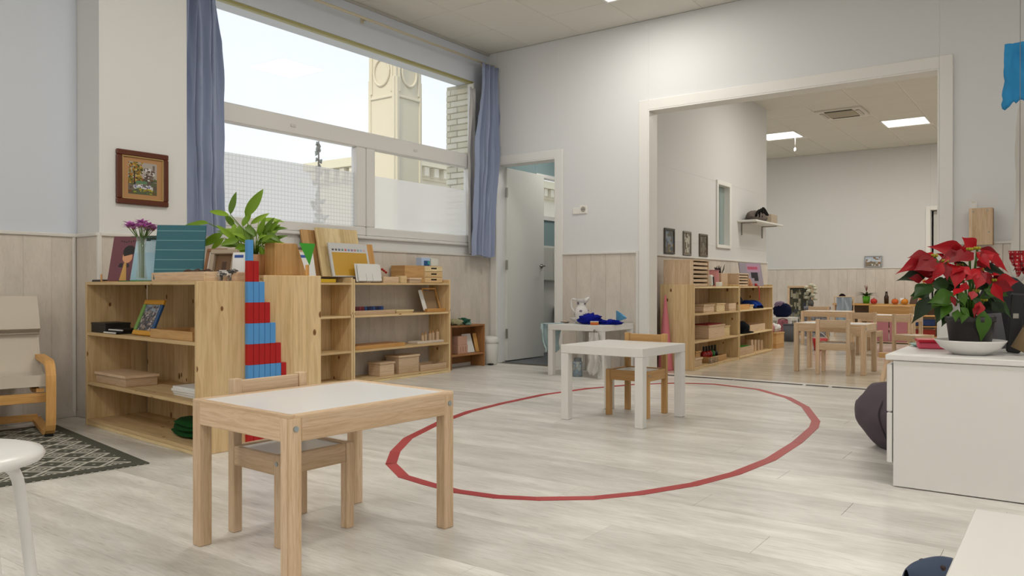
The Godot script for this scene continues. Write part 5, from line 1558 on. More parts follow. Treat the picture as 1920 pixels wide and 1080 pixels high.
	for k in 3:
		bx(cb, "door_panel", Vector3(0.29, 0.38, 0.008), Vector3(-0.3 + 0.3 * k, 0.20, 0.055), mat("wash_cab", Color.WHITE))
	var ds := thing("paper_dispenser", "dark grey numbered dispenser on the washroom cabinet", "dispenser", Vector3(-5.055, 0.92, -8.14), 90.0)
	bx(ds, "body", Vector3(0.055, 0.17, 0.02), Vector3(0, 0.085, 0.0), mat("disp_grey", Color(0.44, 0.47, 0.52), 0.5))
	bx(ds, "slot", Vector3(0.03, 0.03, 0.002), Vector3(0, 0.12, 0.011), mat("disp_light", Color(0.7, 0.7, 0.7), 0.5))

func build_right_side() -> void:
	# dresser
	var dr := thing("drawer_dresser", "white two-drawer dresser carrying the poinsettia", "dresser", Vector3(-0.585, 0, -3.43), 0.0)
	var wm := mat("dresser_white", Color(0.885, 0.88, 0.87), 0.38)
	span(dr, "side_panel", Vector3(0, 0.004, -0.018), Vector3(0.56, 0.505, 0), wm)
	span(dr, "side_panel", Vector3(0, 0.004, -0.58), Vector3(0.56, 0.505, -0.562), wm)
	span(dr, "back_panel", Vector3(0.55, 0.004, -0.562), Vector3(0.56, 0.505, -0.018), wm)
	span(dr, "bottom_panel", Vector3(0.005, 0.06, -0.562), Vector3(0.55, 0.078, -0.018), wm)
	span(dr, "top_panel", Vector3(-0.028, 0.507, -0.59), Vector3(0.57, 0.53, 0.008), wm, 0.003)
	for k in 2:
		var d := span(dr, "drawer_front", Vector3(-0.024, 0.095 + 0.205 * k, -0.578), Vector3(-0.004, 0.295 + 0.195 * k, -0.002), wm, 0.003)
	span(dr, "finger_gap", Vector3(-0.004, 0.09, -0.562), Vector3(0.004, 0.50, -0.018), mat("gap_grey", Color(0.3, 0.29, 0.28), 0.7))
	var ty := 0.5305
	# bowl and poinsettia
	var pc := Vector3(-0.335, ty, -3.61)
	var bw := thing("saucer_bowl", "wide white china bowl under the poinsettia pot", "bowl", pc)
	mi(bw, "bowl", lathe([Vector2(0.001, 0), Vector2(0.06, 0), Vector2(0.066, 0.004), Vector2(0.105, 0.026), Vector2(0.125, 0.052), Vector2(0.128, 0.058), Vector2(0.124, 0.058), Vector2(0.10, 0.030), Vector2(0.06, 0.009), Vector2(0.001, 0.007)], 48), mat("china", Color.WHITE))
	var po := thing("poinsettia", "large red poinsettia in black plastic pot", "potted plant", pc + Vector3(0, 0.010, 0))
	var pot := mat("pot_black", Color(0.16, 0.15, 0.15), 0.45)
	mi(po, "pot", lathe([Vector2(0.001, 0), Vector2(0.068, 0), Vector2(0.070, 0.004), Vector2(0.084, 0.120), Vector2(0.090, 0.121), Vector2(0.090, 0.142), Vector2(0.083, 0.142), Vector2(0.080, 0.125), Vector2(0.001, 0.125)], 32), pot)
	mi(po, "soil", cyl(0.079, 0.008, 20), mat("soil", Color(0.12, 0.09, 0.07), 0.95), Vector3(0, 0.127, 0))
	bx(po, "paper_tag", Vector3(0.05, 0.085, 0.002), Vector3(-0.05, 0.165, 0.045), mat("white_paper", Color.WHITE), Vector3(-8, -36, 14), 0.0005)
	var red := [leafy("bract_a", Color(0.60, 0.012, 0.075), 0.22), leafy("bract_b", Color(0.48, 0.008, 0.06), 0.22), leafy("bract_c", Color(0.68, 0.035, 0.095), 0.22)]
	var grn := [leafy("pgreen_a", Color(0.14, 0.24, 0.09), 0.25), leafy("pgreen_b", Color(0.22, 0.36, 0.08), 0.3), leafy("pgreen_c", Color(0.11, 0.17, 0.09), 0.2)]
	var lm := [bract_mesh(0.15, 0.075, 0.22), bract_mesh(0.15, 0.066, 0.4), bract_mesh(0.15, 0.085, 0.1)]
	var deep: float = -(pc - EYE).dot(Vector3(sin(YAW), 0, cos(YAW)))
	# leaf base pixel, tip pixel, depth offset towards the viewer at base and tip, colour (0-2 red, 3-5 green)
	var L := [
		[1752, 482, 1684, 504, 0.0, 0.02, 0], [1748, 480, 1706, 476, 0.03, 0.05, 1], [1756, 486, 1716, 505, 0.05, 0.08, 1], [1812, 470, 1748, 461, -0.02, 0.0, 0],
		[1815, 470, 1762, 486, 0.02, 0.05, 1], [1830, 468, 1806, 445, -0.03, 0.0, 2], [1836, 466, 1875, 478, 0.0, 0.04, 1], [1838, 468, 1896, 508, 0.02, 0.05, 0],
		[1830, 472, 1862, 500, 0.05, 0.09, 0], [1826, 474, 1790, 484, 0.05, 0.09, 1], [1842, 466, 1898, 486, -0.06, -0.06, 1],
		[1772, 494, 1745, 512, 0.05, 0.08, 1], [1772, 494, 1778, 524, 0.06, 0.09, 1], [1768, 492, 1752, 524, 0.07, 0.09, 0], [1775, 492, 1796, 520, 0.04, 0.06, 0], [1770, 490, 1780, 484, 0.05, 0.10, 2],
		[1800, 500, 1822, 516, 0.07, 0.11, 2], [1800, 502, 1790, 538, 0.08, 0.11, 0], [1802, 498, 1785, 512, 0.06, 0.10, 0], [1838, 512, 1832, 542, 0.07, 0.10, 0], [1838, 508, 1850, 530, 0.06, 0.09, 1], [1838, 506, 1818, 520, 0.06, 0.1, 2],
		[1862, 528, 1912, 528, 0.03, 0.05, 0], [1862, 530, 1904, 546, 0.04, 0.06, 1], [1862, 530, 1876, 566, 0.07, 0.10, 2], [1864, 526, 1840, 518, 0.03, 0.05, 1], [1862, 526, 1880, 510, 0.0, 0.0, 1],
		[1826, 545, 1822, 562, 0.09, 0.11, 0], [1806, 540, 1786, 552, 0.10, 0.12, 2], [1782, 555, 1796, 572, 0.10, 0.12, 1], [1838, 565, 1834, 592, 0.09, 0.11, 0], [1836, 572, 1822, 588, 0.10, 0.12, 1], [1806, 545, 1812, 528, 0.09, 0.11, 2],
		# greens
		[1742, 508, 1694, 520, 0.0, 0.03, 5], [1748, 532, 1712, 556, 0.05, 0.08, 3], [1742, 555, 1719, 602, 0.05, 0.08, 5], [1782, 530, 1744, 535, 0.04, 0.06, 3], [1790, 550, 1746, 565, 0.06, 0.09, 4],
		[1780, 568, 1748, 570, 0.06, 0.08, 4], [1785, 570, 1762, 590, 0.07, 0.10, 4], [1800, 545, 1812, 572, 0.08, 0.11, 4], [1822, 560, 1850, 572, 0.08, 0.10, 3], [1838, 560, 1862, 556, 0.06, 0.08, 3],
		[1842, 578, 1850, 640, 0.08, 0.12, 4], [1858, 565, 1888, 590, 0.04, 0.06, 5], [1860, 558, 1906, 592, 0.02, 0.05, 3], [1800, 576, 1824, 592, 0.09, 0.11, 4], [1796, 580, 1790, 602, 0.09, 0.11, 4], [1808, 580, 1806, 606, 0.09, 0.11, 4],
		[1790, 492, 1832, 500, 0.03, 0.06, 5], [1830, 498, 1898, 516, 0.0, 0.03, 5], [1800, 530, 1770, 545, 0.02, 0.04, 5], [1825, 525, 1860, 545, 0.0, 0.02, 5], [1815, 540, 1840, 575, 0.0, 0.02, 3], [1775, 540, 1752, 575, 0.0, 0.0, 3], [1842, 545, 1880, 560, -0.06, -0.06, 5], [1790, 520, 1760, 540, -0.05, -0.05, 5],
	]
	var rr := RandomNumberGenerator.new()
	rr.seed = 12
	for i in 60:
		var a := rr.randf() * TAU
		var q := sqrt(rr.randf())
		var bxp := 1802.0 + cos(a) * 72.0 * q
		var byp := 520.0 + sin(a) * 52.0 * q
		var od := Vector2(bxp - 1802.0, (byp - 545.0) * 1.2).normalized()
		var ll := rr.randf_range(20.0, 38.0)
		var green := byp > 528.0 + rr.randf_range(-14.0, 14.0)
		var dz := rr.randf_range(-0.06, 0.06) - 0.01
		L.append([bxp, byp, bxp + od.x * ll, byp + od.y * ll * 0.8 + (14.0 if green else 4.0), dz, dz + 0.02, (3 if green else 0) + i % 3])
	for k in L:
		var b: Vector3 = EYE + ray(k[0], k[1]) * (deep - k[4])
		var t: Vector3 = EYE + ray(k[2], k[3]) * (deep - k[5])
		var ci: int = k[6]
		var d := t - b
		var o := mi(po, "bract" if ci < 3 else "leaf", lm[(ci + int(k[0])) % 3], red[ci] if ci < 3 else grn[ci - 3], b - po.position)
		var s := d.length() / 0.15
		o.basis = aim_face(d, b, EYE, sin(k[0] * 1.7) * 0.55) * Basis.from_scale(Vector3(clampf(s * 1.2, 0.4, 0.9), s, s))
	var hubs := [[1752, 482], [1772, 492], [1818, 470], [1832, 468], [1800, 500], [1838, 508], [1862, 528], [1785, 555], [1845, 565], [1830, 548], [1748, 535]]
	for i in hubs.size():
		var hp: Vector3 = EYE + ray(hubs[i][0], hubs[i][1]) * (deep - 0.03)
		var e := hp - po.position
		var bs := Vector3(e.x * 0.12, 0.125, e.z * 0.12)
		mi(po, "stem", tube([bs, (bs + e) / 2 + Vector3(-e.x * 0.12, 0.01, -e.z * 0.12), e], [0.006, 0.005, 0.004], 6), grn[1])
		for q in 4:
			mi(po, "flower_bud", blob(Vector3(0.006, 0.007, 0.006), q, 0.0, false, 8), leafy("bud", Color(0.62, 0.58, 0.16), 0.2), e + Vector3(cos(q * 1.6) * 0.008, 0.006, sin(q * 1.6) * 0.008))
	# things on the dresser
	var pb := thing("pink_box", "flat pink lidded box behind the white bowl", "box", gy(1765, 655, ty) * Vector3(1, 0, 1) + Vector3(-0.02, ty, -0.05), 12.0)
	bx(pb, "body", Vector3(0.16, 0.03, 0.11), Vector3(0, 0.015, 0), mat("pink", Color(0.88, 0.34, 0.44), 0.4), Vector3.ZERO, 0.006)
	bx(pb, "lid", Vector3(0.165, 0.012, 0.115), Vector3(0, 0.034, 0), mat("pink_red", Color(0.78, 0.10, 0.20), 0.4), Vector3(0, 4, 0), 0.004)
	var tl := thing("teal_dish", "shallow glassy teal dish at the dresser's back corner", "dish", Vector3(-0.535, ty, -3.955))
	mi(tl, "dish", lathe([Vector2(0.001, 0), Vector2(0.05, 0), Vector2(0.075, 0.012), Vector2(0.072, 0.013), Vector2(0.05, 0.003), Vector2(0.001, 0.003)], 28), mat("teal_dish", Color(0.62, 0.76, 0.72), 0.2))
	# bean bag behind the dresser
	var bb := thing("bean_bag", "slumped grey fabric bean bag behind the white dresser", "bean bag", Vector3(-0.635, 0, -4.295), 20.0)
	var bbm := cloth("bean_grey", Color(0.40, 0.36, 0.39), 10.0)
	mi(bb, "bag", bean_mesh(), bbm)
	mi(bb, "seam_piping", tube(curve_points([Vector3(-0.16, 0.27, 0.15), Vector3(-0.195, 0.19, 0.185), Vector3(-0.165, 0.09, 0.17), Vector3(-0.12, 0.01, 0.13)], 12), [0.004], 6), cloth("bean_dark", Color(0.30, 0.27, 0.30), 10.0))
	var stick := thing("wooden_easel_leg", "slanted round wooden pole leaning behind the dresser", "pole", Vector3.ZERO, 0.0)
	var s0: Vector3 = EYE + ray(1637, 786) * 4.72
	var s1: Vector3 = EYE + ray(1667, 666) * 4.72
	stick.position = Vector3(s0.x, 0, s0.z)
	mi(stick, "pole", tube([Vector3(0, 0.012, 0), s1 - stick.position], [0.015], 10), wood("light", "y", 0))
	board(stick, "head_block", Vector3(0.09, 0.03, 0.05), s1 - stick.position + Vector3(-0.01, 0.0, 0), "oak", "x")
	# plywood box on the wall
	var px := thing("plywood_box", "plywood wall box with metal screws above the poinsettia", "box", Vector3(-0.53, 1.09, ZR + 0.03))
	board(px, "front_board", Vector3(0.145, 0.26, 0.012), Vector3(0, 0.13, 0.085), "light", "y")
	board(px, "side_board", Vector3(0.012, 0.26, 0.08), Vector3(0.067, 0.13, 0.04), "brown", "y")
	board(px, "side_board", Vector3(0.012, 0.26, 0.08), Vector3(-0.067, 0.13, 0.04), "brown", "y")
	board(px, "top_board", Vector3(0.12, 0.012, 0.08), Vector3(0, 0.25, 0.04), "oak", "x")
	for q in [[-0.045, 0.235], [0.04, 0.24], [-0.05, 0.03], [0.05, 0.09]]:
		mi(px, "screw", cyl(0.006, 0.003, 10), mat("steel", Color.WHITE), Vector3(q[0], q[1], 0.092), Vector3(90, 0, 0))
	var wsq := thing("paper_note", "small white note on the wall above plywood box", "note", Vector3(-0.585, 1.36, ZR + 0.003))
	bx(wsq, "paper", Vector3(0.045, 0.05, 0.001), Vector3(0, 0.02, 0), mat("white_paper", Color.WHITE), Vector3.ZERO, 0.0)
	bx(wsq, "tape", Vector3(0.02, 0.012, 0.001), Vector3(0, 0.045, 0.001), mat("tape_clear", Color(0.85, 0.84, 0.78), 0.4), Vector3.ZERO, 0.0)
	# hanging cloths at the right edge
	var hc := thing("hanging_cloth", "bright blue cloth hanging from a line high up", "cloth", gz(1928, 78, -4.6), 12.0)
	mi(hc, "cloth", drape_mesh(0.20, 0.30, 8, -0.15), cloth("hang_blue", Color(0.22, 0.55, 0.76)))
	mi(hc, "cord", tube([Vector3(0, 0.0, 0), Vector3(0.0, 0.6, 0), Vector3(0.0, CEIL - hc.position.y, 0)], [0.002], 6), mat("cord_grey", Color.WHITE))
	var wh := thing("hanging_cloth", "long white sock-shaped cloth hanging beside plywood box", "cloth", gz(1932, 190, -5.2), 0.0)
	mi(wh, "cloth", tube(curve_points([Vector3(0.0, 0, 0), Vector3(0.0, -0.3, 0), Vector3(0.01, -0.6, 0.0), Vector3(-0.035, -0.88, 0.0), Vector3(-0.06, -1.0, 0.01)], 20), [0.05, 0.06, 0.065, 0.07, 0.07, 0.075, 0.075, 0.075, 0.075, 0.08, 0.08, 0.08, 0.085, 0.085, 0.085, 0.08, 0.075, 0.07, 0.06, 0.04, 0.015], 14), cloth("hang_white", Color(0.86, 0.85, 0.82)))
	mi(wh, "cord", tube([Vector3(0, 0.0, 0), Vector3(0.0, CEIL - wh.position.y, 0)], [0.002], 6), mat("cord_grey", Color.WHITE))
	# low cupboard and things behind the poinsettia
	var lc := thing("low_cabinet", "low white cabinet against the wall behind the dresser", "cabinet", Vector3(-0.10, 0, -4.75))
	span(lc, "body", Vector3(0, 0.0, -0.4), Vector3(0.9, 0.60, 0), wm)
	span(lc, "top", Vector3(-0.01, 0.60, -0.41), Vector3(0.91, 0.62, 0.01), wm)
	span(lc, "door", Vector3(0.02, 0.04, 0), Vector3(0.44, 0.58, 0.012), wm)
	span(lc, "door", Vector3(0.46, 0.04, 0), Vector3(0.88, 0.58, 0.012), wm)
	var cu := thing("grey_cushion", "dark grey cushion leaning at right of the poinsettia", "cushion", Vector3(-0.20, ty + 0.02, -3.90), 8.0)
	mi(cu, "cushion", blob(Vector3(0.11, 0.17, 0.035), 6, 0.12), cloth("cushion_grey", Color(0.20, 0.20, 0.21)), Vector3.ZERO, Vector3(-12, 0, 8))
	var fo := thing("grey_folder", "light grey folder leaning between cushion and black case", "folder", Vector3(-0.265, ty + 0.004, -3.815), 24.0)
	bx(fo, "folder", Vector3(0.07, 0.15, 0.012), Vector3(0, 0.081, 0), mat("folder_grey", Color(0.42, 0.42, 0.44), 0.6), Vector3(-14, 0, 4))
	bx(fo, "spine", Vector3(0.012, 0.15, 0.016), Vector3(-0.035, 0.081, 0), mat("folder_dark", Color(0.3, 0.3, 0.32), 0.6), Vector3(-14, 0, 4))
	var bc := thing("black_case", "upright black case behind the rolled beige mat", "case", Vector3(-0.19, ty + 0.002, -3.765), 5.0)
	bx(bc, "case", Vector3(0.05, 0.24, 0.05), Vector3(0, 0.121, 0), mat("black_plastic", Color.BLACK), Vector3(0, 0, -4), 0.006)
	bx(bc, "clasp", Vector3(0.02, 0.02, 0.004), Vector3(0, 0.15, 0.026), mat("steel", Color.WHITE))
	var ro := thing("rolled_mat", "rolled beige mat leaning at dresser's right end", "rolled mat", Vector3(-0.178, ty, -3.66))
	mi(ro, "roll", tube([Vector3(0, 0.022, 0), Vector3(0.09, 0.20, -0.02)], [0.026], 16), cloth("mat_beige", Color(0.56, 0.48, 0.36)))
	mi(ro, "band", tube([Vector3(0.04, 0.10, -0.009), Vector3(0.05, 0.12, -0.011)], [0.028], 16), cloth("mat_band", Color(0.40, 0.34, 0.26)))
	var rp := thing("red_bow", "red cloth with white dots hanging beside the poinsettia", "cloth", gz(1912, 470, -4.35), 0.0)
	mi(rp, "cloth", drape_mesh(0.09, 0.10, 5, 0.3), print_cloth_dots())
	mi(rp, "cord", tube([Vector3(0, 0, 0), Vector3(0.0, CEIL - rp.position.y, 0)], [0.0015], 5), mat("cord_grey", Color.WHITE))
	# low white table and shoe at the lower right
	make_lack("white low table beside the shoe and dresser", Vector3(0.148, 0, -1.168), 0.0, 0.55)
	var sh := thing("clog_shoe", "navy denim slip-on shoe on the floor by white table", "shoe", Vector3(-0.288, 0, -2.31), 152.0)
	var dn := cloth("denim", Color(0.30, 0.345, 0.43), 30.0)
	mi(sh, "upper", shoe_mesh(), dn)
	bx(sh, "sole", Vector3(0.098, 0.016, 0.25), Vector3(0, 0.008, 0), mat("sole", Color(0.12, 0.11, 0.11), 0.7), Vector3.ZERO, 0.007)
	mi(sh, "stitching", tube([Vector3(0.0, 0.078, 0.0), Vector3(0.0, 0.07, 0.05), Vector3(0, 0.05, 0.10)], [0.003], 6), mat("stitch", Color(0.35, 0.38, 0.42), 0.8))
	bx(sh, "collar_trim", Vector3(0.07, 0.012, 0.014), Vector3(0, 0.078, -0.02), mat("collar", Color(0.20, 0.12, 0.11), 0.7), Vector3.ZERO, 0.004)

func print_cloth_dots() -> Material:
	var m := print_mat("red_dots", 32, 32, func(im: Image):
		im.fill(Color(0.62, 0.04, 0.10))
		for k in 4:
			im.fill_rect(Rect2i(4 + (k % 2) * 16, 4 + (k / 2) * 16, 5, 5), Color(0.88, 0.86, 0.84)), 0.8)
	m.uv1_triplanar = true
	m.uv1_scale = Vector3.ONE * 28.0
	return m

func shoe_mesh() -> ArrayMesh:
	var rows := []
	for j in 15:
		var t := j / 14.0
		var z := lerpf(-0.12, 0.125, t)
		var hw: float = 0.05 * pow(maxf(0.02, 1.0 - pow(absf(t - 0.55) / 0.56, 3.0)), 0.5)
		var h: float = 0.016 + 0.068 * pow(maxf(0.0, 1.0 - pow(absf(t - 0.38) / 0.63, 2.2)), 0.6)
		var row := PackedVector3Array()
		for i in 17:
			var a := PI * i / 16
			row.append(Vector3(cos(a) * hw, 0.012 + sin(a) * h, z))
		rows.append(row)
	return skin(rows)

func bean_mesh() -> ArrayMesh:
	var nz := FastNoiseLite.new()
	nz.seed = 19
	nz.frequency = 1.0
	var rows := []
	for j in 21:
		var t := j / 20.0
		var y := 0.29 * (1.0 - t)
		var r: float = 0.262 * pow(sin(PI * clampf(0.20 + 0.58 * (1.0 - t), 0.0, 1.0)), 0.9) if j > 0 else 0.10
		if j == 20:
			r = 0.16
		var row := PackedVector3Array()
		for i in 36:
			var a := TAU * i / 36
			var k := 1.0 + 0.10 * nz.get_noise_3d(cos(a) * 1.5, y * 4.0, sin(a) * 1.5) + 0.035 * cos(a * 6.0) * (1.0 - t)
			row.append(Vector3(cos(a) * r * k, y + 0.05 * cos(a - 2.6) * (1.0 - t) + 0.03 * nz.get_noise_2d(a, t * 3.0) * (1.0 - t), sin(a) * r * k))
		rows.append(row)
	var top := PackedVector3Array()
	var bot := PackedVector3Array()
	for i in 36:
		top.append(Vector3(0, 0.25, 0))
		bot.append(Vector3(0, 0, 0))
	rows.insert(0, top)
	rows.append(bot)
	return skin(rows, true)

# pointed bract with a raised midrib fold
func bract_mesh(l: float, w: float, droop: float) -> ArrayMesh:
	var rows := []
	var prof := [0.02, 0.30, 0.66, 0.95, 1.0, 0.86, 0.62, 0.34, 0.12, 0.005]
	for j in prof.size():
		var t := float(j) / (prof.size() - 1)
		var hw: float = w / 2 * prof[j]
		var row := PackedVector3Array()
		for i in 7:
			var s := (i - 3) / 3.0
			row.append(Vector3(s * hw, -droop * l * t * t + 0.22 * hw * absf(s) + 0.05 * hw * sin(t * 19.0) * absf(s), -l * t))
		rows.append(row)
	return skin(rows)

func build_far_room() -> void:
	var f1 := shelf_unit("shelf_unit", "pine shelf unit just beyond the opening with tall drawer cabinet on it", Vector3(-2.905, 0, -6.995), 91.0, 1.29, 0.815, 0.345, [0.535, 0.27, 0.03], 0.02, "light")
	var f2 := shelf_unit("shelf_unit", "second pine shelf unit in far room with blue shoes on it", Vector3(-2.945, 0, -8.345), 92.0, 1.30, 0.815, 0.345, [0.535, 0.27, 0.03], 0.02, "light")
	var t1: Transform3D = f1.transform
	var t2: Transform3D = f2.transform
	var y := 0.7955
	# geometry cabinet: open front with shallow drawers, plain side to the viewer
	var cab := func(label: String, tr: Transform3D, x: float, w: float, h: float, n: int):
		var c := thing("drawer_cabinet", label, "cabinet", tr * Vector3(x, y, -0.17), 91.0)
		board(c, "side_panel", Vector3(0.012, h, 0.30), Vector3(-w / 2 + 0.006, h / 2, 0), "light", "y")
		board(c, "side_panel", Vector3(0.012, h, 0.30), Vector3(w / 2 - 0.006, h / 2, 0), "light", "y")
		board(c, "top_panel", Vector3(w, 0.012, 0.30), Vector3(0, h + 0.006, 0), "light", "x")
		board(c, "back_panel", Vector3(w - 0.024, h, 0.008), Vector3(0, h / 2, -0.146), "brown", "x")
		for k in n:
			board(c, "drawer", Vector3(w - 0.03, h / n * 0.62, 0.26), Vector3(0, h / n * (k + 0.38), 0.012), "light", "x")
	cab.call("tall pale cabinet of six shallow drawers on far shelf unit", t1, 0.23, 0.42, 0.245, 6)
	cab.call("small cabinet of four shallow drawers on second far unit", t2, 0.22, 0.34, 0.13, 4)
	var bb := thing("wooden_board", "long pale board standing at back of far shelf unit", "board", t1 * Vector3(0.90, y, -0.31), 91.0)
	board(bb, "board", Vector3(0.74, 0.16, 0.012), Vector3(0, 0.08, 0), "light", "x")
	board(bb, "foot", Vector3(0.05, 0.012, 0.06), Vector3(0.2, 0.006, 0.035), "light", "x")
	var ir := thing("toy_iron", "black and white toy iron beside the tall drawer cabinet", "toy", t1 * Vector3(0.56, y + 0.004, -0.05), 91.0)
	bx(ir, "body", Vector3(0.06, 0.11, 0.05), Vector3(0, 0.055, 0), mat("white_paper", Color.WHITE), Vector3(0, 0, 10), 0.012)
	bx(ir, "handle", Vector3(0.02, 0.09, 0.055), Vector3(0.012, 0.05, 0.006), mat("black_plastic", Color.BLACK), Vector3(0, 0, 10), 0.008)
	var pk := thing("pink_canister", "pink paper canister on the far shelf unit", "canister", t1 * Vector3(0.83, y, -0.14))
	mi(pk, "body", cyl(0.075, 0.165, 24), mat("pink_paper", Color(0.78, 0.52, 0.52), 0.7), Vector3(0, 0.0825, 0))
	mi(pk, "rim", lathe([Vector2(0.074, 0.16), Vector2(0.079, 0.16), Vector2(0.079, 0.17), Vector2(0.074, 0.17)], 24), mat("pink_rim", Color(0.70, 0.45, 0.46), 0.7))
	var wcb := thing("white_cube", "small white cube in front of pink canister", "block", t1 * Vector3(0.76, y, -0.035), 91.0)
	bx(wcb, "cube", Vector3(0.08, 0.045, 0.04), Vector3(0, 0.0225, 0), mat("carton", Color(0.88, 0.88, 0.85), 0.5))
	var tb := thing("brush_pot", "wooden pot of dark brushes on the far shelf unit", "pot", t1 * Vector3(1.08, y, -0.15), 91.0)
	board(tb, "pot", Vector3(0.20, 0.14, 0.12), Vector3(0, 0.07, 0), "light", "x")
	var r := RandomNumberGenerator.new()
	r.seed = 6
	for k in 12:
		var a := r.randf() * TAU
		mi(tb, "brush", tube([Vector3(-0.07 + 0.013 * k, 0.13, 0), Vector3(-0.09 + 0.016 * k, 0.185 + 0.01 * cos(a), 0.02 * sin(a)), Vector3(-0.10 + 0.018 * k + 0.02 * cos(a), 0.215 + 0.02 * sin(a), 0.03 * sin(a))], [0.004, 0.006, 0.002], 6), mat("brush_dark", Color(0.16, 0.15, 0.13), 0.8))
	# poster-like board on the second unit
	var pst := print_mat("purple_poster", 96, 96, func(im: Image):
		im.fill(Color(0.60, 0.57, 0.62))
		im.fill_rect(Rect2i(30, 4, 60, 34), Color(0.70, 0.56, 0.66))
		im.fill_rect(Rect2i(34, 16, 44, 12), Color(0.72, 0.32, 0.42))
		im.fill_rect(Rect2i(46, 40, 30, 36), Color(0.10, 0.09, 0.12))
		im.fill_rect(Rect2i(40, 64, 18, 18), Color(0.62, 0.58, 0.64)))
	card("picture_board", "grey and purple picture board leaning on second far unit", "board", t2 * Vector3(0.88, y + 0.003, -0.12), 70.0, 10.0, 0.40, 0.28, 0.01, mat("poster_edge", Color(0.58, 0.56, 0.60), 0.6), pst)
	var or_ := thing("orange_cone", "small orange wooden cone before the picture board", "cone", t2 * Vector3(0.55, y, -0.06))
	mi(or_, "cone", lathe([Vector2(0.001, 0.09), Vector2(0.012, 0.085), Vector2(0.04, 0.004), Vector2(0.04, 0), Vector2(0.001, 0)], 18), mat("cone_orange", Color(0.70, 0.45, 0.30), 0.6))
	var rib := thing("red_ribbon", "red ribbon hanging over the edge of second far unit", "ribbon", t2 * Vector3(0.66, y + 0.002, 0.012), 91.0)
	mi(rib, "strap", strip_mesh([Vector3(0, 0.02, -0.07), Vector3(0, 0.008, -0.01), Vector3(0, -0.04, 0.008), Vector3(0.0, -0.16, 0.012)], 0.03, 0.003, 16), mat("ribbon_red", Color(0.66, 0.08, 0.09), 0.6))
	mi(rib, "knot", blob(Vector3(0.025, 0.018, 0.015), 3, 0.3), mat("ribbon_red", Color.WHITE), Vector3(0, 0.0, -0.03))
	# shelf contents of the first far unit
	var yy := [0.5355, 0.2705, 0.0305]
	lidded_box("wooden_box", "round-edged pale box on upper shelf of first far unit", t1 * Vector3(0.47, yy[0], -0.10), 91.0, 0.30, 0.08, 0.15, "light")
	lidded_box("wooden_box", "narrow pale box at right of the round-edged box", t1 * Vector3(0.86, yy[0], -0.12), 91.0, 0.26, 0.085, 0.15, "birch")
	tray("wooden_tray", "pale tray at end of first far unit's upper shelf", t1 * Vector3(1.13, yy[0], -0.12), 91.0, 0.22, 0.08, 0.2, "light")
	var dki := thing("dark_bowl", "small dark bowl on upper shelf of first far unit", "bowl", t1 * Vector3(0.13, yy[0], -0.12))
	mi(dki, "bowl", lathe([Vector2(0.001, 0), Vector2(0.03, 0), Vector2(0.055, 0.04), Vector2(0.05, 0.04), Vector2(0.001, 0.01)], 20), mat("dark_brown", Color(0.20, 0.15, 0.12), 0.5))
	var rl := lidded_box("wooden_box", "large pale box with red lid on first far unit", t1 * Vector3(0.68, yy[1], -0.12), 91.0, 0.46, 0.135, 0.2, "light")
	bx(rl, "red_inset", Vector3(0.40, 0.012, 0.15), Vector3(0, 0.14, 0), mat("red_felt", Color(0.55, 0.10, 0.12), 0.8))
	lidded_box("wooden_box", "slim pale box right of the red-lidded box", t1 * Vector3(1.08, yy[1], -0.13), 91.0, 0.18, 0.11, 0.15, "birch")
	var rc := thing("red_cup", "small red cup on middle shelf of first far unit", "cup", t1 * Vector3(0.10, yy[1], -0.14))
	mi(rc, "cup", lathe([Vector2(0.001, 0), Vector2(0.03, 0), Vector2(0.04, 0.06), Vector2(0.036, 0.06), Vector2(0.001, 0.01)], 18), mat("rod_red", Color.WHITE))
	lidded_box("wooden_box", "squat pale box on bottom shelf of first far unit", t1 * Vector3(0.14, yy[2], -0.08), 91.0, 0.20, 0.08, 0.15, "light")
	lidded_box("wooden_box", "taller pale box on bottom shelf of first far unit", t1 * Vector3(0.32, yy[2], -0.15), 91.0, 0.14, 0.13, 0.14, "oak")
	tray("wooden_tray", "tray of coloured bottles on first far unit's bottom shelf", t1 * Vector3(0.72, yy[2], -0.12), 91.0, 0.46, 0.06, 0.2, "oak")
	var bcols := [Color(0.62, 0.06, 0.08), Color(0.62, 0.06, 0.08), Color(0.58, 0.05, 0.07), Color(0.16, 0.45, 0.18), Color(0.08, 0.07, 0.08)]
	var bnames := ["red", "red", "red", "green", "black"]
	for k in 5:
		var bo := thing("paint_bottle", "small %s paint bottle with dark cap on bottom shelf" % bnames[k], "bottle", t1 * Vector3(0.56 + 0.08 * k, yy[2] + 0.0065, -0.12), 0.0, "red paint bottles" if k < 3 else "")
		mi(bo, "body", lathe([Vector2(0.001, 0), Vector2(0.03, 0), Vector2(0.03, 0.08), Vector2(0.014, 0.10), Vector2(0.001, 0.10)], 16), mat("paint_%s" % bnames[k], bcols[k], 0.35))
		mi(bo, "cap", cyl(0.012, 0.05, 10), mat("black_plastic", Color.BLACK), Vector3(0, 0.125, 0))
	var gcar := thing("toy_cart", "small grey wire cart in front of paint bottles", "toy", t1 * Vector3(0.52, yy[2], -0.005), 91.0)
	for k in 3:
		mi(gcar, "wire", tube([Vector3(-0.12, 0.015 + 0.018 * k, 0), Vector3(0.12, 0.015 + 0.018 * k, 0)], [0.003], 6), mat("steel", Color.WHITE))
	for k in 4:
		mi(gcar, "upright", tube([Vector3(-0.12 + 0.08 * k, 0.0, 0), Vector3(-0.12 + 0.08 * k, 0.055, 0)], [0.003], 6), mat("steel", Color.WHITE))
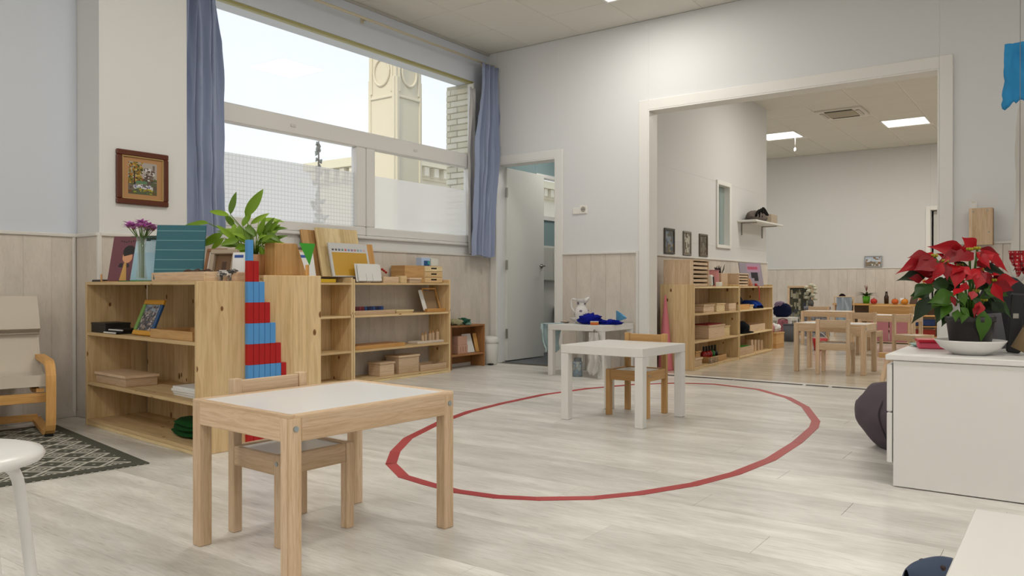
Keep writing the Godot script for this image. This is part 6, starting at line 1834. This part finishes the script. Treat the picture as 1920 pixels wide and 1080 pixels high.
	# second far unit
	var shoe := func(label: String, p: Vector3, turn: float):
		var s := thing("blue_shoe", label, "shoe", p, turn)
		mi(s, "upper", shoe_mesh(), cloth("shoe_blue", Color(0.12, 0.27, 0.62)))
		bx(s, "sole", Vector3(0.09, 0.014, 0.235), Vector3(0, 0.007, 0), mat("sole_blue", Color(0.05, 0.08, 0.2), 0.7), Vector3.ZERO, 0.006)
	shoe.call("bright blue shoe at far end of second unit's upper shelf", t2 * Vector3(0.92, yy[0], -0.12), 60.0)
	shoe.call("bright blue shoe next to its twin, under red ribbon", t2 * Vector3(0.76, yy[0], -0.13), 75.0)
	var db := thing("dark_bag", "dark blue folded bag on second unit's upper shelf", "bag", t2 * Vector3(0.22, yy[0] + 0.06, -0.13), 91.0)
	mi(db, "bag", blob(Vector3(0.16, 0.045, 0.08), 8, 0.3), cloth("bag_navy", Color(0.08, 0.10, 0.18)))
	mi(db, "strap", tube(curve_points([Vector3(-0.1, 0.05, 0.05), Vector3(0, 0.085, 0.06), Vector3(0.1, 0.05, 0.05)], 10), [0.006], 6), cloth("bag_strap", Color(0.05, 0.06, 0.10)))
	tray("wooden_tray", "orange-brown tray beneath the dark blue bag", t2 * Vector3(0.24, yy[0], -0.13), 91.0, 0.42, 0.058, 0.2, "honey")
	lidded_box("wooden_box", "flat pale box before blue shoes on upper shelf", t2 * Vector3(0.52, yy[0], -0.08), 91.0, 0.14, 0.05, 0.12, "birch")
	var hat := thing("black_hat", "dark navy cap lying on second unit's middle shelf", "hat", t2 * Vector3(0.20, yy[1], -0.05), 91.0)
	mi(hat, "crown", blob(Vector3(0.13, 0.075, 0.09), 11, 0.25), cloth("cap_navy", Color(0.05, 0.06, 0.09)))
	mi(hat, "peak", blob(Vector3(0.09, 0.012, 0.06), 12, 0.1), cloth("cap_navy", Color.WHITE), Vector3(0.1, 0.004, 0.05))
	var hm := thing("wooden_ball", "pale wooden ball on stand on second unit's middle shelf", "ball", t2 * Vector3(0.24, yy[1], -0.22))
	mi(hm, "ball", blob(Vector3(0.055, 0.05, 0.055), 2, 0.0, false, 18), wood("birch", "y", 0), Vector3(0, 0.13, 0))
	mi(hm, "stand", cyl(0.03, 0.085, 14), wood("light", "y", 0), Vector3(0, 0.0425, 0))
	tray("wooden_tray", "long pale tray on second unit's middle shelf", t2 * Vector3(0.78, yy[1], -0.14), 92.0, 0.60, 0.08, 0.22, "light")
	tray("wooden_tray", "green-lined tray on second unit's bottom shelf", t2 * Vector3(0.34, yy[2], -0.13), 92.0, 0.50, 0.09, 0.22, "light")
	var gp := thing("green_felt", "bright green felt sheet in tray on second unit", "felt", t2 * Vector3(0.34, yy[2] + 0.0065, -0.13), 92.0)
	bx(gp, "sheet", Vector3(0.42, 0.075, 0.16), Vector3(0, 0.045, 0), mat("felt_bright", Color(0.28, 0.58, 0.14), 0.9), Vector3.ZERO, 0.01)
	for k in 4:
		var bl := thing("wooden_block", "upright pale block in row on second unit's bottom shelf", "block", t2 * Vector3(0.70 + 0.13 * k, yy[2], -0.10), 92.0, "upright blocks on bottom shelf")
		board(bl, "block", Vector3(0.075, 0.14 - 0.008 * k, 0.06), Vector3(0, 0.07 - 0.004 * k, 0), "light", "y")
	# pink cone beside the first far unit
	var pcn := thing("pink_tower", "tall slim pink cone beside the far shelf unit", "cone", Vector3(-3.15, 0, -6.89))
	mi(pcn, "cone", lathe([Vector2(0.001, 0.715), Vector2(0.008, 0.71), Vector2(0.075, 0.004), Vector2(0.075, 0), Vector2(0.001, 0)], 24), mat("cone_pink", Color(0.82, 0.46, 0.50), 0.6))
	mi(pcn, "base_ring", cyl(0.08, 0.012, 24), mat("cone_pink2", Color(0.72, 0.38, 0.43), 0.6), Vector3(0, 0.006, 0))
	# pictures on the left wall of the far room
	var pics := [
		[-7.56, 1.132, 0.25, 0.266, Color(0.40, 0.46, 0.52), Color(0.60, 0.55, 0.42), "small dark-framed picture of grey-blue sky on far wall"],
		[-8.02, 1.128, 0.205, 0.264, Color(0.74, 0.72, 0.67), Color(0.52, 0.47, 0.38), "small grey-framed pale picture between two others on far wall"],
		[-8.48, 1.131, 0.235, 0.256, Color(0.36, 0.34, 0.28), Color(0.50, 0.44, 0.37), "small brown-framed picture next to the inner window"]]
	for i in 3:
		var p: Array = pics[i]
		var pm := print_mat("far_pic_%d" % i, 48, 48, func(im: Image): blotches(im, p[4], p[5], 0.6, [p[4].lightened(0.2), p[5].darkened(0.3), p[4].darkened(0.2)], 40 + i, 26, 0.3))
		framed("framed_picture", p[6], "picture", Vector3(FXL + 0.009, p[1], p[0]), 90.0, 0.0, p[2], p[3], 0.022, [mat("far_frame_%d" % i, [Color(0.30, 0.29, 0.27), Color(0.50, 0.48, 0.44), Color(0.38, 0.34, 0.28)][i], 0.5)], pm, 0.016)
	# wall shelf with bags
	var ws := thing("wall_shelf", "white bracket shelf carrying dark bags on far wall", "shelf", Vector3(FXL, 1.60, -10.15), 90.0)
	bx(ws, "shelf_board", Vector3(1.10, 0.022, 0.24), Vector3(0, 0.011, 0.12), mat("trim_white", Color.WHITE))
	for s in [-1, 1]:
		bx(ws, "bracket", Vector3(0.02, 0.16, 0.012), Vector3(s * 0.4, -0.08, 0.008), mat("steel", Color.WHITE))
		bx(ws, "bracket_arm", Vector3(0.02, 0.012, 0.2), Vector3(s * 0.4, -0.006, 0.1), mat("steel", Color.WHITE))
	var bg := thing("fabric_bag", "grey and black folded bag on the white wall shelf", "bag", Vector3(FXL + 0.12, 1.6225, -9.98), 90.0)
	mi(bg, "bag", blob(Vector3(0.30, 0.075, 0.09), 22, 0.35), cloth("bag_greige", Color(0.46, 0.42, 0.40)))
	for k in 3:
		mi(bg, "strap", tube(curve_points([Vector3(-0.26 + 0.1 * k, 0.05, 0.08), Vector3(-0.05 + 0.08 * k, 0.14 + 0.02 * k, 0.05), Vector3(0.22 + 0.02 * k, 0.10, 0.06)], 12), [0.014], 7), cloth("bag_black", Color(0.06, 0.05, 0.05)))
	var bx2 := thing("cream_box", "cream carton at the end of the white wall shelf", "box", Vector3(FXL + 0.12, 1.6225, -10.45), 90.0)
	bx(bx2, "body", Vector3(0.26, 0.12, 0.16), Vector3(0, 0.06, 0), mat("carton_cream", Color(0.72, 0.66, 0.58), 0.7))
	bx(bx2, "dark_handle", Vector3(0.04, 0.09, 0.01), Vector3(0.16, 0.045, 0.03), mat("black_plastic", Color.BLACK))
	# picture on the back wall
	framed("framed_picture", "small silver-framed landscape leaning on far wainscot ledge", "picture", Vector3(-2.88, 1.123, FARZ + 0.03), 0.0, 4.0, 0.29, 0.205, 0.018, [mat("silver_frame", Color(0.62, 0.63, 0.64), 0.4)], print_mat("far_view", 64, 48, func(im: Image): blotches(im, Color(0.72, 0.78, 0.84), Color(0.52, 0.46, 0.38), 0.5, [Color(0.60, 0.42, 0.28), Color(0.46, 0.44, 0.40), Color(0.80, 0.82, 0.84)], 3, 30, 0.2)))
	# dining set
	make_table("pine child's table in far room with one chair before it", Vector3(-1.815, 0, -7.735), -1.0, 0.63, 0.46)
	var ch := make_chair("pine child's chair with its back to the opening", Vector3(-1.765, 0, -7.525), 4.0, "light")
	ch.rotation_degrees.y = 184.0
	ch.position = Vector3(-1.765, 0, -7.53)
	ch.rotation_degrees.y = 0.0
	ch.rotation_degrees.y = 183.0
	var cc := [
		["pine child's chair facing the single far table from behind", gy(1507, 573, 0.505) + Vector3(0.22, 0, 0.05), 10.0],
		["pine chair turned sideways near the second far table", gy(1624, 584, 0.505), 176.0],
		["pine chair half hidden behind the poinsettia leaves", gy(1712, 628, 0.28), 60.0]]
	for k in cc:
		var p: Vector3 = k[1]
		copy(ch, k[0], Vector3(p.x, 0, p.z), k[2])
	make_table("second pine child's table deeper in far room", Vector3(-1.78, 0, -10.25), -2.0, 0.62, 0.48)
	make_table("third pine child's table beside the back shelves", Vector3(-2.75, 0, -11.3), 4.0, 0.62, 0.48)
	# low sideboard on the back wall
	var sbd := thing("low_sideboard", "long low wooden sideboard along the far back wall", "sideboard", Vector3(-3.45, 0, -14.5))
	board(sbd, "top_board", Vector3(1.95, 0.03, 0.40), Vector3(0.975, 0.475, -0.2), "honey", "x")
	for k in 4:
		board(sbd, "upright", Vector3(0.025, 0.46, 0.38), Vector3(0.02 + 0.637 * k, 0.23, -0.2), "light", "y")
	board(sbd, "shelf_board", Vector3(1.93, 0.02, 0.38), Vector3(0.975, 0.06, -0.2), "light", "x")
	bx(sbd, "back_panel", Vector3(1.9, 0.40, 0.01), Vector3(0.975, 0.26, -0.385), mat("greige_panel", Color(0.45, 0.40, 0.34), 0.7))
	var st := 0.4905
	var vb := thing("bromeliad", "bromeliad with red flower in lime green pot", "potted plant", Vector3(-2.92, st, -14.62))
	mi(vb, "pot", lathe([Vector2(0.001, 0), Vector2(0.05, 0), Vector2(0.065, 0.13), Vector2(0.06, 0.13), Vector2(0.001, 0.12)], 20), mat("lime_pot", Color(0.36, 0.66, 0.12), 0.4))
	var lf := leaf_mesh(0.2, 0.035, 0.5, 0.3)
	for k in 16:
		var a := k * 2.4
		var o := mi(vb, "leaf", lf, leafy("brom_leaf", Color(0.16, 0.24, 0.10)), Vector3(0, 0.12, 0))
		o.basis = aim(Vector3(cos(a), 0.5 + 0.05 * k, sin(a)))
	for k in 5:
		var a := k * 1.26
		var o := mi(vb, "red_bract", leaf_mesh(0.13, 0.03, 0.1, 0.3), leafy("brom_red", Color(0.50, 0.08, 0.12)), Vector3(0, 0.20, 0))
		o.basis = aim(Vector3(cos(a) * 0.25, 1, sin(a) * 0.25))
	var bo2 := thing("brown_bottle", "tall brown bottle on the far sideboard", "bottle", Vector3(-2.60, st, -14.62))
	mi(bo2, "body", lathe([Vector2(0.001, 0), Vector2(0.035, 0), Vector2(0.038, 0.12), Vector2(0.022, 0.15), Vector2(0.02, 0.19), Vector2(0.001, 0.19)], 16), mat("bottle_brown", Color(0.22, 0.13, 0.08), 0.3))
	mi(bo2, "stopper", cyl(0.018, 0.02, 10), mat("dark_brown", Color.WHITE), Vector3(0, 0.2, 0))
	var dg := thing("stuffed_toy", "small white and dark stuffed dog on sideboard's left end", "stuffed toy", Vector3(-3.33, st, -14.62), 30.0)
	mi(dg, "body", blob(Vector3(0.07, 0.06, 0.09), 5, 0.2), cloth("toy_white", Color(0.80, 0.76, 0.72)))
	mi(dg, "head", blob(Vector3(0.055, 0.05, 0.055), 6, 0.15), cloth("toy_dark", Color(0.16, 0.12, 0.13)), Vector3(0, 0.08, 0.05))
	for s in [-1, 1]:
		mi(dg, "ear", blob(Vector3(0.015, 0.03, 0.02), 7, 0.1), cloth("toy_red", Color(0.42, 0.10, 0.12)), Vector3(s * 0.05, 0.08, 0.05))
	var fruit := [[-2.45, Color(0.80, 0.36, 0.06), "orange"], [-2.30, Color(0.82, 0.50, 0.08), "yellow-orange"], [-2.78, Color(0.72, 0.16, 0.10), "red"], [-3.15, Color(0.66, 0.60, 0.46), "cream"]]
	for k in fruit.size():
		var q: Array = fruit[k]
		var fr := thing("toy_fruit", "%s toy fruit lying on the far sideboard" % q[2], "toy fruit", Vector3(q[0], st, -14.52))
		mi(fr, "fruit", blob(Vector3(0.055, 0.05, 0.055), 30 + k, 0.08), mat("fruit_%d" % k, q[1], 0.5))
		mi(fr, "stalk", cyl(0.005, 0.03, 6), mat("stalk", Color(0.2, 0.25, 0.1), 0.8), Vector3(0, 0.09, 0))
	var mg := thing("white_mug", "white mug at right of the toy fruit", "mug", Vector3(-2.36, st, -14.68))
	mi(mg, "cup", lathe([Vector2(0.001, 0), Vector2(0.04, 0), Vector2(0.045, 0.10), Vector2(0.041, 0.10), Vector2(0.001, 0.01)], 18), mat("china", Color.WHITE))
	mi(mg, "handle", tube(curve_points([Vector3(0.04, 0.08, 0), Vector3(0.075, 0.06, 0), Vector3(0.04, 0.025, 0)], 8), [0.007], 6), mat("china", Color.WHITE))
	card("picture_book", "brown book leaning on the far sideboard's right", "book", Vector3(-2.19, st + 0.004, -14.60), -25.0, 24.0, 0.12, 0.17, 0.02, mat("book_brown", Color(0.34, 0.24, 0.18), 0.6), null)
	var sf := thing("sunflower_pot", "yellow artificial flower in orange pot by far door", "potted plant", Vector3(-2.02, st, -14.56))
	mi(sf, "pot", lathe([Vector2(0.001, 0), Vector2(0.06, 0), Vector2(0.08, 0.10), Vector2(0.07, 0.10), Vector2(0.001, 0.09)], 18), mat("pot_orange", Color(0.72, 0.36, 0.10), 0.5))
	mi(sf, "stem", tube([Vector3(0, 0.09, 0), Vector3(-0.01, 0.25, 0), Vector3(0.0, 0.36, 0.02)], [0.006], 6), stem_mat())
	for k in 10:
		var a := TAU * k / 10
		var o := mi(sf, "petal", leaf_mesh(0.07, 0.035, 0.1, 0.2), leafy("petal_yellow", Color(0.84, 0.60, 0.06)), Vector3(0, 0.36, 0.02))
		o.basis = aim(Vector3(cos(a), sin(a), 0.25))
	# things around the sideboard: pink cupboard, chest
	var pkc := thing("pink_cupboard", "play cupboard with pink doors below the sideboard's right end", "cupboard", Vector3(-2.08, 0, -12.05))
	board(pkc, "top_chest", Vector3(0.52, 0.16, 0.34), Vector3(0, 0.44, 0), "oak", "x")
	board(pkc, "ledge", Vector3(0.54, 0.02, 0.36), Vector3(0, 0.355, 0), "light", "x")
	for s in [-1, 1]:
		board(pkc, "side_panel", Vector3(0.02, 0.345, 0.34), Vector3(s * 0.25, 0.1725, 0), "light", "y")
		bx(pkc, "pink_door", Vector3(0.225, 0.30, 0.012), Vector3(s * 0.118, 0.17, 0.165), mat("door_pink", Color(0.74, 0.48, 0.52), 0.6))
	board(pkc, "bottom_panel", Vector3(0.48, 0.02, 0.34), Vector3(0, 0.02, 0), "light", "x")
	var orc := thing("toy_shelf", "small wooden rack with orange and blue toys by far door", "rack", Vector3(-1.78, 0, -12.7), 20.0)
	for s in [-1, 1]:
		board(orc, "side_panel", Vector3(0.02, 0.40, 0.25), Vector3(s * 0.2, 0.20, 0), "honey", "y")
	for k in 3:
		board(orc, "shelf_board", Vector3(0.38, 0.015, 0.25), Vector3(0, 0.06 + 0.15 * k, 0), "honey", "x")
	for k in 2:
		var tc := thing("toy_crate", ["red toy crate on the small rack by far door", "blue toy crate on the small rack by far door"][k], "crate", orc.transform * Vector3(0.0, 0.0685 + 0.15 * k, 0.0), 20.0)
		bx(tc, "crate", Vector3(0.30, 0.09, 0.2), Vector3(0, 0.045, 0), mat(["crate_red", "crate_blue"][k], [Color(0.60, 0.14, 0.08), Color(0.10, 0.20, 0.42)][k], 0.5), Vector3.ZERO, 0.008)
		bx(tc, "rim", Vector3(0.31, 0.012, 0.21), Vector3(0, 0.09, 0), mat(["crate_red", "crate_blue"][k], Color.WHITE))
	# left back area: wooden frame with photo, white shelves, bags
	var wfm := framed("framed_picture", "tall wooden standing frame with dark floral picture", "frame", Vector3(-3.62, 0.0, -13.1), 8.0, 3.0, 0.40, 0.80, 0.035, [wood("light", "x", 0), wood("light", "x", 1), wood("light", "y", 0), wood("light", "y", 1)], print_mat("floral", 64, 96, func(im: Image): blotches(im, Color(0.20, 0.20, 0.15), Color(0.42, 0.44, 0.48), 0.55, [Color(0.55, 0.54, 0.44), Color(0.30, 0.30, 0.22), Color(0.66, 0.64, 0.56), Color(0.24, 0.25, 0.30)], 14, 70, 0.16)), 0.03)
	var lsh := shelf_unit("white_shelf", "low white open shelf at far left of dining room", Vector3(-4.05, 0, -11.35), 0.0, 0.42, 0.36, 0.3, [0.20, 0.03], 0.0, "", "wainscot")
	var sm := thing("wooden_crate", "small honey wooden crate on the low white shelf", "crate", Vector3(-3.84, 0.3605, -11.5))
	for s in [-1, 1]:
		board(sm, "wall", Vector3(0.30, 0.16, 0.012), Vector3(0, 0.08, s * 0.1), "honey", "x")
		board(sm, "wall", Vector3(0.012, 0.16, 0.19), Vector3(s * 0.144, 0.08, 0), "honey", "y")
	board(sm, "base", Vector3(0.28, 0.01, 0.19), Vector3(0, 0.006, 0), "honey", "x")
	var jr := thing("glass_jar_rack", "white rack of glass jars above the small honey crate", "rack", Vector3(-3.84, 0.5215, -11.5))
	for k in 3:
		mi(jr, "jar", lathe([Vector2(0.001, 0), Vector2(0.035, 0), Vector2(0.035, 0.12), Vector2(0.025, 0.14), Vector2(0.001, 0.14)], 14), mat("jar_pale", Color(0.74, 0.74, 0.70), 0.3), Vector3(-0.09 + 0.09 * k, 0.008, 0))
	bx(jr, "rack_frame", Vector3(0.30, 0.01, 0.12), Vector3(0, 0.004, 0), mat("white_paper", Color.WHITE))
	bx(jr, "rack_top", Vector3(0.30, 0.008, 0.10), Vector3(0, 0.17, 0), mat("dark_brown", Color.WHITE))
	for s in [-1, 1]:
		bx(jr, "rack_post", Vector3(0.008, 0.16, 0.008), Vector3(s * 0.145, 0.088, 0.04), mat("white_paper", Color.WHITE))
	var nb := thing("navy_bag", "navy and lilac bag hanging beside the floral frame", "bag", Vector3(-3.55, 0.33, -11.9), 15.0)
	mi(nb, "bag", blob(Vector3(0.13, 0.12, 0.07), 41, 0.25), cloth("bag_navy2", Color(0.10, 0.12, 0.24)))
	mi(nb, "lilac_flap", blob(Vector3(0.08, 0.06, 0.03), 42, 0.2), cloth("bag_lilac", Color(0.56, 0.48, 0.58)), Vector3(-0.03, 0.13, 0.02))
	var stn := make_lack("small white table beneath the navy bag", Vector3(-3.55, 0, -11.9), 0.0, 0.36, 0.33)
	var pb := thing("pink_bag", "pink cloth bag hanging at the small white table", "bag", Vector3(-3.48, 0.30, -11.70), 10.0)
	mi(pb, "cloth", drape_mesh(0.14, 0.20, 12, -0.3), cloth("bag_pink", Color(0.76, 0.50, 0.54)))
	mi(pb, "drawstring", tube([Vector3(-0.06, 0.0, 0), Vector3(0, 0.02, 0.0), Vector3(0.06, 0.0, 0)], [0.006], 6), cloth("bag_pinkd", Color(0.56, 0.30, 0.36)))
	var gb := thing("grey_basket", "grey patterned fabric basket beside the white table", "basket", Vector3(-3.30, 0, -11.50))
	mi(gb, "basket", lathe([Vector2(0.001, 0), Vector2(0.10, 0), Vector2(0.115, 0.24), Vector2(0.108, 0.24), Vector2(0.001, 0.02)], 20), cloth("basket_grey", Color(0.46, 0.47, 0.50)))
	mi(gb, "rim", lathe([Vector2(0.112, 0.235), Vector2(0.12, 0.24), Vector2(0.112, 0.248), Vector2(0.106, 0.24)], 20), cloth("basket_rim", Color(0.36, 0.37, 0.40)))
	var cra := lidded_box("wooden_crate", "low wooden crate on the floor past second far unit", Vector3(-3.18, 0, -10.2), 90.0, 0.34, 0.20, 0.24, "oak")
	var cs := thing("crumpled_paper", "crumpled white and pink wrapping on low wooden crate", "paper", Vector3(-3.18, 0.2005, -10.2))
	mi(cs, "white_crumple", blob(Vector3(0.09, 0.06, 0.07), 51, 0.7), mat("white_paper", Color.WHITE), Vector3(0, 0, -0.05))
	mi(cs, "pink_crumple", blob(Vector3(0.06, 0.06, 0.06), 52, 0.7), mat("pink_paper", Color.WHITE), Vector3(0, 0, 0.08))
	var pkb := thing("toy_bucket", "red toy bucket behind the single far table", "bucket", Vector3(-2.55, 0, -10.1))
	mi(pkb, "bucket", lathe([Vector2(0.001, 0), Vector2(0.07, 0), Vector2(0.09, 0.15), Vector2(0.085, 0.15), Vector2(0.001, 0.02)], 18), mat("rod_red", Color.WHITE))
	mi(pkb, "handle", tube(curve_points([Vector3(-0.09, 0.15, 0), Vector3(0, 0.22, 0), Vector3(0.09, 0.15, 0)], 10), [0.004], 6), mat("white_paper", Color.WHITE))
	var twl := thing("striped_cloth", "pale blue and white cloth hanging by grey floral box", "cloth", Vector3(-2.92, 0.62, -13.0), 5.0)
	mi(twl, "cloth", drape_mesh(0.22, 0.50, 17, -0.1), cloth("pale_stripe", Color(0.70, 0.76, 0.82)))
	bx(twl, "rail", Vector3(0.30, 0.014, 0.014), Vector3(0, 0.006, 0), wood("light", "x", 0))
	for s in [-1, 1]:
		bx(twl, "rail_leg", Vector3(0.014, 0.62, 0.014), Vector3(s * 0.14, -0.31, 0), wood("light", "y", 0))
	var gfx := thing("floral_box", "grey floral patterned box below the standing frame", "box", Vector3(-3.30, 0, -12.9), 4.0)
	var fm := print_mat("grey_floral", 64, 64, func(im: Image): blotches(im, Color(0.46, 0.47, 0.52), Color(0.46, 0.47, 0.52), 0.5, [Color(0.34, 0.35, 0.42), Color(0.60, 0.60, 0.63), Color(0.52, 0.50, 0.52)], 23, 90, 0.14))
	fm.uv1_triplanar = true
	fm.uv1_scale = Vector3.ONE * 3.0
	bx(gfx, "body", Vector3(0.34, 0.42, 0.26), Vector3(0, 0.21, 0), fm, Vector3.ZERO, 0.01)
	bx(gfx, "lid", Vector3(0.36, 0.05, 0.28), Vector3(0, 0.445, 0), fm, Vector3.ZERO, 0.01)
	var fp := thing("white_flowers", "white flowers beside the dark floral picture", "flowers", Vector3(-3.40, 0.4705, -12.9))
	for k in 12:
		var a := k * 2.4
		mi(fp, "blossom", blob(Vector3(0.035, 0.025, 0.035), 60 + k, 0.3), leafy("blossom", Color(0.78, 0.77, 0.68), 0.2), Vector3(cos(a) * 0.07, 0.10 + 0.02 * k, sin(a) * 0.06))
	mi(fp, "vase", lathe([Vector2(0.001, 0), Vector2(0.04, 0), Vector2(0.05, 0.06), Vector2(0.03, 0.11), Vector2(0.001, 0.11)], 16), mat("vase_grey", Color(0.40, 0.40, 0.38), 0.4))

func stem_mat() -> Material:
	return leafy("stem_green", Color(0.33, 0.46, 0.18), 0.2)
